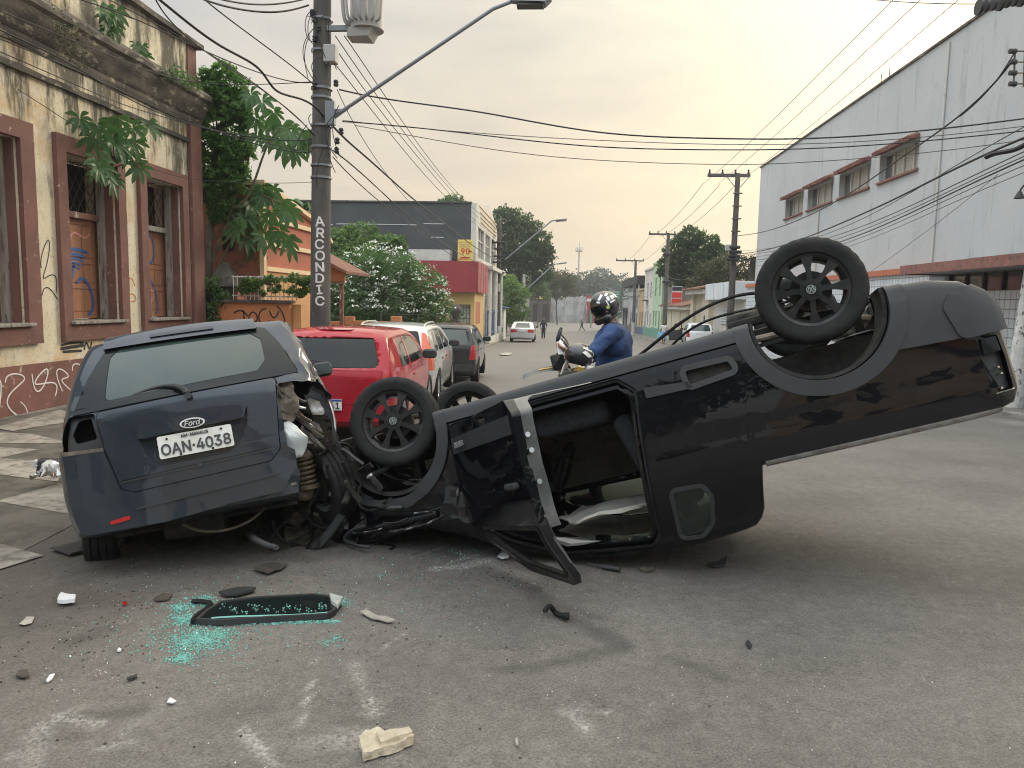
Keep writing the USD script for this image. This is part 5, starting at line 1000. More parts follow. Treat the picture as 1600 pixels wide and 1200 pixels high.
oh.part('lower_wall', box(-6.695, -6.68, 16.02, 20.5, -.5, 2.12), mats['pale_orange'], world=True)
oh.part('end_wall', prism([(-6.71, -.5), (-6.71, 3.9), (-8.0, 4.3), (-10.5, 4.6), (-10.5, -.5)], 15.9, 16.0, 'y'), mats['brown_wall'], world=True)
oh.part('corner_strip', box(-6.72, -6.62, 15.86, 15.99, -.4, 3.9), mats['cream_trim'], world=True)
for z0, z1 in ((3.24, 3.34), (2.68, 2.78), (2.12, 2.22)): oh.part('stripe', box(-6.698, -6.63, 16.05, 20.4, z0, z1), mats['cream_trim'], world=True)
oh.part('coping', prism([(15.85, 3.96), (19.32, 3.49), (20.55, 3.06), (20.55, 3.14), (19.34, 3.58), (15.85, 4.06)], -7.05, -6.58, 'x'), mats['cream_trim'], world=True)
oh.part('roof', prism([(-7.02, 3.85), (-10.6, 5.2), (-10.6, 5.1), (-7.02, 3.75)], 16.01, 20.4, 'y'), mats['roof_tile'], world=True)
oh.part('blind_window', mbox(-7.55, -7.30, 15.86, 15.9, 2.55, 2.85), mats['dark_inside'], world=True)
po = Thing('porch', 'small tiled porch roof on an orange gable with a dark post', 'porch', (-6.6, 21, gy(21)))
po.part('gable', prism([(-7.6, 2.03), (-6.36, 2.03), (-6.36, 2.30), (-7.6, 2.9)], 20.9, 21.0, 'y'), mats['orange_wall'], world=True)
po.part('porch_roof', prism([(-7.7, 2.96), (-6.25, 2.24), (-6.25, 2.32), (-7.7, 3.04)], 20.7, 23.2, 'y'), mats['roof_tile'], world=True)
po.part('beam', box(-7.5, -6.38, 20.86, 20.98, 1.96, 2.03), mats['jamb_wood'], world=True)
po.part('post', box(-6.52, -6.42, 20.9, 21.0, gy(21) - .05, 1.955), mats['jamb_wood'], world=True)
gw = Thing('garden_wall', 'low orange garden wall with black spray graffiti and a pale lit end', 'wall', (-6.4, 15, gy(15)))
gw.part('wall', mbox(-7.35, -5.72, 14.95, 15.15, -.5, 1.42), mats['orange_wall'], world=True)
gw.part('side_wall', mbox(-5.74, -5.55, 15.1525, 16.5, -.5, 1.40), mats['pale_orange'], world=True)
gw.part('coping', jitter(mbox(-7.38, -5.68, 14.91, 15.19, 1.42, 1.48).refine_to_length(.2), .008, 5, 12), mats['stained_concrete'], world=True)
T = face_frame((0, 14.948, 0), (1, 0, 0), (0, 0, 1))
for pts in [[(-6.9, 1.2), (-6.75, 1.25), (-6.62, 1.15)], [(-6.7, 1.25), (-6.68, .98)], [(-6.56, 1.18), (-6.44, 1.2), (-6.42, 1.05), (-6.54, 1.02), (-6.56, 1.18)], [(-6.22, 1.3), (-6.35, 1.22), (-6.36, 1.05), (-6.2, .98)], [(-6.14, 1.25), (-6.05, 1.12), (-5.95, 1.25)], [(-6.16, 1.05), (-6.0, .96), (-5.85, 1.0)], [(-5.98, 1.36), (-5.86, 1.2), (-5.80, .85)], [(-6.3, .9), (-6.45, .8), (-6.6, .88)]]:
    gw.part('graffiti', put(ribbon(pts, .03), T), mats['spray_black'], world=True)
gp_ = Thing('gate_pillar', 'soot-dark gate pillar with a pointed cap beside the garden wall', 'gate pillar', (-7.35, 15.3, gy(15.3)))
gp_.part('pillar', mbox(-7.50, -7.0, 15.2, 15.6, -.4, 1.75), mats['stained_concrete'], world=True)
gp_.part('cap', m3.Manifold.hull_points(A([(-7.62, 15.1, 1.75), (-6.95, 15.1, 1.75), (-7.62, 15.7, 1.75), (-6.95, 15.7, 1.75), (-7.34, 15.4, 2.26), (-7.22, 15.4, 2.26)])), mats['stained_concrete'], world=True)
gp_.part('red_face', box(-6.998, -6.93, 15.22, 15.58, -.4, 1.70), mats['salmon_wall'], world=True)
rl = Thing('railing', 'white iron railing on the garden wall, overgrown with vines', 'railing', (-6.4, 15.1, 1.48))
for x in np.arange(-6.95, -5.6, .09): rl.part('bar', cyl((x, 15.05, 1.481), (x, 15.05, 1.98), .010, n=5), mats['white_iron'], world=True)
for z in (1.56, 1.95): rl.part('rail', cyl((-6.98, 15.05, z), (-5.6, 15.05, z), .014, n=6), mats['white_iron'], world=True)
bl = [(*at(x, y, 15.05), R, .7) for x, y, R in [(385, 440, .14), (400, 442, .16), (420, 438, .16), (440, 440, .17), (462, 437, .18), (478, 440, .18), (488, 450, .2), (384, 458, .1), (410, 458, .09), (470, 458, .15), (395, 450, .15), (430, 450, .16), (452, 452, .15), (378, 450, .14)]]
tree('vine', 'leafy vine trailing along the white railing', (at(430, 470, 15.05)[0], 15.05, 1.46), bl, 'leaf_light', 2600, .075, .012, 63, cat='vine', trunk=False, shell=.2)
fw = Thing('front_wall', 'low orange front wall of stepped piers beyond the utility pole', 'wall', (-6.6, 24, gy(24)))
for i, (x0, x1, z1) in enumerate([(-8.2, -7.3, .78), (-7.29, -6.98, .95), (-6.975, -5.75, .82), (-5.745, -5.4, 1.0)]): fw.part('pier' if i % 2 else 'panel', rbox(x0, x1, 23.9, 24.1, -.8, z1, .012), mats['orange_wall'], world=True)
wr = Thing('white_fence', 'short white railing fence beyond the orange piers', 'fence', (-5.2, 26, gy(26)))
for x in np.arange(-5.95, -5.25, .09): wr.part('bar', cyl((x, 26, gy(26)), (x, 26, .72), .012, n=5), mats['white_iron'], world=True)
wr.part('rail', cyl((-6.0, 26, .72), (-5.2, 26, .72), .02, n=6), mats['white_iron'], world=True)
fg = Thing('fence', 'dull mesh fence in front of the flowering bush', 'fence', (-6, 30, gy(30)))
for x in np.arange(-7.4, -4.4, .75): fg.part('post', cyl((x, 29.2, gy(29)), (x, 29.2, .98), .03, n=6), mats['stained_concrete'], world=True)
for z in (.3, .62, .95): fg.part('wire_rail', cyl((-7.4, 29.2, z), (-4.4, 29.2, z), .014, n=5), mats['stained_concrete'], world=True)
# the flowering bush: leaves and white flower heads
blobs = [(-9.4, 31, 2.4, 1.3), (-8.2, 31, 2.7, 1.25), (-7.1, 30.6, 2.55, 1.2), (-6.1, 30.5, 2.1, 1.1), (-5.7, 30.4, 1.3, .95), (-7.0, 30.4, 1.2, 1.3), (-8.6, 30.4, 1.1, 1.4), (-9.9, 30.6, 1.2, 1.2), (-6.1, 30.2, .5, .9), (-7.8, 30, .3, 1.0), (-9.2, 30, .2, 1.0)]
fb = tree('flowering_bush', 'large bush covered with white flower heads', (-7.6, 30.8, gy(30.8)), blobs, 'leaf_mid', 15000, .17, .12, 64, cat='bush', shell=.5)
P = cloud([(x, y, z, R * 1.06) for x, y, z, R, *_ in blobs[:8]], 620, 65, shell=.9); P = P[P[:, 2] > 1.0]
Q = np.vstack([p + rng.normal(size=(9, 3)) * [.09, .09, .03] for p in P]); fb.part('flowers', leaves(Q, len(Q), .085, 66, up=1.2, aspect=.9), mats['petal_white'], world=True, kind='stuff')
tree('garden_tree', 'pale green rounded tree between the flowering bush and the dark grey building', (-10.8, 37, gy(37)), [(-12.3, 37, 4.3, .9), (-11.2, 37, 4.6, .8), (-10.2, 37, 4.7, .85), (-9.3, 37, 4.2, .8), (-8.6, 37, 4.3, .55), (-10.5, 36.5, 3.6, 1.2)], 'leaf_light', 3000, .25, .14, 67)
pm = Thing('palm', 'palm fronds showing behind the striped house', 'palm', (-9.6, 25, gy(25)))
pm.part('trunk', tube(curve([(-9.4, 25, gy(25)), (-9.3, 25, 2), (-9.0, 25, 4.4)], 5), .12, 8), mats['bark'], smooth=50, world=True)
for i, (px, py) in enumerate([(485, 322), (478, 332), (468, 322), (458, 312), (486, 340), (445, 318), (470, 345)]):
    a, b = A([-9.0, 25, 4.4]), at(px, py, 25.); c = curve([a, (a + b) / 2 + [0, 0, .25], b], 12); v, f = [], []
    for j in range(len(c) - 1):
        d = c[j + 1] - c[j]; d /= np.linalg.norm(d); s = np.cross(d, [0, 0, 1.]); s /= np.linalg.norm(s) + 1e-9
        for sg_ in (1, -1):
            q = len(v); tip = c[j] + s * sg_ * .28 * math.sin(.4 + 2.4 * j / len(c)) + d * .15 - A([0, 0, .14]); v += [c[j], c[j] + d * .05, tip]; f.append((q, q + 1, q + 2))
    pm.part('frond', trimesh.Trimesh(v, f, process=False), mats['leaf_mid'], world=True)
# ------------------------------------------------------------------ the dark grey building with its white front
mat('grey_wall', (.052, .058, .062), .85, color2=(.068, .074, .078), nscale=.8); mat('white_wall', (.60, .585, .54), .8, color2=(.5, .48, .44), nscale=1.4, color3=(.38, .36, .32), n3=5, lo3=.6, hi3=.7); mat('red_fascia', (.30, .038, .045), .55, color2=(.26, .034, .04), nscale=1.2); mat('ochre_wall', (.55, .38, .15), .8, color2=(.48, .32, .13), nscale=1.5); mat('sign_yellow', (.72, .55, .16), .5); mat('sign_red', (.5, .03, .02), .5); mat('joint_white', (.45, .46, .45), .8); mat('blue_paint', (.03, .07, .17), .6); mat('dark_grille', (.06, .06, .058), .6); mat('window_grey', (.20, .23, .24), .15, coat=.6)
gb = Thing('grey_building', 'dark grey two-storey building with a white gabled street front', 'building', (-9.5, 46, gy(46)))
BX = -4.95
gb.part('side_wall', box(-22, BX - .3, 40.0, 40.3, -2, 6.75), mats['grey_wall'], world=True)
gb.part('side_cap', box(-22, BX - .25, 39.94, 40.36, 6.75, 6.83), mats['dark_grille'], world=True)
for x0, x1, z in ((-12.6, -8.2, 5.55), (-7.8, -6.6, 5.62), (-7.4, -6.7, 4.9), (-14, -12.8, 5.5)): gb.part('mortar_line', box(x0, x1, 39.985, 39.998, z, z + .045), mats['joint_white'], world=True)
front = mprism([(40.0, -2), (52, -2), (52, 6.35), (49.5, 7.0), (46.3, 7.5), (43.5, 7.1), (40.0, 6.75)], BX - .28, BX, 'x')
for y0, y1 in ((40.9, 43.9), (44.5, 47.5), (48.1, 51.2)): front = front - mbox(BX - .5, BX + .1, y0, y1, 3.95, 5.6)
for y0, y1 in ((44.6, 47.4), (48.2, 51.0)): front = front - mbox(BX - .5, BX + .1, y0, y1, -2, 2.6)
gb.part('street_wall', front, mats['white_wall'], world=True)
for y0, y1 in ((40.9, 43.9), (44.5, 47.5), (48.1, 51.2)):
    wp_ = gb.part('window', mbox(BX - .2, BX - .16, y0, y1, 3.95, 5.6), mats['window_grey'], world=True)
    for yy in np.linspace(y0, y1, 4): gb.part('window_bar', box(BX - .15, BX - .08, yy - .05, yy + .05, 3.95, 5.6), mats['white_wall'], world=True, parent=wp_)
    gb.part('window_rail', box(BX - .148, BX - .09, y0, y1, 4.9, 4.98), mats['white_wall'], world=True, parent=wp_)
for y in (44.1, 47.8, 51.5): gb.part('column', cyl((BX + .3, y, gy(y)), (BX + .3, y, 3.4), .19, n=14), mats['white_wall'], smooth=35, world=True)
gb.part('canopy', box(BX + .01, BX + .6, 43.5, 52, 3.4, 3.62), mats['white_wall'], world=True)
for z in (6.75, 6.45, 6.2, 5.95): gb.part('moulding', box(BX + .002, BX + .05, 41 + (7 - z), 51.2, z, z + .05), mats['cream_trim'], world=True)
gb.part('inside_dark', box(BX - 1.2, BX - 1.15, 44, 51.5, -2, 3), mats['dark_inside'], world=True)
sh = Thing('corner_shop', 'red fascia over an ochre corner shop with a barred opening', 'shop', (-5.7, 38.8, gy(38.8)))
sh.part('side_fascia', box(-8.6, -4.72, 38.5, 38.6, 2.0, 3.6), mats['red_fascia'], world=True); sh.part('street_fascia', box(-4.719, -4.62, 38.52, 43.4, 2.0, 3.6), mats['red_fascia'], world=True)
for k in range(1, 4): sh.part('fascia_seam', box(-4.619, -4.61, 38.5 + k * 1.22, 38.52 + k * 1.22, 2.02, 3.58), mats['dark_grille'], world=True)
sh.part('end_wall', mbox(-8.6, -4.95, 38.9, 39.0, -2, 1.99) - mbox(-6.15, -5.05, 38.5, 39.5, -2, 1.35), mats['ochre_wall'], world=True)
sh.part('street_wall', box(-4.95, -4.85, 38.9, 43.3, -2, 1.99), mats['ochre_wall'], world=True)
sh.part('poster_patch', box(-4.849, -4.84, 39.5, 41.5, .3, 1.5), mats['salmon_wall'], world=True)
gr = []
for x in np.arange(-6.13, -5.06, .17): sh.part('grille_bar', cyl((x, 38.95, -1), (x, 38.95, 1.34), .016, n=5), mats['stained_concrete'], world=True)
for z in np.arange(-.5, 1.3, .28): sh.part('grille_bar', cyl((-6.14, 38.94, z), (-5.06, 38.94, z), .016, n=5), mats['stained_concrete'], world=True)
sh.part('shutter_back', box(-6.2, -5.0, 39.2, 39.25, -2, 1.4), mats['white_wall'], world=True); sh.part('parapet_block', box(-8.4, -6.2, 38.9, 39.8, 3.6, 4.2), mats['white_wall'], world=True)
ys_ = Thing('wall_sign', 'yellow sign board with a red 90 on the dark grey side wall', 'sign', (-5.45, 39.6, 3.6))
sp_ = ys_.part('board', rbox(-5.86, -5.05, 39.50, 39.58, 3.6, 4.78, .01), mats['sign_yellow'], world=True); ys_.part('bracket', box(-5.6, -5.3, 39.581, 39.99, 4.1, 4.2), mats['dark_grille'], world=True)
q = meshkit.text_mesh('90', .30, .006, True); ys_.part('number', put(q, face_frame((-5.72, 39.499, 4.02), (1, 0, 0), (0, 0, 1))), mats['sign_red'], parent=sp_, world=True)
for z, x0, x1 in ((4.62, -5.8, -5.12), (4.5, -5.75, -5.2), (4.39, -5.8, -5.15), (3.82, -5.7, -5.2), (3.74, -5.8, -5.3)): ys_.part('print_line', box(x0, x1, 39.494, 39.4995, z, z + .05), mats['ochre_wall' if z > 4 else 'sign_red'], parent=sp_, world=True)
ys_.part('print_line', box(-5.3, -5.1, 39.494, 39.4995, 4.12, 4.2), mats['sign_red'], parent=sp_, world=True)
bf = Thing('blue_fence', 'blue painted gate of tall bars before the white columns', 'fence', (-4.8, 48, gy(48)))
for y in np.arange(43.6, 52.6, .3): bf.part('bar', box(-4.66, -4.62, y, y + .12, gy(y), 1.0), mats['blue_paint'], world=True)
for z in (-.4, .85): bf.part('rail', box(-4.615, -4.58, 43.5, 52.6, z, z + .1), mats['blue_paint'], world=True)
bf.part('base', box(-4.75, -4.5, 43.5, 52.7, -2, -.62), mats['white_wall'], world=True)
ks = Thing('kiosk', 'small white kiosk with a blue sheet roof by the street pole', 'kiosk', (-3.9, 49, gy(49)))
ks.part('body', mbox(-5.4, -4.55, 54, 56, -1.6, 1.05), mats['white_wall'], world=True); ks.part('lower_panel', box(-5.36, -4.6, 53.98, 53.998, -1.3, -.35), mats['dark_grille'], world=True); ks.part('roof', prism([(-6.8, 1.35), (-4.3, 1.06), (-4.3, 1.12), (-6.8, 1.43)], 53.6, 56.4, 'y'), mats['blue_paint'], world=True)
nt = Thing('notice', 'white notice board on a post past the kiosk', 'sign', (-3.6, 70, gy(70))); 
nt.part('board', box(-4.35, -3.45, 69, 69.08, 1.85 - .75, 1.85 + .0), mats['white_wall'], world=True); nt.part('post', cyl((-3.9, 69.1, gy(69)), (-3.9, 69.1, 1.6), .05, n=8), mats['white_iron'], world=True)
bin_ = Thing('round_statue', 'dark rounded urn on a wall pier before the hedge', 'urn', (-5.3, 32, 1.1)); bin_.part('urn', lathe([(.01, 0), (.13, 0), (.16, .12), (.28, .35), (.26, .5), (.12, .66), (.02, .72), (.005, .70)], 20, 'z').apply_translation([-4.95, 33, .72]), mats['stained_concrete'], smooth=40, world=True); bin_.part('pier', box(-5.1, -4.8, 32.85, 33.15, gy(33), .72), mats['stained_concrete'], world=True)
tree('hedge', 'clipped green hedge beside the barred shop opening', (-6.3, 36.5, gy(36.5)), [(-6.3, 36, .9, .7), (-5.7, 36, .6, .65), (-5.5, 36, -.1, .7), (-6.3, 36, .0, .9), (-5.2, 36, .9, .4)], 'leaf_mid', 1500, .14, .05, 68, cat='hedge')
# ------------------------------------------------------------------ trees along the left and the end of the street
tree('street_tree', 'tree top rising behind the roof of the dark grey building', (-11.5, 62, gy(62)), [(-9.6, 62, 9.3, 1.2), (-10.6, 62, 9.0, 1.0), (-8.6, 62, 8.8, 1.0), (-9.6, 62, 7.8, 1.8), (-11, 62, 7.5, 1.5), (-8, 62, 7.4, 1.2)], 'leaf_mid', 3000, .32, .25, 70)
tree('street_tree', 'tallest dark tree on the left, past the white gabled front', (-9, 92, gy(92)), [(-7.9, 92, 11.6, 2.0), (-6.3, 92, 11.2, 1.9), (-5.0, 92, 10.3, 1.8), (-3.8, 92, 9.0, 1.8), (-3.0, 92, 7.3, 1.6), (-4.6, 92, 7.2, 2.4), (-6.5, 92, 8, 3.0), (-8.5, 92, 8, 2.6), (-3.2, 92, 5.3, 1.6), (-5.4, 92, 4.6, 2.4), (-7.5, 92, 5, 2.6), (-2.6, 91, 8.0, .9)], 'leaf_dark', 17000, .40, .4, 71, freq=1.1)
tree('street_tree', 'bright green bushy tree by the kiosk on the left', (-5.6, 68, gy(68)), [(-5.2, 68, 3.0, 1.2), (-4.4, 68, 2.2, 1.1), (-5.9, 68, 1.8, 1.4), (-4.6, 68, .8, 1.2), (-5.5, 68, .2, 1.3), (-4.2, 68, -.2, .9)], 'leaf_light', 3500, .26, .15, 72)
tree('street_tree', 'thin-trunked yellowish tree at the end of the left side', (-1.6, 140, -2.54), [(-2.9, 140, 5.5, 2.0), (-1.2, 140, 6.2, 2.1), (.4, 140, 5.4, 1.8), (-3.6, 140, 3.8, 1.8), (-1.3, 140, 4.0, 2.2), (.8, 140, 3.8, 1.5), (-5.0, 140, 5, 1.8)], 'leaf_olive', 3800, .42, .16, 73)
for i, (x, y, lab) in enumerate([(-5.0, 132, 'leftmost slim tree before the far grey wall'), (-8.2, 125, 'slim dark tree behind the notice board')]):
    tree('street_tree', lab, (x, y, -2.54), [(x, y, 4.2, 1.7), (x + 1, y, 3.0, 1.4), (x - 1.1, y, 3.2, 1.5), (x, y, 5.4, 1.2)], 'leaf_mid', 2000, .4, .14, 74 + i)
far = []
for i, (x, y, z, R) in enumerate([(-16, 235, 8, 6.5), (-7, 240, 9.5, 6.2), (0, 245, 10.2, 6.0), (6.5, 250, 11.0, 5.5), (12, 255, 12.2, 5.5), (18.5, 250, 10.5, 5.0), (24, 245, 8, 6), (-26, 230, 7, 7), (14, 225, 6.5, 5)]):
    lab = ['round far tree left of the mast', 'broad far tree under the mast', 'far tree just right of the mast', 'far tree in the middle of the distant ridge of trees', 'highest far tree near the water tank', 'far tree left of the black flat-roofed house', 'far tree half behind the row of houses', 'far tree mostly behind the tall dark tree', 'low far tree above the far grey wall'][i]
    tree('far_tree', lab, (x, y, -2.64), [(x, y, z - 3, R), (x - R * .5, y, z - 4, R * .7), (x + R * .5, y, z - 3.6, R * .75), (x, y - 1, z - 6, R * .9)], 'leaf_far', 2200, .9, .5, 80 + i)
# ------------------------------------------------------------------ the end of the street
mat('mottled_wall', (.42, .42, .40), .9, color2=(.25, .25, .24), nscale=.9, color3=(.13, .13, .12), n3=2.5, lo3=.56, hi3=.66, stretch=(1, 1, .4)); mat('green_paint', (.10, .25, .17), .7); mat('dull_green', (.25, .40, .28), .8, color2=(.2, .32, .23), nscale=2)
ew = Thing('far_wall', 'long mottled grey wall closing the end of the street', 'wall', (.5, 158, -2.54))
ew.part('wall', mbox(-3.2, 4.2, 158, 158.5, -2.8, 2.9), mats['mottled_wall'], world=True)
for k in range(3): ew.part('pier', box(-3.2 + k * 2.4, -2.9 + k * 2.4, 157.9, 157.998, -2.8, 3.0), mats['mottled_wall'], world=True)
dw = Thing('far_building', 'dark shop front left of the far grey wall', 'building', (-8, 156, -2.54)); dw.part('wall', mbox(-12, -3.3, 156, 160, -2.8, 2.2), mats['stained_concrete'], world=True); dw.part('fascia', box(-12, -3.3, 155.8, 155.99, 2.2, 2.9), mats['ochre_wall'], world=True)
for k in range(4): dw.part('door_opening', box(-11 + 2 * k, -9.6 + 2 * k, 155.9, 155.995, -2.5, 1.2), mats['dark_inside'], world=True)
rs = Thing('far_shop', 'far red-fronted shop with a white band beside the grey wall', 'shop', (5, 157, -2.54)); rs.part('wall', box(4.3, 6.2, 156.5, 158, -2.8, 3.1), mats['red_fascia'], world=True); rs.part('band', box(4.3, 6.2, 156.4, 156.49, 1.9, 2.5), mats['white_wall'], world=True); rs.part('door', box(4.6, 5.6, 156.42, 156.495, -2.6, .4), mats['dark_grille'], world=True)
cr_ = Thing('far_house', 'pale yellow block showing above the far trees on the left', 'building', (-8, 270, 0)); cr_.part('wall', box(-15, -4, 268, 275, -2, 10.3), mats['ochre_wall'], world=True); cr_.part('roof', box(-15.3, -3.7, 267.7, 275.3, 10.3, 10.8), mats['cream_trim'], world=True)
wt = Thing('water_tank', 'pale water tank tower above the far trees', 'tower', (13.3, 262, 0)); wt.part('shaft', cyl((13.2, 262, -2), (13.2, 262, 11.5), 1.0, n=12), mats['white_wall'], smooth=35, world=True); wt.part('tank', cyl((13.2, 262, 11.5), (13.2, 262, 13.6), 1.4, n=14), mats['white_wall'], smooth=35, world=True)
wb2 = Thing('far_block', 'white far block beside the black flat roof', 'building', (26, 240, -2)); wb2.part('wall', box(19, 24, 243.6, 246, -2, 6.6), mats['white_wall'], world=True)
for k in range(3): wb2.part('window', box(20 + k * 1.2, 20.7 + k * 1.2, 243.5, 243.59, 4.4, 5.6), mats['window_grey'], world=True)
ms = Thing('mast', 'slender telecom mast above the distant trees', 'mast', (5.5, 320, -2)); T_ = at(905, 392, 320.); ms.part('pole', cyl((T_[0], 320, -2.6), (T_[0], 320, T_[2] + 1), .38, .28, n=8), mats['steel'], smooth=40, world=True); ms.part('platform', cyl((T_[0], 320, T_[2] - .4), (T_[0], 320, T_[2]), 1.6, n=10), mats['steel'], world=True)
for k in range(6): ms.part('antenna', box(T_[0] + 1.5 * math.cos(k) - .15, T_[0] + 1.5 * math.cos(k) + .15, 319.9 + 1.5 * math.sin(k), 320.2 + 1.5 * math.sin(k), T_[2] + .01, T_[2] + 1.6), mats['white_wall'], world=True)
ms.part('rod', cyl((T_[0], 320, T_[2] + 1), (T_[0], 320, T_[2] + 4), .1, n=5), mats['steel'], world=True)
# traffic sign portals in green at the far crossing
tl = Thing('traffic_light', 'green traffic light post at the far crossing', 'traffic light', (5.0, 125, -2.5)); tl.part('post', cyl((4.2, 125, -2.6), (4.2, 125, 2.2), .12, n=8), mats['green_paint'], world=True); tl.part('arm', tube(curve([(4.2, 125, 2.0), (4.6, 125, 3.0), (6.5, 125, 3.3)], 5), .08, 6), mats['green_paint'], world=True); tl.part('head', box(4.0, 4.4, 124.8, 125.1, .4, 1.6), mats['dark_grille'], world=True)
sgn = Thing('road_sign', 'green overhead road sign with white lettering bars', 'sign', (7.3, 120, -2.5)); sgn.part('board', box(6.0, 8.6, 120, 120.1, 2.3, 3.6), mats['green_paint'], world=True); sgn.part('post', cyl((8.4, 120.2, -2.6), (8.4, 120.2, 3.6), .1, n=8), mats['green_paint'], world=True)
for z in (2.55, 2.95, 3.3): sgn.part('print_line', box(6.2, 8.3, 119.97, 119.995, z, z + .14), mats['white_wall'], world=True)
# ================================================================== the right side of the street
RX = 9.5
bluegrey = usdkit.material(stage, '/World/Looks/bluegrey_wall', {
    'g': ('geometry', {}), 'mp': ('mapping', {'scale': (1., 1., .12)}), 'n1': ('noise_texture', {'scale': .5, 'detail': 5.}), 'r1': ('rgb_ramp', {'ramp': [(.3, (.44, .455, .46)), (.7, (.50, .51, .508))]}),
    'n2': ('noise_texture', {'scale': 3.2, 'detail': 9., 'roughness': .78}), 'c2': ('map_range', {'from_min': .555, 'from_max': .70, 'to_max': .6, 'clamp': True}), 'x2': ('mix_color', {'b': (.17, .18, .18)}),
    'n3': ('noise_texture', {'scale': 2., 'detail': 8., 'roughness': .8}), 'c3': ('map_range', {'from_min': .545, 'from_max': .64, 'to_max': .4, 'clamp': True}), 'x3': ('mix_color', {'b': (.33, .34, .33)}), 'b': ('bump', {'strength': .3, 'distance': .01}), 'p': ('principled_bsdf', {'roughness': .85, 'specular_ior_level': .25})},
    [('g.position', 'n1.vector'), ('n1.fac', 'r1.fac'), ('g.position', 'mp.vector'), ('mp.vector', 'n2.vector'), ('n2.fac', 'c2.value'), ('c2.result', 'x2.fac'), ('r1.color', 'x2.a'), ('g.position', 'n3.vector'), ('n3.fac', 'c3.value'), ('c3.result', 'x3.fac'), ('x2.result', 'x3.a'), ('x3.result', 'p.base_color'), ('n3.fac', 'b.height'), ('b.normal', 'p.normal')], surface='p.BSDF')
tiles = usdkit.material(stage, '/World/Looks/small_tiles', {
    'g': ('geometry', {}), 'sx': ('separate_xyz', {}), 'cx': ('combine_xyz', {}), 'br': ('brick_texture', {'offset': 0., 'scale': 1., 'brick_width': .2, 'row_height': .2, 'mortar_size': .011, 'mortar_smooth': .2, 'color1': (.60, .63, .66), 'color2': (.53, .56, .60), 'mortar': (.17, .18, .19)}),
    'p': ('principled_bsdf', {'roughness': .35})}, [('g.position', 'sx.vector'), ('sx.y', 'cx.x'), ('sx.z', 'cx.y'), ('cx.vector', 'br.vector'), ('br.color', 'p.base_color')], surface='p.BSDF')
mat('red_coping', (.28, .12, .095), .85, color2=(.18, .09, .075), nscale=5, color3=(.08, .06, .055), n3=8, lo3=.56, hi3=.66); mat('orange_band', (.46, .15, .08), .8, color2=(.40, .13, .075), nscale=3); mat('soffit', (.33, .34, .34), .85, color2=(.22, .22, .22), nscale=2); mat('dark_glass_front', (.05, .055, .055), .2, coat=.5); mat('blind', (.50, .47, .40), .7, color2=(.42, .40, .34), nscale=3)
rb = Thing('commercial_building', 'large pale blue-grey building with four small shaded windows high on its blank wall', 'building', (RX + 4, 26, gy(26)))
w = mbox(RX, RX + .4, 9.0, 38.5, 2.3, 8.42)
WN = [(21.46, 24.02), (24.72, 27.4), (28.0, 30.82), (31.4, 33.85)]
for y0, y1 in WN: w = w - mbox(RX - .2, RX + .6, y0, y1, 5.42, 6.20)
rb.part('wall', w, bluegrey, world=True)
rb.part('end_wall', mbox(RX + .41, RX + 14, 38.1, 38.5, -2, 8.4), bluegrey, world=True)
rb.part('coping', box(RX - .04, RX + .5, 8.9, 38.6, 8.425, 8.49), mats['moulding_stained'], world=True)
for y0, y1 in WN:
    wp_ = rb.part('window', mbox(RX + .20, RX + .22, y0, y1, 5.43, 6.19), mats['blind'], world=True)
    n = 4
    for k in range(n + 1): rb.part('window_bar', box(RX + .15, RX + .19, y0 + (y1 - y0) * k / n - .03, y0 + (y1 - y0) * k / n + .03, 5.43, 6.19), mats['white_wall'], world=True, parent=wp_)
    rb.part('dark_pane', box(RX + .185, RX + .197, y1 - (y1 - y0) / 4 + .03, y1 - .04, 5.45, 6.17), mats['dark_glass_front'], world=True, parent=wp_)
    rb.part('window_sill', rbox(RX - .07, RX + .18, y0 - .06, y1 + .06, 5.34, 5.415, .015), mats['red_coping'], world=True)
    rb.part('window_hood', jitter(mprism([(RX - .02, 6.24), (RX - .26, 6.19), (RX - .26, 6.25), (RX - .02, 6.33)], y0 - .02, y1 + .02, 'y').refine_to_length(.2), .03, 5, int(y0)), mats['red_coping'], world=True)
    # the hood's roof tiles, each a barrel
    m = int((y1 - y0) / .17)
    for k in range(m): rb.part('roof_tile', cyl((RX - .28, y0 + .09 + k * .17, 6.25), (RX - .02, y0 + .09 + k * .17, 6.335), .06, n=7), mats['red_coping'], world=True)
rb.part('drain_pipe', cyl((RX - .035, 20.2, 2.6), (RX - .035, 20.2, 8.3), .03, n=8), mats['white_wall'], world=True); rb.part('drain_pipe', cyl((RX - .035, 29.3, 2.6), (RX - .035, 29.3, 5.2), .03, n=8), mats['white_wall'], world=True)
rb.part('tile_wall', mbox(9.12, 9.5, 19.5, 38.5, -2, 2.50), tiles, world=True); rb.part('tile_band', box(9.04, 9.52, 19.4, 38.55, 2.50, 2.66), mats['orange_band'], world=True)
rb.part('tile_wall', mbox(9.25, 9.6, 9.0, 19.45, -2, 2.0), tiles, world=True); rb.part('shop_glazing', box(9.45, 9.5, 9.0, 19.4, 2.0, 2.42), mats['dark_glass_front'], world=True)
for k in range(14): rb.part('glazing_bar', box(9.40, 9.44, 9.3 + k * .75, 9.36 + k * .75, 2.0, 2.42), mats['stained_concrete'], world=True)
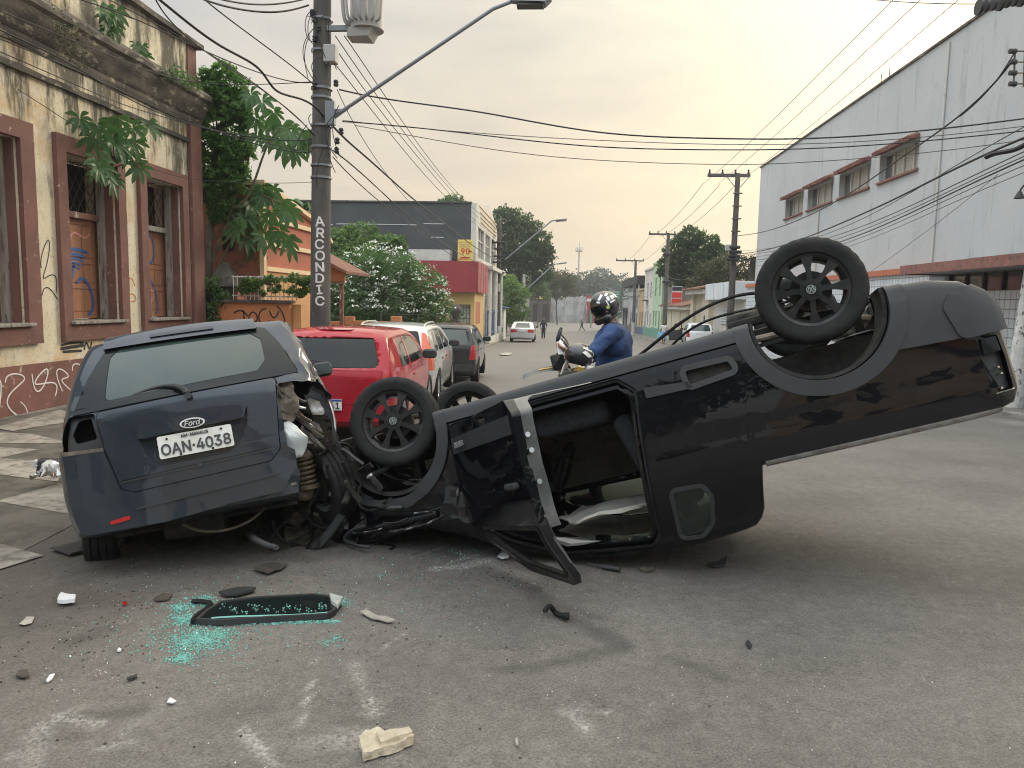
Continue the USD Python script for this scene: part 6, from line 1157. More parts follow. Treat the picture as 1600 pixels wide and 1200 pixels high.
rb.part('canopy', jitter(mbox(8.30, 9.49, 9.0, 19.1, 2.43, 2.50).refine_to_length(.4), .004, 2, 3), mats['soffit'], world=True); rb.part('canopy_edge', jitter(mbox(8.24, 8.298, 8.9, 19.14, 2.40, 2.62).refine_to_length(.15), .008, 4, 5), mats['red_coping'], world=True); rb.part('canopy_end', box(8.30, 9.49, 19.102, 19.16, 2.40, 2.62), mats['red_coping'], world=True)
for y in (24.3, 24.9): rb.part('roof_rod', cyl((RX + .2, y, 8.53), (RX + .2, y, 8.9), .012, n=5), mats['iron_rust'], world=True)
wl = Thing('wall_lamp', 'dark swan-neck lamp at the right edge of the blue-grey wall', 'lamp', (8.9, 14.9, 3.3)); p0 = on(1632, 290, 0, 9.4); wl.part('arm', tube(curve([p0, p0 + A([-.25, .05, .08]), p0 + A([-.4, .1, -.1])], 6), .02, 6), mats['black_plastic'], world=True); wl.part('shade', lathe([(.03, 0), (.10, -.14), (.09, -.14), (.02, -.01)], 14, 'z').apply_translation(p0 + A([-.4, .1, -.1])), mats['black_plastic'], world=True)
bk = Thing('wire_bracket', 'steel rack of insulators in front of the blue-grey wall at the right', 'bracket', at(1590, 105, 11.0)); 
for dx in (0, .13):
    bk.part('upright', cyl(at(1586, 76, 11.0) + A([dx, 0, 0]), at(1584, 136, 11.0) + A([dx, 0, 0]), .014, n=6), mats['dirty_metal'], world=True)
for py in (80, 97, 114, 131):
    p = at(1583, py, 11.0); bk.part('insulator', cyl(p - A([.05, 0, 0]), p + A([.04, 0, 0]), .035, n=10), mats['black_plastic'], smooth=35, world=True); bk.part('cross_bar', cyl(p, p + A([.2, 0, 0]), .010, n=6), mats['dirty_metal'], world=True)
ins = Thing('insulator_string', 'string of grey insulator discs at the top right corner', 'insulator', at(1560, 8, 10.)); 
for k in range(7):
    p = at(1530 + k * 11, 11 - k * 2.2, 10.); ins.part('disc', cyl(p - A([.018, 0, 0]), p + A([.018, 0, 0]), .075 if k % 3 else .095, n=14), mats['grey_plastic'], smooth=35, world=True)
mat('whitewash', (.66, .65, .62), .9, color2=(.52, .51, .48), nscale=6, color3=(.16, .145, .13), n3=9, lo3=.56, hi3=.62, bump=.4)
wp0 = Thing('painted_pole', 'whitewashed flaking pole base at the right edge of the picture', 'pole', (8.62, 14.5, gy(14.5))); wp0.part('shaft', jitter(mf(cyl((8.50, 14.5, -.42), (8.92, 14.5, 7.5), .17, .13, n=16)).refine_to_length(.2), .008, 5, 6), mats['whitewash'], smooth=40, world=True)
# the white box shop, cream garages and the row beyond
mat('pale_blue_box', (.60, .64, .66), .6, color2=(.54, .58, .61), nscale=1.); mat('cream_wall', (.60, .54, .42), .85, color2=(.52, .46, .36), nscale=1.5); mat('garage_door', (.50, .45, .33), .7); mat('pale_green', (.42, .55, .36), .85, color2=(.34, .46, .30), nscale=1.5); mat('tan_wall', (.45, .30, .15), .85, color2=(.38, .26, .14), nscale=1.4); mat('black_roof', (.018, .017, .016), .9)
ws_ = Thing('box_sign_shop', 'small white shop under a plain pale box fascia', 'shop', (9, 43, gy(43)))
ws_.part('box_fascia', rbox(8.72, 9.80, 39.5, 47.6, 1.90, 2.86, .02), mats['pale_blue_box'], world=True)
for y in (42.2, 44.9): ws_.part('fascia_seam', box(8.712, 8.719, y, y + .03, 1.92, 2.84), mats['dark_grille'], world=True)
ws_.part('street_wall', mbox(9.3, 9.7, 39.6, 47.5, -2, 1.89) - mbox(9.1, 9.9, 41.2, 43.0, -2, 1.2), mats['white_wall'], world=True); ws_.part('door', box(9.42, 9.46, 41.21, 42.99, -2, 1.19), mats['window_grey'], world=True)
ws_.part('end_wall', mbox(9.71, 13, 39.6, 39.9, -2, 2.6), mats['white_wall'], world=True)
for k in range(6): ws_.part('louvre', box(9.24, 9.298, 43.6, 45.2, .5 + k * .16, .58 + k * .16), mats['pale_blue_box'], world=True)
gg = Thing('cream_gatehouse', 'tall cream gate portal with an ochre gate and tiled edge', 'gate', (9.2, 51, gy(51)))
gg.part('pier', mbox(9.0, 9.5, 47.7, 50.1, -2, 2.3), mats['cream_wall'], world=True); gg.part('pier', mbox(9.0, 9.5, 53.5, 54.6, -2, 2.3), mats['cream_wall'], world=True); gg.part('gate_leaf', box(9.2, 9.26, 50.11, 53.49, -2, 2.29), mats['garage_door'], world=True); gg.part('lintel', box(8.6, 10, 47.7, 54.8, 2.301, 2.6), mats['white_wall'], world=True); gg.part('roof', prism([(8.4, 2.6), (11, 3.1), (11, 3.2), (8.4, 2.7)], 47.6, 54.9, 'y'), mats['roof_tile'], world=True); gg.part('intercom', box(8.96, 8.998, 48.8, 49.1, .2, .9), mats['dark_grille'], world=True)
gr_ = Thing('garage_row', 'low cream garages under a red tiled edge', 'garage', (9.3, 62, gy(62)))
gr_.part('wall', mbox(9.05, 9.5, 54.9, 70, -2, 1.2), mats['cream_wall'], world=True); gr_.part('eave', box(8.7, 9.6, 54.95, 70, 1.203, 1.45), mats['white_wall'], world=True); gr_.part('roof', prism([(8.6, 1.45), (11.2, 2.0), (11.2, 2.1), (8.6, 1.52)], 54.95, 70, 'y'), mats['roof_tile'], world=True)
for y0, y1 in ((55.6, 58.4), (59.4, 63.2), (64.2, 69)): gr_.part('garage_door', box(8.99, 9.045, y0, y1, -2, 1.0), mats['garage_door'], world=True)
bs = Thing('sale_sign', 'red and white board with a dark top above the garage roof', 'sign', (11, 68, 1.5)); P = at(1058, 452, 66.); bs.part('board', box(P[0] - .45, P[0] + .45, 66, 66.06, 1.6, 3.2), mats['white_wall'], world=True); bs.part('red_band', box(P[0] - .42, P[0] + .42, 65.97, 65.995, 1.65, 2.1), mats['sign_red'], world=True); bs.part('red_band', box(P[0] - .42, P[0] + .42, 65.97, 65.995, 2.2, 2.65), mats['sign_red'], world=True); bs.part('dark_band', box(P[0] - .42, P[0] + .42, 65.97, 65.995, 2.8, 3.15), mats['badge_dark'], world=True); bs.part('pole', cyl((P[0], 66.1, .5), (P[0], 66.1, 3.1), .05, n=6), mats['steel'], world=True)
wh = Thing('white_house', 'white house wall behind the garage roof and the sign', 'house', (13, 72, 0)); wh.part('wall', mbox(11.2, 17, 72, 76, -2, 3.3), mats['white_wall'], world=True); wh.part('roof', prism([(10.8, 3.2), (14, 4.2), (17.4, 3.2)], 71.8, 76.2, 'y'), mats['roof_tile'], world=True)
def row_house(name, label, y0, y1, h, m, base, wins, x=9.0, roof=None, top=None):
    t = Thing(name, label, 'house', (x + 2, (y0 + y1) / 2, gy((y0 + y1) / 2)))
    w = mbox(x, x + .4, y0, y1, -2.8, h)
    for a, b, z0, z1 in wins: w = w - mbox(x - .1, x + .6, a, b, z0, z1)
    t.part('street_wall', w, mats[m], world=True); t.part('end_wall', mbox(x + .41, x + 3.5, y0, y0 + .3, -2.8, h - .1), mats['white_wall'], world=True)
    t.part('base_band', box(x - .04, x - .003, y0 + .01, y1 - .01, -2.8, gz(y0) + .9), mats[base], world=True)
    for a, b, z0, z1 in wins:
        q = t.part('window' if z0 > gz(y0) + 1 else 'door', box(x + .15, x + .2, a, b, z0, z1), mats['dark_glass_front'], world=True); t.part('frame', box(x + .10, x + .145, (a + b) / 2 - .05, (a + b) / 2 + .05, z0, z1), mats['green_paint' if 'green' in m else 'dark_grille'], world=True, parent=q)
    t.part('cornice', box(x - .12, x + .45, y0, y1, h + .003, h + .2), mats[roof or m], world=True)
    return t
g1 = row_house('green_house', 'tall narrow pale green house with a dark green base', 71, 78.5, 5.6, 'pale_green', 'green_paint', [(72, 73, -1.3, .9), (74.6, 75.6, -.6, .9), (76.6, 77.6, -.6, .9), (72.3, 73.3, 2.4, 4.2), (75.6, 76.6, 2.4, 4.2)])
g2 = row_house('white_row_house', 'white two-storey house with peeling front beside the green one', 78.6, 87, 5.3, 'white_wall', 'green_paint', [(79.6, 80.7, -1.6, .6), (82, 83.1, -.7, .8), (84.6, 85.7, -1.7, .6), (79.8, 80.8, 2.2, 3.9), (83, 84, 2.2, 3.9)])
g2.part('balcony', box(8.5, 8.99, 82.4, 84.6, 1.9, 2.05), mats['stained_concrete'], world=True)
g3 = row_house('tan_row_house', 'narrow tan house with a dull blue base', 87.1, 93, 3.2, 'tan_wall', 'blue_paint', [(88, 89.2, -1.9, .6), (90.6, 91.6, -1, .6)])
g4 = row_house('brown_row_house', 'weathered house under a black flat roof', 93.1, 108, 2.6, 'mottled_wall', 'stained_concrete', [(94.5, 96.5, -2.3, .4), (98.5, 100.5, -2.3, .4), (103, 105, -2.3, .4), (95, 97, 1.0, 2.2)])
g4.part('upper_storey', mbox(9.0, 15, 93.3, 117, 2.81, 3.2), mats['mottled_wall'], world=True); g4.part('black_roof', mbox(8.7, 15, 93.2, 118, 4.0, 5.1), mats['black_roof'], world=True)
for y in (93.6, 101, 109, 117): g4.part('roof_post', box(8.9, 9.1, y, y + .3, 3.2, 4.0), mats['white_wall'], world=True)
g5 = row_house('grey_row_house', 'last grey house of the right row with a dark shopfront', 108.1, 120, 2.4, 'mottled_wall', 'dark_grille', [(110, 113, -2.5, .5), (115, 118, -2.5, .5)])
g5.part('shop_awning', mprism([(8.95, .8), (7.6, .5), (7.6, .6), (8.95, 1.0)], 109, 119, 'y'), mats['stained_concrete'], world=True)
tree('street_tree', 'big rounded tree rising behind the garages on the right', (12.2, 69.5, gy(69)), [(x * .9, 69.4, 1.55 + (z - 1.55) * .9, R * .9) for x, z, R in [(12.4, 8.2, 1.6), (11.2, 7.0, 1.6), (13.8, 7.6, 1.7), (15.0, 6.4, 1.7), (10.4, 5.4, 1.4), (12.6, 5.8, 2.4), (15.4, 4.9, 1.6), (11.3, 4.3, 1.3), (13.5, 4.4, 2.0), (16, 4.6, 1.2)]], 'leaf_dark', 11000, .34, .3, 76)
tree('street_tree', 'brownish scrubby tree above the pale box fascia', (12.5, 58, gy(58)), [(11.0, 58, 4.2, 1.1), (12.2, 58, 4.6, 1.2), (13.5, 58, 4.4, 1.2), (14.6, 58, 4.0, 1.1), (10.1, 58, 3.3, .9), (11.8, 57.5, 3.2, 1.4), (13.6, 57.5, 3.0, 1.5)], 'leaf_olive', 4200, .26, .2, 77)
tree('small_plant', 'dark spiky plant before the white shop wall', (8.9, 39.0, gy(39)), [(8.95, 39, .45, .28), (9.15, 39, .3, .3), (8.8, 39, .2, .25)], 'leaf_dark', 220, .3, .03, 78, cat='plant')
ls = Thing('roof_overhang', 'dark eave sticking out behind the blue-grey building', 'roof', (9.6, 40, 3.5)); ls.part('eave', prism([(9.3, 3.95), (11, 4.35), (11, 4.45), (9.3, 4.02)], 40.2, 44, 'y'), mats['black_roof'], world=True); ls.part('support', box(10.4, 10.6, 40.3, 43.5, 2.5, 4.2), mats['stained_concrete'], world=True)
# ------------------------------------------------------------------ utility poles
mat('pole_concrete', (.115, .105, .095), .9, color2=(.06, .056, .052), nscale=3, stretch=(2, 2, .4), bump=.4, color3=(.2, .19, .17), n3=12, lo3=.62, hi3=.7); mat('pole_white', (.52, .50, .46), .9, color2=(.38, .36, .32), nscale=5, color3=(.2, .18, .16), n3=15, lo3=.58, hi3=.64); mat('zinc', (.22, .235, .25), .5, metal=.6); mat('tank_grey', (.40, .385, .37), .55, color2=(.34, .325, .31), nscale=2); mat('wire_black', (.012, .012, .013), .6); mat('wire_grey', (.07, .07, .072), .6); mat('letter_white', (.72, .71, .68), .8, color2=(.6, .58, .55), nscale=20)
PX, PY = -4.24, 12.5
bp_ = Thing('utility_pole', 'thick dark concrete pole with ARCONDIC painted down it in white', 'utility pole', (PX, PY, gy(PY)))
lean = lambda z: PX + .016 * (z - 1.0)
zs = [gy(PY) - .3, 1.02, 7.8]
bp_.part('shaft', tube([(lean(z), PY, z) for z in np.linspace(1.02, 7.8, 14)], np.linspace(.172, .135, 14), 20), mats['pole_concrete'], smooth=40, world=True)
bp_.part('painted_foot', tube([(lean(z), PY, z) for z in np.linspace(zs[0], 1.018, 6)], np.linspace(.18, .175, 6), 20), mats['pole_white'], smooth=40, world=True)
zt0 = on(497, 345, 1, PY)[2]
for i, ch in enumerate('ARCONDIC'):
    q = meshkit.text_mesh(ch, .152, .004, True); b = q.bounds; q.apply_translation([-(b[0, 0] + b[1, 0]) / 2, 0, 0]); q.vertices[:, 0] *= 1.12
    q = tm(mf(q).refine_to_length(.03)) if mf(q).status() == m3.Error.NoError else q
    tl_ = math.radians([4, -3, 2, -4, 3, -2, 6, -5][i]); v = q.vertices.copy(); q.vertices = np.c_[v[:, 0] * math.cos(tl_) - v[:, 1] * math.sin(tl_), v[:, 0] * math.sin(tl_) + v[:, 1] * math.cos(tl_), v[:, 2]]
    z = zt0 - .10 - i * .19; r = .172 - .006 * (z - 1) ; a = q.vertices[:, 0] / r + .24 + [0, .02, -.03, .0, .03, 0, .02, 0][i]
    q.vertices = np.c_[lean(z) + (r + .001 + q.vertices[:, 2]) * np.sin(a), PY - (r + .001 + q.vertices[:, 2]) * np.cos(a), z + q.vertices[:, 1]]
    bp_.part('letter', q, mats['letter_white'], world=True)
for z in (3.55, 3.75, 4.05, 4.4, 4.85, 5.0, 5.6, 6.1): bp_.part('band', lathe([(.168, 0), (.176, 0), (.176, .035), (.168, .035)], 20, 'z').apply_translation([lean(z), PY, z]), mats['zinc'], smooth=40, world=True)
for px, py in [(492, 30), (497, 45), (492, 60), (492, 133), (525, 130), (527, 220), (526, 235), (533, 205), (488, 20)]: 
    p = on(px, py, 1, PY - .15); bp_.part('insulator', lathe([(.012, -.05), (.035, -.05), (.045, -.02), (.03, 0), (.045, .02), (.03, .05), (.012, .05)], 10, 'z').apply_translation(p), mats['black_plastic'], smooth=40, world=True)
bp_.part('meter_box', rbox(*[lean(5.4) + .10, lean(5.4) + .30], PY - .25, PY - .05, 5.38, 5.66, .02).rotate((0, 0, 0)), mats['tank_grey'], smooth=30, world=True)
for k in range(14):
    a = on(485 + rng.uniform(-6, 45), rng.uniform(0, 90) + (150 if k % 2 else 0), 1, PY - .2); b = a + A([rng.uniform(-.25, .2), rng.uniform(-.1, .1), -rng.uniform(.3, .9)])
    bp_.part('loose_cable', tube(curve([a, (a + b) / 2 + A([rng.uniform(-.22, .1), -.05, .05]), b], 7), .007, 5), mats['wire_black'], world=True)
c0 = on(486, 40, 1, PY - .1); bp_.part('cable_coil', tube([c0 + A([.10 * math.cos(t) - .02, .02 * t, .22 * math.sin(t)]) for t in np.linspace(0, 15, 90)], .007, 5), mats['wire_black'], world=True)
# its street lamp
la = Thing('street_lamp', 'long steel street lamp arm reaching from the ARCONDIC pole over the road', 'street lamp', (lean(4.6), PY, 4.4))
a0, a1, a2 = on(522, 182, 1, PY - .1), on(770, 14, 1, PY - .2), on(800, 2, 1, PY - .2)
la.part('arm', tube([a0, a1, a2], .03, 10), mats['zinc'], smooth=40, world=True); la.part('bracket', box(a0[0] - .14, a0[0] + .02, a0[1] - .05, a0[1] + .05, a0[2] - .14, a0[2] + .24), mats['zinc'], world=True); la.part('brace', prism([(a0[0] - .1, a0[2] - .12), (a0[0] + .25, a0[2] + .12), (a0[0] - .1, a0[2] + .12)], a0[1] - .01, a0[1] + .01), mats['zinc'], world=True)
h0 = on(798, 3, 1, PY - .2); h1 = on(862, -2, 1, PY - .2); la.part('lamp_head', m3.Manifold.hull_points(A([h0 + A([dx, dy, dz]) for dx, dy, dz in ((0, -.07, 0), (0, .07, 0), (0, -.05, .09), (0, .05, .09))] + [h1 + A([dx, dy, dz]) for dx, dy, dz in ((0, -.12, .0), (0, .12, .0), (-.1, -.14, -.09), (-.1, .14, -.09), (-.02, -.1, .08), (-.02, .1, .08))])), mats['zinc'], smooth=30, world=True)
la.part('lamp_lens', rbox(h0[0] + .1, h1[0] - .12, h0[1] - .1, h0[1] + .1, h0[2] - .085, h0[2] - .06, .01), mats['dark_grille'], world=True)
# transformer hung on the pole
tr = Thing('transformer', 'ribbed grey transformer tank hung near the top of the thick pole', 'transformer', on(562, 66, 1, PY - .1)); c0 = on(568, 10, 1, PY - .1); zb_ = on(565, 48, 1, PY - .1)[2]
tr.part('tank', mf(cyl((c0[0] + .06, c0[1], zb_), (c0[0] + .06, c0[1], zb_ + 1.2), .27, n=32)), mats['tank_grey'], smooth=35, world=True)
tr.part('base', m3.Manifold.hull_points(A([(c0[0] - .24, c0[1] - .16, zb_ - .14), (c0[0] + .12, c0[1] - .2, zb_ - .14), (c0[0] - .24, c0[1] + .16, zb_ - .14), (c0[0] + .12, c0[1] + .2, zb_ - .14), (c0[0] - .2, c0[1] - .2, zb_ - .003), (c0[0] + .2, c0[1] - .2, zb_ - .003), (c0[0] - .2, c0[1] + .2, zb_ - .003), (c0[0] + .2, c0[1] + .2, zb_ - .003)])), mats['tank_grey'], smooth=30, world=True)
for k in range(9):
    a = math.radians(175 + k * 18); d = A([math.cos(a), math.sin(a), 0]); o = A([c0[0] + .06, c0[1], zb_])
    tr.part('cooling_fin', tube(curve([o + d * .25 + A([0, 0, .10]), o + d * .34 + A([0, 0, .10]), o + d * .38 + A([0, 0, .2]), o + d * .38 + A([0, 0, .9]), o + d * .26 + A([0, 0, 1.05])], 5), .022, 7), mats['tank_grey'], smooth=40, world=True)
tr.part('hanger', box(lean(6) + .12, c0[0] - .20, PY - .13, PY - .05, zb_ + .0, zb_ + .08), mats['zinc'], world=True)
def pole(name, label, x, y, top, r0, r1, m='pole_concrete', white=1.0, arm=None, lampdir=None, group=None):
    t = Thing(name, label, 'utility pole', (x, y, gy(y)), group='utility poles along the street'); g0 = gy(y)
    t.part('shaft', cyl((x, y, g0 + white), (x, y, top), r0, r1, n=12), mats[m], smooth=40, world=True)
    if white: t.part('painted_foot', cyl((x, y, g0 - .2), (x, y, g0 + white - .002), r0 * 1.04, r0 * 1.02, n=12), mats['pole_white'], smooth=40, world=True)
    if arm:
        t.part('cross_arm', box(x - arm[0], x + arm[1], y - .06, y + .06, top - .16, top - .02), mats['pole_concrete'], world=True)
        for k, dx in enumerate(np.linspace(-arm[0] + .08, arm[1] - .08, 4)): t.part('insulator', lathe([(.015, 0), (.05, .0), (.06, .05), (.03, .1), (.05, .14), (.02, .2), (.01, .2)], 8, 'z').apply_translation([x + dx, y, top - .02]), mats['black_plastic'], smooth=40, world=True)
        for s in (-1, 1): t.part('brace', cyl((x, y - .07, top - .75), (x + s * .5, y - .07, top - .16), .02, n=5), mats['zinc'], world=True)
    for z in np.linspace(top - 2.6, top - .9, 4): t.part('step_bolt', cyl((x - .2, y - .12, z), (x + .22, y - .12, z), .03, n=6), mats['dirty_metal'], world=True)
    return t
q = pole('utility_pole', 'nearest pole on the right kerb, with a cross arm and cable splices', 7.62, 35, 7.55, .17, .11, arm=(1.35, .55))
for z in (3.6, 3.75, 3.95, 4.15): q.part('cable_splice', rbox(7.62 - rng.uniform(.25, .42), 7.62 + rng.uniform(.2, .35), 34.7, 34.85, z, z + .14, .05), mats['black_plastic'], smooth=40, world=True)
q.part('fuse_box', rbox(7.2, 7.45, 34.75, 34.95, 4.05, 4.35, .04), mats['tank_grey'], smooth=40, world=True)
q = pole('utility_pole', 'second pole on the right kerb, beside the garages', 7.65, 58, 7.0, .18, .12, arm=(1.5, .55))
for z in (3.2, 5.3): q.part('cable_splice', rbox(7.3, 7.9, 57.7, 57.85, z, z + .2, .06), mats['black_plastic'], smooth=40, world=True)
q = pole('utility_pole', 'third and farthest pole on the right kerb, before the weathered house', 7.6, 84, 6.45, .19, .13, arm=(2.2, .9), white=1.4)
q = pole('utility_pole', 'pole with a tangle of cables before the white gabled front', -4.62, 50, 7.0, .18, .13, white=1.0)
for z in (3.4, 3.7, 4.1, 4.5, 5.0, 5.4): q.part('cable_splice', rbox(-4.62 - rng.uniform(.3, .5), -4.62 + rng.uniform(.25, .5), 49.7, 49.85, z, z + .12, .05), mats['black_plastic'], smooth=40, world=True)
q.part('meter_box', box(-4.6, -4.3, 49.7, 49.85, 2.2, 2.75), mats['white_wall'], world=True)
q = pole('utility_pole', 'pale slim pole before the tallest dark tree on the left', -4.75, 82, 4.6, .2, .15, m='mottled_wall', white=.0)
def lamp(label, p, q, r, w=.05):
    t = Thing('street_lamp', label, 'street lamp', p, group='street lamps on the poles'); p, q, r = A(p), A(q), A(r)
    t.part('arm', tube(np.vstack([p, q + (p - q) * .03, q, q + (r - q) * .2]), w, 7), mats['zinc'], smooth=40, world=True); t.part('lamp_head', m3.Manifold.hull_points(A([q + (r - q) * .2 + A([0, -.12, .04]), q + (r - q) * .2 + A([0, .12, .04]), r + A([0, -.15, .05]), r + A([0, .15, .05]), r + A([-.05, -.15, -.1]), r + A([-.05, .15, -.1]), q + (r - q) * .3 + A([0, 0, -.1])])), mats['zinc'], smooth=30, world=True); return t
lamp('street lamp arm on the pole before the white gabled front', at(789, 406, 49.8), at(862, 345, 49.8), at(886, 343, 49.8))
lamp('street lamp arm on the pale slim pole', at(823, 452, 81.8), at(866, 413, 81.8), at(886, 410, 81.8), .07)
lamp('small far street lamp over the end of the street', at(965, 458, 118.), at(945, 447, 118.), at(936, 444, 118.), .06)

# ------------------------------------------------------------------ the street behind the photographer, mirrored in the paintwork
mat('ochre_dull', (.46, .40, .33), .85, color2=(.36, .31, .25), nscale=1.2)
bh = Thing('corner_house', 'pale corner house behind the photographer', 'house', (3, -17, gz(-17)))
bh.part('wall', mbox(-3, 12, -18, -17, -.5, 6.2), mats['ochre_dull'], world=True); bh.part('roof', prism([(-3.5, 6.2), (4.5, 8), (12.5, 6.2)], -19, -16.6, 'y'), mats['roof_tile'], world=True)
for k in range(5): bh.part('window' if k != 2 else 'door', box(-1.8 + 2.8 * k, -.6 + 2.8 * k, -16.99, -16.95, .9 if k != 2 else .42, 2.8), mats['dark_glass_front'], world=True)
bh2 = Thing('terrace_house', 'stained white terrace house behind the photographer', 'house', (-9, -14, gz(-14))); bh2.part('wall', mbox(-14, -5, -15, -14, -.5, 5.2), mats['mottled_wall'], world=True)
for k in range(3): bh2.part('window', box(-13 + 2.8 * k, -11.8 + 2.8 * k, -13.99, -13.95, 1.2, 3.0), mats['dark_glass_front'], world=True)
tree('street_tree', 'spreading tree behind the photographer on the right', (12, -9, gz(-9)), [(12, -9, 5, 2.4), (10.5, -8, 4.2, 1.8), (13.5, -10, 4.4, 2.0), (12, -8, 3.2, 1.8)], 'leaf_dark', 4000, .3, .22, 91)
tree('street_tree', 'spreading tree behind the photographer on the left', (-4.5, -11.5, gz(-11)), [(-4.5, -11.5, 5.2, 2.3), (-3, -11, 4.4, 1.8), (-6, -12, 4.4, 2.0), (-4.5, -11, 3.4, 1.6)], 'leaf_dark', 4000, .3, .22, 92)
# ================================================================== overhead wires
def wire(label, pts, r, m='wire_black', n=9):
    """pts: (px, py, distance) seen along the wire; None distances are filled in along a straight line in space"""
    P = []; I = [i for i, p in enumerate(pts) if p[2] is not None]; s = np.r_[0, np.cumsum([math.hypot(pts[i + 1][0] - pts[i][0], pts[i + 1][1] - pts[i][1]) for i in range(len(pts) - 1)])]
    inv = np.interp(s, s[I], [1 / pts[i][2] for i in I])
    for (x, y, _), k in zip(pts, inv): P.append(at(x, y, 1 / k))
    single('wire', tube(curve(P, n), r, 5), mats[m], label, 'wire', 'overhead wires', smooth=50)
N = None
wire('thick spliced black cable sweeping from the top left down to the ARCONDIC pole', [(180, -50, 8), (250, 0, N), (345, 72, N), (405, 108, N), (430, 140, N), (460, 152, N), (505, 182, 12.35)], .017)
wire('black cable looping along the very top edge into the thick pole', [(290, -14, 9), (345, 8, N), (400, 18, N), (440, 18, N), (482, 8, 12.35)], .014)
wire('second, flatter cable loop at the very top edge left of the thick pole', [(320, -8, 9), (370, 4, N), (420, 7, N), (482, -3, 12.35)], .012)
wire('thin wire from the upper left edge to the middle of the thick pole', [(300, -20, 9), (335, 12, N), (420, 76, N), (490, 132, 12.4)], .009)
wire('wire dropping steeply from the top edge past the parapet corner to the pole', [(240, -8, 8), (295, 60, N), (400, 134, N), (490, 212, 12.4)], .008)
wire('wire passing just over the parapet corner to the pole', [(115, -4, 8), (237, 41, N), (312, 76, N), (422, 119, N), (490, 128, 12.4)], .008)
wire('wire from the top edge across the parapet down to the pole', [(165, -3, 8.2), (300, 68, N), (400, 132, N), (495, 214, 12.4)], .006)
def fwire(label, pts, r, end):
    P = [on(x, y, 0, FX + .62) for x, y in pts] + [at(*e) for e in end]
    single('wire', tube(curve(P, 8), r, 5), mats['wire_black'], label, 'wire', 'wires along the townhouse', smooth=50)
fwire('uppermost wire strung along the townhouse cornice', [(-60, -8), (0, 17), (175, 88), (300, 128)], .008, [(400, 132, 13), (489, 128, 12.4)])
fwire('black wire along the townhouse under the cornice, thickest of those there', [(-60, 20), (0, 47), (110, 100), (188, 147), (300, 194)], .011, [(400, 215, 13.2), (492, 215, 12.4)])
fwire('wire along the townhouse just above the middle window', [(-60, 40), (0, 61), (150, 124), (297, 190)], .008, [(400, 225, 13.2), (492, 235, 12.4)])
fwire('lowest wire crossing the townhouse wall above the windows', [(-60, 58), (0, 81), (131, 138), (238, 178)], .007, [(380, 215, 13.2), (490, 240, 12.4)])
fwire('thin slack pale wire hanging across the front of the windows', [(28, 140), (100, 186), (188, 240), (297, 279)], .005, [(410, 286, 13.5), (490, 284, 12.4)])
wire('highest wire crossing the street from the pole to the right edge', [(530, 140, 12.5), (640, 160, N), (760, 177, N), (930, 206, N), (1100, 216, N), (1240, 217, N), (1400, 208, N), (1640, 180, 12.5)], .013)
wire('thick wire crossing the street just above two thinner ones', [(535, 190, 12.5), (760, 212, N), (930, 229, N), (1100, 234, N), (1240, 233, N), (1400, 224, N), (1640, 200, 12.5)], .010)
wire('thin wire crossing the street close over a thicker wire', [(535, 188, 12.6), (760, 209, N), (1000, 222, N), (1250, 225, N), (1640, 192, 12.6)], .006)
wire('lowest thin wire crossing the street to the right edge', [(555, 196, 12.5), (760, 232, N), (930, 250, N), (1150, 257, N), (1250, 254, N), (1400, 243, N), (1640, 212, 12.5)], .006)
for k, (pts, lab) in enumerate([([(538, 56, 12.5), (589, 131, N), (650, 220, N), (711, 297, N), (778, 356, 50)], 'rightmost of the four lines running from the transformer along the street'), ([(524, 56, 12.5), (580, 137, N), (640, 218, N), (705, 297, N), (770, 358, 50)], 'second of the four lines running from the transformer along the street'), ([(530, 84, 12.5), (600, 180, N), (680, 277, N), (742, 344, N), (784, 372, 50)], 'third of the four lines running from the transformer along the street'), ([(521, 97, 12.5), (595, 190, N), (670, 280, N), (739, 347, N), (780, 376, 50)], 'leftmost of the four lines running from the transformer along the street')]): wire(lab, pts, .009, 'wire_grey')
wire('thick black bundle sagging from the pole across the grey wall', [(505, 180, 12.35), (545, 222, N), (575, 248, N), (640, 306, N), (700, 354, N), (745, 388, N), (783, 408, 50)], .02)
wire('black wire below the thick bundle running towards the second pole', [(520, 235, 12.4), (575, 280, N), (640, 340, N), (700, 385, N), (781, 428, 50)], .013)
wire('lowest wire from the pole over the flowering bush', [(520, 245, 12.4), (570, 295, N), (640, 352, N), (710, 402, N), (781, 445, 50)], .010)
wire('thin wire falling from high on the pole across the grey wall', [(527, 140, 12.5), (560, 205, N), (610, 280, N), (660, 335, N), (725, 385, N), (781, 420, 50)], .007, 'wire_grey')
for i, (a, b, x, lab) in enumerate([((1098, 288), (1395, 0), 6.35, 'left'), ((1122, 287), (1438, 0), 7.0, 'middle'), ((1152, 286), (1497, 0), 7.95, 'right')]):
    c = [at(a[0], a[1], 35.)]; e = on(b[0], b[1], 0, x); c += [c[0] * .6 + e * .4 - A([0, 0, .12]), c[0] * .25 + e * .75 - A([0, 0, .08]), e, e + (e - c[0]) * .5]
    single('wire', tube(curve(c, 8), .008, 5), mats['wire_grey'], f'{lab} one of three lines rising from the right cross arm to the top edge', 'wire', 'power lines on the right', smooth=50)
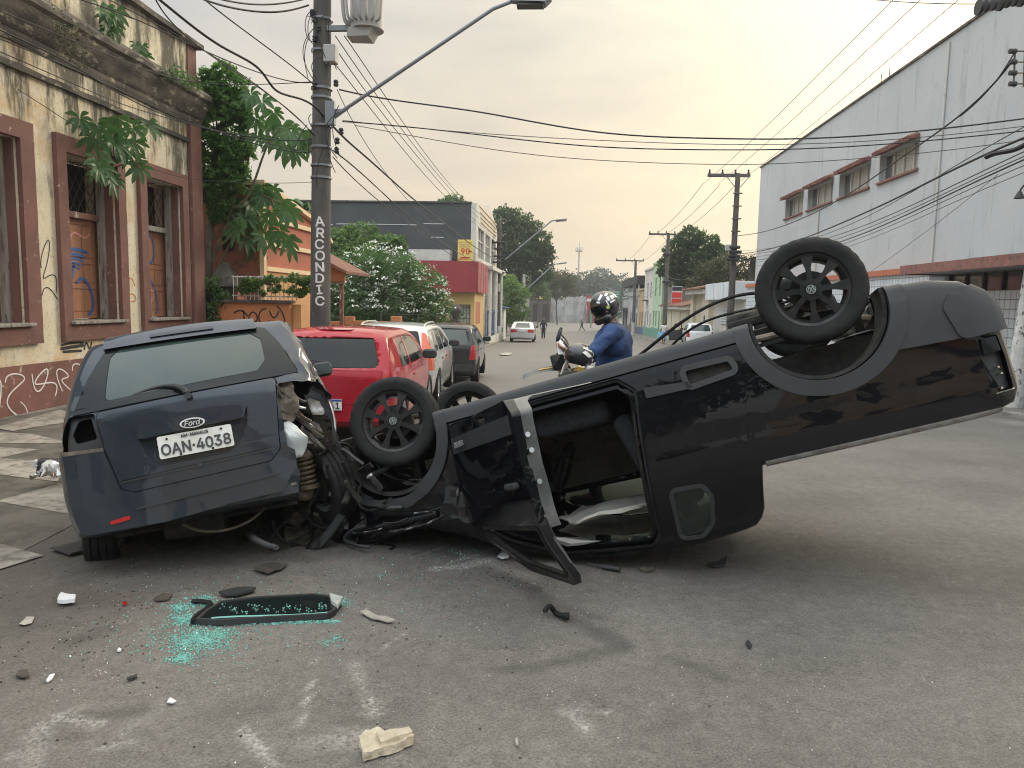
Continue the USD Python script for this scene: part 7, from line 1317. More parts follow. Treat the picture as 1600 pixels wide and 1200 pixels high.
for (p, q, lab) in [((1098, 288, 35.), (1014, 371, 58.), 'left line from the nearest to the second right pole'), ((1125, 288, 35.), (1030, 370, 58.), 'middle line from the nearest to the second right pole'), ((1150, 288, 35.), (1048, 370, 58.), 'right line from the nearest to the second right pole'), ((1014, 371, 58.), (972, 411, 84.), 'left line from the second to the farthest right pole'), ((1046, 370, 58.), (998, 410, 84.), 'right line from the second to the farthest right pole'), ((1133, 395, 35.), (1036, 425, 58.), 'low green-tinged cable between the first two right poles'), ((1036, 440, 58.), (988, 455, 84.), 'low cable between the last two right poles')]:
    P, Q = at(*p), at(*q); single('wire', tube(curve([P, (P + Q) / 2 - A([0, 0, .35 if 'low' not in lab else .9]), Q], 10), .012, 5), mats['wire_grey'], lab, 'wire', 'power lines on the right', smooth=50)
wire('black cable climbing across the blue-grey wall past its windows to the bracket', [(1143, 368, 34.8), (1240, 347, N), (1340, 294, N), (1420, 238, N), (1500, 180, N), (1584, 92, 11)], .015)
wire('second strand twisted with the cable to the insulator bracket', [(1500, 182, 14), (1545, 140, N), (1584, 84, 11)], .009)
wire('thickest black cable low across the blue-grey wall', [(1145, 397, 34.8), (1240, 378, N), (1330, 342, N), (1400, 310, N), (1470, 275, N), (1550, 237, N), (1640, 200, 9)], .017)
for k, (y0, y1, r) in enumerate([(392, 190, .007), (400, 232, .008), (404, 240, .007), (408, 246, .011), (411, 256, .006), (416, 268, .005)]):
    lab = ['thin wire just above the thickest cable on the blue-grey wall', 'first thin wire under the thickest cable on the blue-grey wall', 'second thin wire under the thickest cable on the blue-grey wall', 'medium black wire among the thin ones on the blue-grey wall', 'fifth and paler wire low on the blue-grey wall', 'lowest wire across the blue-grey wall'][k]
    wire(lab, [(1145, y0, 34.8), (1330, y0 - 42 + k * 2, N), (1460, (y0 + y1) / 2 - 12, N), (1650, y1 - 18, 9)], r)
single('wire', tube(curve([at(1540, 246, 10), at(1565, 238, 9.8), at(1590, 232, 9.6), at(1640, 190, 9.4)], 6), .03, 6), mats['wire_black'], 'short thick cable joint at the right edge of the blue-grey wall', 'wire', 'overhead wires', smooth=50)
wire('thin wire along the very top edge at the right', [(1360, -1, 14), (1450, 5, N), (1545, 6, 11)], .007, 'wire_grey')
wire('thin straight wire slanting up over the blank wall above the canopy', [(1360, 425, 16), (1460, 352, N), (1560, 272, 11)], .004, 'wire_grey')
# ================================================================== people
mat('skin', (.36, .19, .125), .55, color2=(.31, .155, .10), nscale=14); mat('skin_dark', (.15, .08, .055), .6); mat('blue_shirt', (.022, .055, .15), .85, color2=(.016, .042, .12), nscale=7, bump=.35, bscale=14); mat('dark_trousers', (.02, .021, .026), .85); mat('white_cloth', (.62, .62, .60), .85); mat('light_blue_cloth', (.12, .27, .50), .8, color2=(.15, .33, .56), nscale=9); mat('pale_blue_bag', (.22, .52, .72), .6); mat('hair_black', (.012, .011, .01), .6); mat('grey_strap', (.12, .125, .13), .8); mat('helmet_black', (.012, .012, .013), .22, coat=1.); mat('decal_white', (.70, .70, .68), .4); mat('decal_lime', (.45, .55, .12), .5); mat('bike_yellow', (.62, .36, .06), .35, coat=.8); mat('bike_grey', (.12, .12, .115), .5); mat('orange_glove', (.50, .12, .05), .7)
def bones(chain, sub=.03, smooth=8):
    """one continuous skin over joints: chain is a list of ((p, r), (q, r)) bones"""
    S = lambda p, r: m3.Manifold.sphere(r, 20).translate(tuple(map(float, p)))
    m = m3.Manifold.batch_boolean([m3.Manifold.batch_hull([S(*a), S(*b)]) for a, b in chain], m3.OpType.Add)
    t = tm(m.refine_to_length(sub)); t = trimesh.Trimesh(t.vertices, t.faces, process=True); trimesh.smoothing.filter_taubin(t, iterations=smooth); return t
def hand(w, d, palm, side, s=1.0, curl=.6):
    """palm and five fingers from the wrist w along d; palm: the way it faces"""
    w, d, palm = A(w, float), A(d, float), A(palm, float); d /= np.linalg.norm(d); a = np.cross(d, palm); a /= np.linalg.norm(a); a *= side; n = np.cross(a, d) * side; n = palm / np.linalg.norm(palm); out = []
    k = w + d * .085 * s
    for i, (o, L) in enumerate([(-.03, .062), (-.01, .075), (.01, .07), (.028, .055)]):
        b = k + a * o * s; m = b + (d * math.cos(curl * .6) + n * math.sin(curl * .6)) * L * .55 * s; e = m + (d * math.cos(curl * 1.7) + n * math.sin(curl * 1.7)) * L * .5 * s
        out += [((w + a * o * .6 * s, .016 * s), (b, .011 * s)), ((b, .0095 * s), (m, .0085 * s)), ((m, .0085 * s), (e, .0075 * s))]
    b = w + d * .03 * s - a * .03 * s; m = b + (d * .7 - a * .5 + n * .5) * .04 * s; e = m + (d + n * .6) * .028 * s
    out += [((w, .017 * s), (b, .013 * s)), ((b, .012 * s), (m, .010 * s)), ((m, .010 * s), (e, .0085 * s))]
    return out
GZ = gz(6.5)
bk_ = Thing('person', 'motorcyclist in a long-sleeved blue shirt and black helmet bent over his phone', 'person', (.42, 6.5, GZ))
pel, wst, cst, nk, hd_ = A([.425, 6.5, .86]), A([.43, 6.5, 1.03]), A([.42, 6.5, 1.21]), A([.395, 6.5, 1.395]), A([.345, 6.49, 1.485])
LS, RS = A([.40, 6.30, 1.305]), A([.40, 6.70, 1.305]); LE, RE = A([.235, 6.20, 1.145]), A([.27, 6.74, 1.08]); LW, RW = A([.065, 6.27, 1.125]), A([.20, 6.50, 1.06])
Lk, Rk = A([.10, 6.22, .70]), A([.12, 6.80, .68]); La, Ra = A([.30, 6.16, GZ + .09]), A([.34, 6.86, GZ + .09])
torso = [((pel, .145), (wst, .140)), ((wst, .140), (cst, .155)), ((cst + [0, -.08, 0], .125), (cst + [0, .08, 0], .125)), ((cst + [.0, 0, .05], .12), (LS, .062)), ((cst + [.0, 0, .05], .12), (RS, .062)), ((pel + [0, -.08, 0], .115), (pel + [0, .08, 0], .115))]
arms = [((LS, .06), (LE, .045)), ((LE, .043), (LW, .031)), ((RS, .06), (RE, .045)), ((RE, .043), (RW, .031))]
legs = [((pel + [-.02, -.09, -.03], .09), (Lk, .06)), ((Lk, .058), (La, .04)), ((pel + [-.02, .09, -.03], .09), (Rk, .06)), ((Rk, .058), (Ra, .04)), ((La, .04), (La + [-.16, 0, -.05], .032)), ((Ra, .04), (Ra + [-.16, 0, -.05], .032))]
neck = [((cst + [-.02, 0, .12], .075), (nk, .058)), ((nk, .058), (hd_, .06)), ((hd_, .088), (hd_ + [-.02, 0, .05], .092)), ((hd_ + [-.075, 0, -.03], .03), (hd_ + [-.06, 0, .0], .05))]
face = [((hd_ + [-.095, 0, .01], .012), (hd_ + [-.115, 0, -.015], .014)), ((hd_ + [.0, -.085, .0], .018), (hd_ + [.0, -.09, .02], .016)), ((hd_ + [.0, .085, .0], .018), (hd_ + [.0, .09, .02], .016))]
bp2 = bk_.part('body', bones(torso + arms + legs + neck + face + hand(LW, (-.95, .05, .25), (0, .7, .7), 1) + hand(RW, (-.5, -.75, .1), (-.6, .3, -.5), -1), .025, 4), mats['skin'], smooth=60, world=True)
sh_ = [tuple((A(p) , r + .016) for p, r in b) for b in torso] + [tuple((A(p), r + .014) for p, r in b) for b in arms]
sh_[-3] = ((LE, .057), (LW + (LE - LW) * .18, .043)); sh_[-1] = ((RE, .057), (RW + (RE - RW) * .18, .043))
shirt = jitter(bones(sh_ + [((cst + [-.01, 0, .06], .10), (nk + [.012, 0, -.075], .066))], .018, 4), .015, 13, 5)
bk_.part('shirt', shirt, mats['blue_shirt'], smooth=60, world=True, parent=bp2)
bk_.part('trousers', bones([tuple((A(p), r + .014) for p, r in b) for b in legs[:4]] + [((pel + [0, -.08, -.02], .13), (pel + [0, .08, -.02], .13))], .03, 5), mats['dark_trousers'], smooth=60, world=True, parent=bp2)
bk_.part('shoe', bones([((La + [.03, 0, -.05], .045), (La + [-.19, 0, -.055], .04))], .03, 3), mats['black_plastic'], smooth=60, world=True, parent=bp2); bk_.part('shoe', bones([((Ra + [.03, 0, -.05], .045), (Ra + [-.19, 0, -.055], .04))], .03, 3), mats['black_plastic'], smooth=60, world=True, parent=bp2)
st_ = curve([LS + [.09, .06, .075], LS + [.165, .10, -.05], cst + [.178, -.02, -.06], cst + [.165, -.0, -.14]], 8); v, f = [], []
st_ = curve([on(963, 498, 1, 6.37), on(966, 515, 1, 6.335), on(964, 530, 1, 6.325), on(959, 545, 1, 6.32)], 8)
bk_.part('strap', tube(st_, .013, 6), mats['grey_strap'], smooth=60, world=True, parent=bp2); bk_.part('strap_buckle', rbox(*(on(957, 548, 1, 6.315)[0] + A([-.012, .012])), 6.30, 6.33, *(on(957, 548, 1, 6.31)[2] + A([-.014, .014])), .004), mats['black_plastic'], world=True, parent=bp2)
def helmet(t, c, R, parent=None, face=(-1, 0, -.45)):
    """a full-face shell with its visor opening, chin bar, rim and decals; R turns it, its face towards -x"""
    s = m3.Manifold.sphere(1, 48).scale((.155, .128, .148)); ch = m3.Manifold.batch_hull([m3.Manifold.sphere(.05, 16).translate((-.125, 0, -.10)), m3.Manifold.sphere(.05, 16).translate((-.05, .075, -.11)), m3.Manifold.sphere(.05, 16).translate((-.05, -.075, -.11))])
    o = s + ch; o = o - m3.Manifold.sphere(1, 32).scale((.135, .108, .125)) - mbox(-.5, .5, -.5, .5, -.5, -.145) - mprism([(-.3, -.05), (-.3, .06), (-.07, .05), (-.05, -.045)], -.3, .3)
    pth = t.part('helmet' if parent else 'shell', move(tm(o), c, R), mats['helmet_black'], smooth=45, world=True, parent=parent)
    vis = (m3.Manifold.sphere(1, 40).scale((.150, .124, .144)) - m3.Manifold.sphere(1, 40).scale((.143, .117, .137))) ^ mprism([(-.3, -.052), (-.3, .062), (-.065, .052), (-.045, -.047)], -.3, .3)
    t.part('visor', move(tm(vis), c, R), mats['tint_glass'], smooth=45, world=True, parent=pth)
    sk = lambda p: (m3.Manifold.sphere(1, 40).scale((.1575, .1305, .1505)) - m3.Manifold.sphere(1, 40).scale((.154, .127, .147))) ^ mprism(p, -.3, 0)
    for p, m in [([(-.06, .10), (.0, .132), (.01, .115), (-.05, .085)], 'decal_white'), ([(-.085, .08), (-.07, .092), (-.05, .07), (-.065, .06)], 'decal_white'), ([(.02, .11), (.06, .12), (.07, .10), (.03, .09)], 'decal_white'), ([(.02, .08), (.05, .085), (.05, .04), (.02, .045)], 'decal_white'), ([(.06, .08), (.10, .07), (.11, .04), (.065, .035)], 'decal_white'), ([(.0, .06), (.012, .06), (.012, .0), (.0, .0)], 'decal_white'), ([(.03, .03), (.09, .025), (.1, .01), (.035, .012)], 'decal_white'), (list(sg.Point(-.01, -.01).buffer(.018).exterior.coords), 'decal_lime')]:
        t.part('decal', move(tm(sk(p)), c, R), mats[m], smooth=45, world=True, parent=pth)
    rim_ = tube([(.10 * math.cos(a) - .01, .09 * math.sin(a), -.125) for a in np.linspace(0, 2 * math.pi, 30)[:-1]], .012, 6, True); t.part('lining', move(rim_, c, R), mats['black_plastic'], smooth=45, world=True, parent=pth)
    return pth
helmet(bk_, hd_ + A([-.012, 0, .045]), (rot('z', 14) @ rot('y', -30)) * .86, parent=bp2)
single('phone', move(rbox(-.035, .035, -.004, .004, -.07, .07, .004), LW + A([-.10, .02, .05]), rot('z', 20) @ rot('x', -25)), mats['decal_white'], 'phone held in the left hand of the motorcyclist', 'phone')
# the motorcycle
mo = Thing('motorcycle', 'yellow and black trail motorcycle standing behind the overturned pickup', 'motorcycle', (.35, 6.5, GZ))
def mwheel(c, R, w, steer=0.):
    B = rot('z', steer); t = lathe([(R - .09, -w * .3), (R - .05, -w * .5), (R - .012, -w * .42), (R, 0), (R - .012, w * .42), (R - .05, w * .5), (R - .09, w * .3)], 40)
    p = mo.part('wheel', move(t, c, B), mats['rubber'], smooth=40, world=True); sp = [lathe([(R - .105, -.02), (R - .085, -.02), (R - .085, .02), (R - .105, .02)], 36), cyl((0, -.06, 0), (0, .06, 0), .035, n=12)]
    for k in range(16): a = k * math.pi / 8; sp.append(cyl((.03 * math.cos(a), .03 * (-1) ** k, .03 * math.sin(a)), ((R - .09) * math.cos(a), 0, (R - .09) * math.sin(a)), .003, n=4))
    mo.part('rim', move(tm(sp), c, B), mats['steel'], world=True, parent=p)
fa, ra = A([-.28, 6.44, GZ + .33]), A([1.12, 6.55, GZ + .31]); mwheel(fa, .33, .085, -14); mwheel(ra, .31, .11)
hb = A([.03, 6.47, 1.03])
for s in (-.09, .09): mo.part('fork', cyl(fa + [0, s, 0], hb + [-.01, s, .02], .024, n=10), mats['chrome'], smooth=40, world=True)
fend = curve([(-.36, 6.36, .905), (-.25, 6.39, .955), (-.10, 6.42, .985), (.06, 6.46, .96)], 8); v, f = [], []
for i, p in enumerate(fend):
    w = .02 + .05 * math.sin(min(1, i / 14) * math.pi * .62); v += [p + [0, -w, -.025], p + [0, 0, .012], p + [0, w, -.025], p + [0, 0, -.012]]
for i in range(len(fend) - 1):
    for j in range(4): f.append((4 * i + j, 4 * i + (j + 1) % 4, 4 * i + 4 + (j + 1) % 4, 4 * i + 4 + j))
mo.part('front_fender', tm((v, f)), mats['bike_grey'], smooth=50, world=True)
mo.part('fender_stripe', tube([p + A([0, -.03, .0]) for p in fend[9:20]], .008, 6), mats['bike_yellow'], smooth=50, world=True)
mo.part('headlight', m3.Manifold.hull_points(A([(-.10, 6.36, .98), (-.10, 6.54, .98), (-.13, 6.38, 1.08), (-.13, 6.52, 1.08), (-.02, 6.34, 1.13), (-.02, 6.56, 1.13), (.03, 6.38, .96), (.03, 6.54, .96)])), mats['helmet_black'], smooth=25, world=True)
mo.part('handlebar', tube(curve([(.10, 6.08, 1.125), (.06, 6.22, 1.13), (.02, 6.40, 1.08), (.02, 6.56, 1.08), (.06, 6.74, 1.13), (.10, 6.88, 1.125)], 6), .013, 8), mats['black_plastic'], smooth=50, world=True)
for y0, y1 in ((6.05, 6.17), (6.80, 6.92)): mo.part('grip', cyl((.105, y0, 1.125), (.09, y1, 1.127), .019, n=10), mats['rubber'], smooth=40, world=True)
for y, dy in ((6.20, -.05), (6.76, .06)):
    mo.part('mirror_stem', tube(curve([(.04, y, 1.13), (.01, y + dy, 1.20), (-.035, y + dy, 1.25)], 6), .007, 6), mats['black_plastic'], smooth=50, world=True)
    mo.part('mirror', m3.Manifold.sphere(1, 24).scale((.018, .03, .055)).rotate((0, 18, 0)).translate((-.055, y + dy, 1.275)), mats['black_plastic'], smooth=50, world=True)
    mo.part('mirror_glass', m3.Manifold.sphere(1, 24).scale((.006, .024, .047)).rotate((0, 18, 0)).translate((-.041, y + dy - .004, 1.272)), mats['chrome'], smooth=50, world=True)
mo.part('brake_lever', cyl((.04, 6.06, 1.11), (.0, 6.22, 1.10), .007, n=6), mats['chrome'], world=True); mo.part('instruments', rbox(.0, .08, 6.40, 6.56, 1.09, 1.15, .02), mats['black_plastic'], smooth=40, world=True)
mo.part('tank', m3.Manifold.hull_points(A([(.06, 6.39, .92), (.06, 6.57, .92), (.12, 6.38, 1.0), (.12, 6.58, 1.0), (.42, 6.37, .95), (.42, 6.61, .95), (.5, 6.42, .84), (.5, 6.58, .84), (.1, 6.36, .80), (.1, 6.6, .80)])), mats['bike_yellow'], smooth=30, world=True)
for y in (6.34, 6.625): mo.part('side_panel', jitter(mprism([(-.06, .93), (.10, .97), (.32, .86), (.28, .66), (.10, .70)], y, y + .02), .006, 6, 3), mats['bike_grey'], smooth=30, world=True)
mo.part('seat', rbox(.40, 1.18, 6.41, 6.63, .74, .83, .04), mats['rubber'], smooth=40, world=True); mo.part('tail', m3.Manifold.hull_points(A([(1.1, 6.45, .72), (1.1, 6.62, .72), (1.45, 6.49, .82), (1.45, 6.58, .82), (1.1, 6.45, .80), (1.1, 6.62, .80)])), mats['bike_grey'], smooth=30, world=True)
mo.part('engine', rbox(.28, .70, 6.40, 6.64, .22, .62, .06), mats['steel'], smooth=35, world=True); mo.part('frame', tm([tube(curve([(.02, 6.5, 1.0), (.15, 6.5, .5), (.3, 6.5, .16), (.75, 6.5, .16), (.85, 6.5, .45), (.7, 6.5, .76), (.1, 6.5, .92)], 5), .022, 7), tube([(.8, 6.46, .3), (1.12, 6.46, .17)], .024, 7), tube([(.8, 6.62, .3), (1.12, 6.62, .17)], .024, 7)]), mats['black_plastic'], smooth=40, world=True)
mo.part('exhaust', tube(curve([(.3, 6.38, .5), (.25, 6.36, .25), (.6, 6.36, .18), (1.0, 6.38, .35), (1.4, 6.38, .55)], 6), np.linspace(.022, .05, 25), 8), mats['steel'], smooth=40, world=True)
mo.part('white_gaiter', rbox(-.02, .06, 6.35, 6.41, .90, .97, .02), mats['bike_grey'], smooth=40, world=True)
sh2 = Thing('helmet', 'spare black helmet with white reflectors hanging at the elbow of the motorcyclist', 'helmet', (.155, 6.16, .93)); hc = on(905, 556, 1, 6.10)
s2 = m3.Manifold.sphere(1, 40).scale((.125, .11, .105)); s2 = s2 - m3.Manifold.sphere(1, 32).scale((.108, .094, .09)) - mbox(-.3, .3, -.3, .3, -.3, -.075)
Rh = rot('z', 25) @ rot('y', 12); sh2.part('shell', move(tm(s2), hc, Rh), mats['helmet_black'], smooth=45, world=True)
for p in ([(-.02, .078), (.07, .06), (.072, .046), (-.02, .064)], [(-.03, .03), (.0, .05), (.07, .015), (.03, .0)], [(.085, .055), (.098, .05), (.10, .02), (.088, .03)], [(.08, -.01), (.105, -.0), (.108, -.03), (.09, -.03)]):
    sh2.part('reflector', move(tm((m3.Manifold.sphere(1, 40).scale((.128, .113, .108)) - m3.Manifold.sphere(1, 40).scale((.124, .109, .104))) ^ mprism(p, -.3, 0)), hc, Rh), mats['decal_white'], smooth=45, world=True)
sh2.part('chin_pad', move(rbox(.05, .115, -.09, -.03, -.105, -.06, .015), hc, Rh), mats['decal_white'], smooth=45, world=True)
def walker(name_label, x, y, h, facing, top, bottom, skin, dress=False, stride=.18, base=None, arms_out=.07):
    """a small distant figure: one body with head, arms, hands and legs; clothes over it"""
    g0 = gy(y) if base is None else base; t = Thing('person', name_label, 'person', (x, y, g0)); s = h / 1.7; f = A([math.sin(facing), math.cos(facing), 0]); r_ = A([f[1], -f[0], 0]); o = A([x, y, g0]); P = lambda fw, rt, z: o + (f * fw + r_ * rt) * s + A([0, 0, z * s])
    hips, chest_, neck_ = P(0, 0, .92), P(.02, 0, 1.28), P(.03, 0, 1.46); hands = []
    tors = [((hips, .13 * s), (P(0, 0, 1.08), .115 * s)), ((P(0, 0, 1.08), .115 * s), (chest_, .13 * s)), ((chest_, .12 * s), (P(0, .16, 1.38), .055 * s)), ((chest_, .12 * s), (P(0, -.16, 1.38), .055 * s))]
    legs_, arms_ = [], []
    for k in (1, -1):
        fw = stride * k; legs_ += [((P(0, .08 * k, .88), .085 * s), (P(fw * .55 + .03, .085 * k, .48), .06 * s)), ((P(fw * .55 + .03, .085 * k, .48), .058 * s), (P(fw - (.10 if k < 0 else 0), .085 * k, .09 + (.05 if k < 0 else 0)), .038 * s)), ((P(fw - (.10 if k < 0 else 0), .085 * k, .06 + (.04 if k < 0 else 0)), .04 * s), (P(fw + .13 - (.08 if k < 0 else 0), .085 * k, .04), .034 * s))]
        e, w = P(-.05 - .3 * fw, (.19 + arms_out) * k, 1.12), P(.08 - .6 * fw, (.18 + arms_out) * k, .90); arms_ += [((P(0, .17 * k, 1.37), .05 * s), (e, .04 * s)), ((e, .039 * s), (w, .028 * s))]; hands += hand(w, (f * .2 - A([0, 0, 1])), -r_ * k, k, s)
    hd = P(.05, 0, 1.60); head_ = [((neck_, .052 * s), (hd - [0, 0, .05 * s], .055 * s)), ((hd - [0, 0, .03 * s], .075 * s), (hd + [0, 0, .04 * s], .088 * s)), ((hd + f * .09 * s, .012), (hd + f * .10 * s - [0, 0, .02 * s], .014))]
    b_ = t.part('body', bones(tors + legs_ + arms_ + head_ + hands, .06, 3), mats[skin], smooth=60, world=True)
    gr_ = lambda bs, d: [tuple((p, r + d * s) for p, r in b) for b in bs]
    t.part('top', bones(gr_(tors, .018) + gr_(arms_[0::2], .014), .06, 3), mats[top], smooth=60, world=True, parent=b_)
    if dress: t.part('dress', lathe([(.02, .95), (.15, .95), (.16, .86), (.20, .60), (.225, .42), (.215, .42), (.17, .7), (.02, .9)], 20, 'z').apply_transform(np.diag([s, s, s, 1.])).apply_translation(o), mats[bottom], smooth=60, world=True, parent=b_)
    else: t.part('trousers', bones(gr_([b for i, b in enumerate(legs_) if i % 3 < 2], .016) + gr_(tors[:1], .016), .06, 3), mats[bottom], smooth=60, world=True, parent=b_)
    t.part('hair', m3.Manifold.sphere(.098 * s, 18).translate(tuple(hd + A([0, 0, .035 * s]) - f * .02 * s)) - m3.Manifold.sphere(.10 * s, 18).translate(tuple(hd + f * .07 * s - [0, 0, .03 * s])), mats['hair_black'], smooth=60, world=True, parent=b_)
    return t, P
W, P = walker('woman in a light blue dress walking towards the camera by the right kerb', 7.15, 54.5, 1.62, math.pi, 'white_cloth', 'light_blue_cloth', 'skin_dark', dress=True, stride=.10, base=gz(54.5) + .0)
hb1 = Thing('shopping_bag', 'pale blue shopping bag carried by the woman in the blue dress', 'bag', P(.1, .3, .5)); c = P(.14, .30, .66); hb1.part('bag', rbox(c[0] - .17, c[0] + .17, c[1] - .06, c[1] + .06, c[2] - .26, c[2] + .20, .02), mats['pale_blue_bag'], smooth=35, world=True); hb1.part('handle', tube(curve([c + [-.08, 0, .20], c + [0, 0, .30], c + [.08, 0, .20]], 6), .012, 5), mats['pale_blue_bag'], world=True)
hb2 = Thing('handbag', 'black handbag on the other arm of the woman in the blue dress', 'bag', P(.0, -.3, .7)); c = P(.0, -.32, .82); hb2.part('bag', rbox(c[0] - .12, c[0] + .12, c[1] - .07, c[1] + .07, c[2] - .16, c[2] + .12, .04), mats['rubber'], smooth=35, world=True); hb2.part('strap', tube(curve([c + [-.08, 0, .12], c + [.0, 0, .42], c + [.08, 0, .12]], 6), .014, 5), mats['rubber'], world=True)
walker('man in dark clothes crossing the street far off in mid-stride', at(909, 517, 112.)[0], 112., 1.72, -math.pi / 2, 'dark_trousers', 'dark_trousers', 'skin_dark', stride=.32, base=-2.64)
walker('man in dark clothes standing beside the silver saloon', at(849, 520, 60.)[0], 60., 1.70, math.pi, 'dark_trousers', 'dark_trousers', 'skin_dark', stride=.03, base=gz(60))
# ================================================================== broken glass and litter on the road
shard = usdkit.material(stage, '/World/Looks/shard_green', {'g': ('geometry', {}), 'r': ('rgb_ramp', {'ramp': [(0., (.14, .36, .31)), (.5, (.38, .63, .56)), (1., (.80, .90, .86))]}), 'p': ('principled_bsdf', {'roughness': .12, 'coat_weight': .5})}, [('g.random_per_island', 'r.fac'), ('r.color', 'p.base_color')], surface='p.BSDF'); mats['shard'] = shard
mat('cream_block', (.56, .50, .38), .9, color2=(.44, .38, .28), nscale=22, bump=.5); mat('bark_brown', (.085, .07, .055), .85, color2=(.05, .042, .035), nscale=14); mat('paper', (.72, .72, .74), .8); mat('pale_rag', (.46, .43, .38), .9, color2=(.34, .31, .27), nscale=20)
def ground_bits(pts, size, seed, h=.0):
    """little cubes with their own tilt at road points"""
    r = np.random.default_rng(seed); n = len(pts); C8 = A([(x, y, z) for x in (-1, 1) for y in (-1, 1) for z in (-1, 1)], float) * .5; F12 = A([(0, 1, 3), (0, 3, 2), (4, 6, 7), (4, 7, 5), (0, 4, 5), (0, 5, 1), (2, 3, 7), (2, 7, 6), (0, 2, 6), (0, 6, 4), (1, 5, 7), (1, 7, 3)])
    s = size * r.uniform(.5, 1.4, (n, 1, 3)) * A([1, 1, .7]); Rm = Ro.random(n, random_state=seed).as_matrix(); v = np.einsum('nij,nkj->nki', Rm, C8[None] * s) + A(pts)[:, None] + A([0, 0, size * .3 + h])
    return trimesh.Trimesh(v.reshape(-1, 3), (F12[None] + 8 * np.arange(n)[:, None, None]).reshape(-1, 3), process=False)
def spread(shape, n, seed):
    """n road points through an outline or along a line seen at these directions"""
    r = np.random.default_rng(seed); out = []
    while len(out) < n:
        if len(shape[0]) == 3:
            x, y, rad = shape[r.integers(len(shape))]; a = r.uniform(0, 6.283); k = rad * abs(r.normal()) * .55; q = (x + k * 1.7 * math.cos(a), y + k * .8 * math.sin(a))
        out.append(road_at(*q))
    return A(out)
pts = np.vstack([spread([(285, 968, 14), (305, 945, 18), (320, 938, 12), (280, 950, 12), (300, 970, 14)], 900, 1), spread([(310, 995, 30), (325, 1003, 24), (290, 1005, 34), (285, 1028, 14), (345, 992, 26), (300, 1000, 60)], 1500, 2)])
single('glass_shards', ground_bits(pts, .0065, 3), shard, None, None, None, 'stuff')
pts = np.vstack([spread([(370 + 14 * k, 974 - k * .25, 5) for k in range(12)], 700, 4), spread([(525, 945, 10), (535, 940, 8)], 260, 5), spread([(510, 1005, 14), (525, 998, 10)], 70, 6), spread([(400, 985, 90), (300, 960, 110), (450, 940, 90), (600, 900, 130), (720, 865, 90)], 420, 7)])
single('glass_shards', ground_bits(pts, .006, 8), shard, None, None, None, 'stuff')
pts = np.vstack([spread([(200, 950, 190), (500, 1080, 300), (150, 1050, 160), (700, 900, 250), (250, 880, 160), (950, 900, 180), (900, 1100, 300), (1250, 1050, 260)], 300, 9)]); single('grit', ground_bits(pts, .0038, 10), mats['plate_white'], None, None, None, 'stuff')
pts = np.vstack([spread([(200, 930, 170), (400, 860, 160), (120, 1000, 150), (640, 850, 120), (800, 890, 120), (560, 1000, 300)], 420, 11)]); single('small_debris', ground_bits(pts, .007, 12), mats['bark_brown'], None, None, None, 'stuff')
def flat(name, label, cat, px, h, m, amp=.0, lift=.004, seed=1, sub=.02, tilt=None, smooth=30):
    """a thin piece lying on the road, its outline given by what is seen"""
    P = A([road_at(*p) for p in px]); t = prism(sg.Polygon(P[:, :2]).buffer(0), 0, h, 'z'); v = t.vertices; v[:, 2] += np.vectorize(gz)(v[:, 1]) + lift; t.vertices = v
    if amp:
        t = tm(mf(t).refine_to_length(sub)); n = meshkit.fbm(t.vertices * 14 + seed, 3, seed) ; t.vertices[:, 2] += amp * n
    return single(name, t, m, label, cat, {'plastic_shard': 'plastic fragments on the road'}.get(name), smooth=smooth)
bw = Thing('broken_window', 'dark tinted car window lying on the road amid green shattered glass', 'car window', road_at(420, 955))
out = [(306, 977), (322, 962), (345, 948), (400, 941), (490, 936), (520, 940), (534, 948), (524, 962), (512, 969), (420, 974), (340, 979)]
P = A([road_at(*p)[:2] for p in out]); pol = sg.Polygon(P); zf = lambda t, l: (t.vertices.__setitem__((slice(None), 2), t.vertices[:, 2] + np.vectorize(gz)(t.vertices[:, 1]) + l), t)[1]
bw.part('pane', zf(prism(pol.buffer(-.012), 0, .006, 'z'), .022), mats['tint_glass'], world=True); bw.part('frame', zf(prism(pol.difference(pol.buffer(-.014)), 0, .03, 'z'), .004), mats['black_plastic'], world=True); bw.part('pane_backing', zf(prism(pol.buffer(-.016), 0, .006, 'z'), .010), mats['rubber'], world=True)
ge = curve([road_at(*p) + A([0, 0, .03]) for p in [(330, 975), (380, 972), (450, 970), (512, 966)]], 8); bw.part('glass_edge', tube(ge, .006, 5), shard, world=True)
sp_pts = spread([(350 + 17 * k, 957 + (k % 3) * 4, 9) for k in range(10)], 90, 21); bw.part('glass_crumbs', ground_bits(sp_pts, .006, 22, .03), shard, world=True, kind='stuff')
bw.part('corner_cap', zf(prism(sg.Polygon(A([road_at(*p)[:2] for p in [(515, 940), (536, 946), (528, 960), (518, 952)]])), 0, .02, 'z'), .03), mats['bare_metal'], world=True)
bw.part('seal_strip', tube(curve([road_at(*p) + A([0, 0, .02]) for p in [(302, 978), (315, 962), (330, 950), (300, 945)]], 6), .012, 6), mats['rubber'], smooth=50, world=True)
flat('plastic_shard', 'black folded strip of plastic above the broken window', 'debris', [(342, 930), (372, 923), (400, 924), (396, 928), (372, 935), (350, 935)], .012, mats['black_plastic'], 0.0150, seed=2)
flat('plastic_shard', 'brownish curled flake of bodywork right of the blue car', 'debris', [(395, 892), (422, 884), (449, 886), (440, 893), (418, 901), (404, 897)], .006, mats['bark_brown'], 0.0250, seed=3)
flat('plastic_shard', 'dull flat brown flake left of the broken window', 'debris', [(240, 938), (255, 930), (270, 932), (262, 940), (245, 942)], .005, mats['bark_brown'], 0.0100, seed=4)
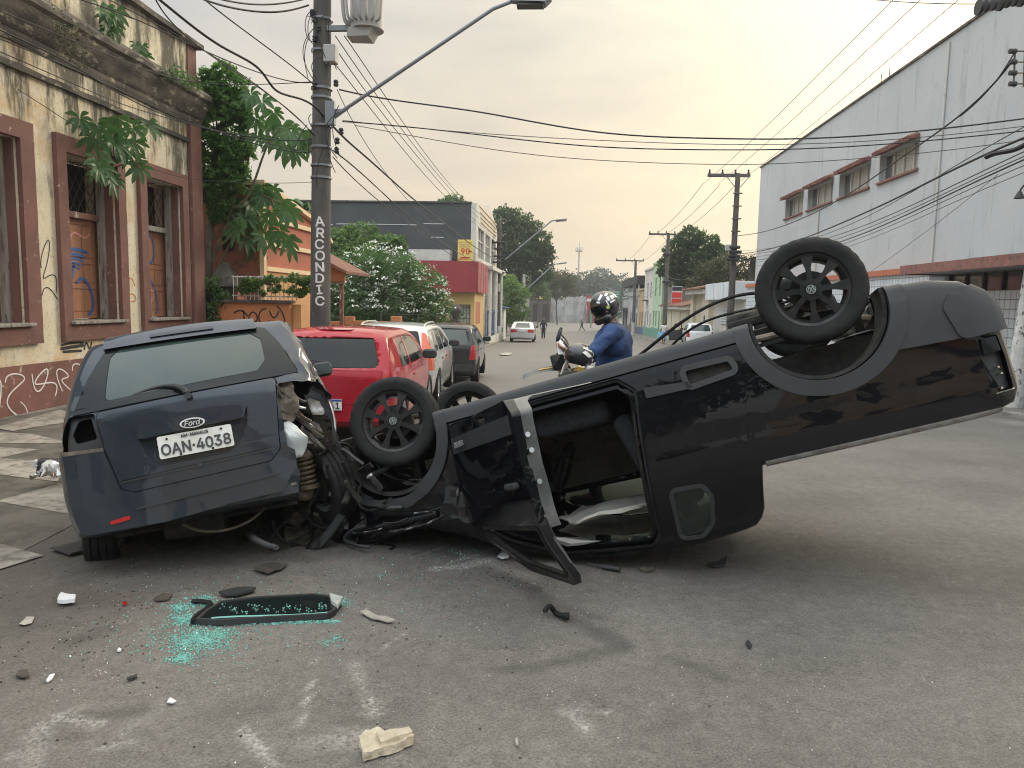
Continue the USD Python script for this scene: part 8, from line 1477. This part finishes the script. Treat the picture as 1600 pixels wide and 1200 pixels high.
flat('torn_sheet', 'long dark torn panel lying beside the rear left tyre', 'debris', [(78, 862), (100, 856), (130, 848), (140, 858), (132, 866), (108, 872)], .006, mats['black_plastic'], 0.0300, seed=5)
flat('crumpled_cup', 'crushed white cup lying on the road at the left', 'litter', [(90, 947), (96, 934), (104, 938), (119, 941), (117, 947), (98, 949)], .02, mats['paper'], 0.0250, seed=6, smooth=60)
flat('paper', 'white folded slip of paper under the open pickup door', 'litter', [(777, 875), (785, 863), (797, 868), (794, 876), (784, 878)], .002, mats['paper'], 0.0250, seed=7, sub=.03)
flat('rag', 'pale twisted strip on the road right of the broken window', 'litter', [(563, 961), (572, 958), (588, 966), (618, 974), (606, 976), (580, 970)], .008, mats['pale_rag'], 0.0200, seed=8, smooth=60)
flat('paper', 'faded scrap of paper left of the crushed cup', 'litter', [(30, 978), (42, 967), (54, 967), (50, 976), (38, 980)], .002, mats['pale_rag'], 0.0100, seed=9)
flat('plastic_shard', 'small dark square scrap at the lower left', 'debris', [(25, 1060), (30, 1052), (44, 1050), (46, 1062), (34, 1063)], .006, mats['bark_brown'], 0.0100, seed=10)
flat('plastic_shard', 'white sliver of plastic right of the dark square scrap', 'debris', [(72, 1067), (78, 1058), (86, 1056), (82, 1064), (75, 1069)], .006, mats['paper'], 0.0050, seed=11)
flat('plastic_shard', 'small black triangular shard right of the pickup roof', 'debris', [(1104, 886), (1118, 882), (1136, 875), (1133, 889), (1116, 891)], .008, mats['black_plastic'], 0.0250, seed=12)
flat('plastic_shard', 'tiny dark wedge far out on the open road at the right', 'debris', [(1165, 1008), (1169, 1005), (1175, 1013), (1171, 1016)], .01, mats['black_plastic'], 0.0075, seed=13)
flat('plastic_shard', 'short dark stick above the lower left chalky scuffs', 'debris', [(198, 1064), (214, 1058), (214, 1062), (200, 1066)], .008, mats['black_plastic'], 0.0050, seed=14)
flat('plastic_shard', 'small red chip on the road near the crushed cup', 'debris', [(191, 945), (196, 942), (199, 946), (195, 949)], .006, mats['lamp_red'], 0.0050, seed=15)
flat('plastic_shard', 'small white chip beside the dark glass heap', 'debris', [(183, 1020), (186, 1016), (190, 1018), (188, 1021)], .008, mats['paper'], 0.0050, seed=16)
flat('plastic_shard', 'small pale bent chip at the lower left', 'debris', [(261, 1102), (266, 1094), (276, 1100), (270, 1103)], .004, mats['paper'], 0.0100, seed=17)
flat('plastic_shard', 'pale wooden splinter at the lower edge of the road', 'debris', [(805, 1160), (808, 1157), (810, 1168), (806, 1168)], .008, mats['pale_rag'], 0.0050, seed=18)
flat('litter', 'white rags dropped by the left kerb ahead of the parked cars', 'litter', [(780, 555), (790, 552.5), (800, 553.5), (797, 556), (786, 556.5)], .02, mats['pale_rag'], 0.0600, seed=19, sub=.15)
for (x0, x1, y0, lab, dx, sd) in [(918, 970, 884, 'long black rod lying by the pickup roof', .0, 1)]:
    a, b = road_at(919, 881, .02), road_at(969, 890, .02); rd = Thing('rod', lab, 'debris', (a + b) / 2); rd.part('shaft', cyl(a, a + (b - a) * .45, .006, .009, n=8), mats['black_plastic'], smooth=40, world=True); rd.part('cylinder', cyl(a + (b - a) * .44, b, .016, n=12), mats['black_plastic'], smooth=40, world=True)
single('plastic_block', jitter(move(rbox(-.035, .035, -.03, .03, 0, .03, .008), road_at(1010, 893), rot('z', 50)), .008, 20, 3, .015), mats['bark_brown'], 'small brown-black block between the rod and the triangular shard', 'debris', smooth=40)
hs = [road_at(852, 957, .03), road_at(854, 950, .05), road_at(860, 948, .05), road_at(866, 955, .02), road_at(876, 961, .02), road_at(888, 963, .025)]
ho = Thing('hose', 'short S-shaped black rubber hose on the road', 'hose', hs[3]); hc_ = curve(hs, 6); ho.part('hose', tube(hc_, np.r_[np.full(len(hc_) - 6, .0135), np.linspace(.014, .021, 6)], 10), mats['rubber'], smooth=50, world=True); ho.part('hose_mouth', cyl(hc_[-1] + A([.0, 0, 0]), hc_[-1] + (hc_[-1] - hc_[-2]) * .15, .014, n=12), mats['dark_inside'], world=True)
cb = Thing('plaster_lump', 'cream lump of broken filler at the bottom edge of the road', 'debris', road_at(600, 1175))
P = A([road_at(*p)[:2] for p in [(562, 1168), (572, 1156), (590, 1153), (600, 1160), (636, 1153), (645, 1165), (610, 1180), (570, 1192)]])
blk = jitter(zf(prism(sg.Polygon(P).buffer(.004), 0, .035, 'z'), .006), .009, 26, 5, .006); cb.part('lump', blk, mats['cream_block'], smooth=40, world=True)
P = A([road_at(*p)[:2] for p in [(588, 1166), (640, 1157), (645, 1164), (596, 1182)]]); cb.part('ridge', jitter(zf(prism(sg.Polygon(P), 0, .02, 'z'), .035), .005, 22, 6, .012), mats['cream_block'], smooth=40, world=True)
# torn pieces between the two cars
tb = Thing('torn_fender', 'curled dark wheel arch strip standing between the two wrecks', 'debris', road_at(410, 828)); c = curve([road_at(388, 832, .01), road_at(394, 838, .12), road_at(405, 846, .22), road_at(432, 856, .30)], 8); tb.part('strip', jitter(tube(c, np.linspace(.03, .014, len(c)), 7), .006, 12, 3), mats['black_plastic'], smooth=50, world=True)
bz = Thing('torn_bowl', 'bent dark sheet with a dull grey inside below the torn wheel', 'debris', road_at(487, 826)); bowl = mf(lathe([(.005, .0), (.10, .015), (.17, .06), (.165, .066), (.095, .022), (.005, .008)], 30, 'z')); bz.part('sheet', move(jitter(bowl, .02, 7, 4), road_at(486, 832, .03), rot('y', 8) @ rot('x', 52)), mats['bare_metal' if False else 'dirty_metal'], smooth=50, world=True)
hl_ = Thing('smashed_headlamp', 'smashed clear headlamp lying on the pavement beside the blue car', 'debris', road_at(85, 735, PAVH)); o = on(86, 728, 1, 5.0)
o = road_at(84, 742, PAVH)
hl_.part('housing', move(jitter(rbox(-.12, .10, -.07, .07, .0, .15, .03), .03, 9, 8, .03), o, rot('z', 20)), mats['black_plastic'], smooth=30, world=True); hl_.part('reflector', move(jitter(m3.Manifold.sphere(1, 20).scale((.10, .05, .07)), .02, 14, 9, .02), o + A([.03, -.07, .08])), mats['lamp_clear'], smooth=20, world=True)
for k in range(26):
    p = o + A([rng.uniform(-.14, .16), rng.uniform(-.16, .0), rng.uniform(.0, .14)]); hl_.part('lens_fragment', move(jitter(m3.Manifold.hull_points(rng.normal(size=(7, 3)) * .018), .0, 1), p), mats['lamp_clear' if k % 3 else 'chrome'], world=True)
hl_.part('indicator', move(m3.Manifold.sphere(.02, 10), o + A([.12, -.09, .04])), mats['lamp_orange'], smooth=40, world=True)
# ================================================================== the air
hz = usdkit.material(stage, '/World/Looks/haze_air', {'v': ('principled_volume', {'color': (.92, .95, 1.0), 'density': .0005, 'anisotropy': .25})}, volume='v.volume')
single('haze', box(-905, 905, -155, 1505, -3.9, 34), hz, None, None, None, 'stuff')
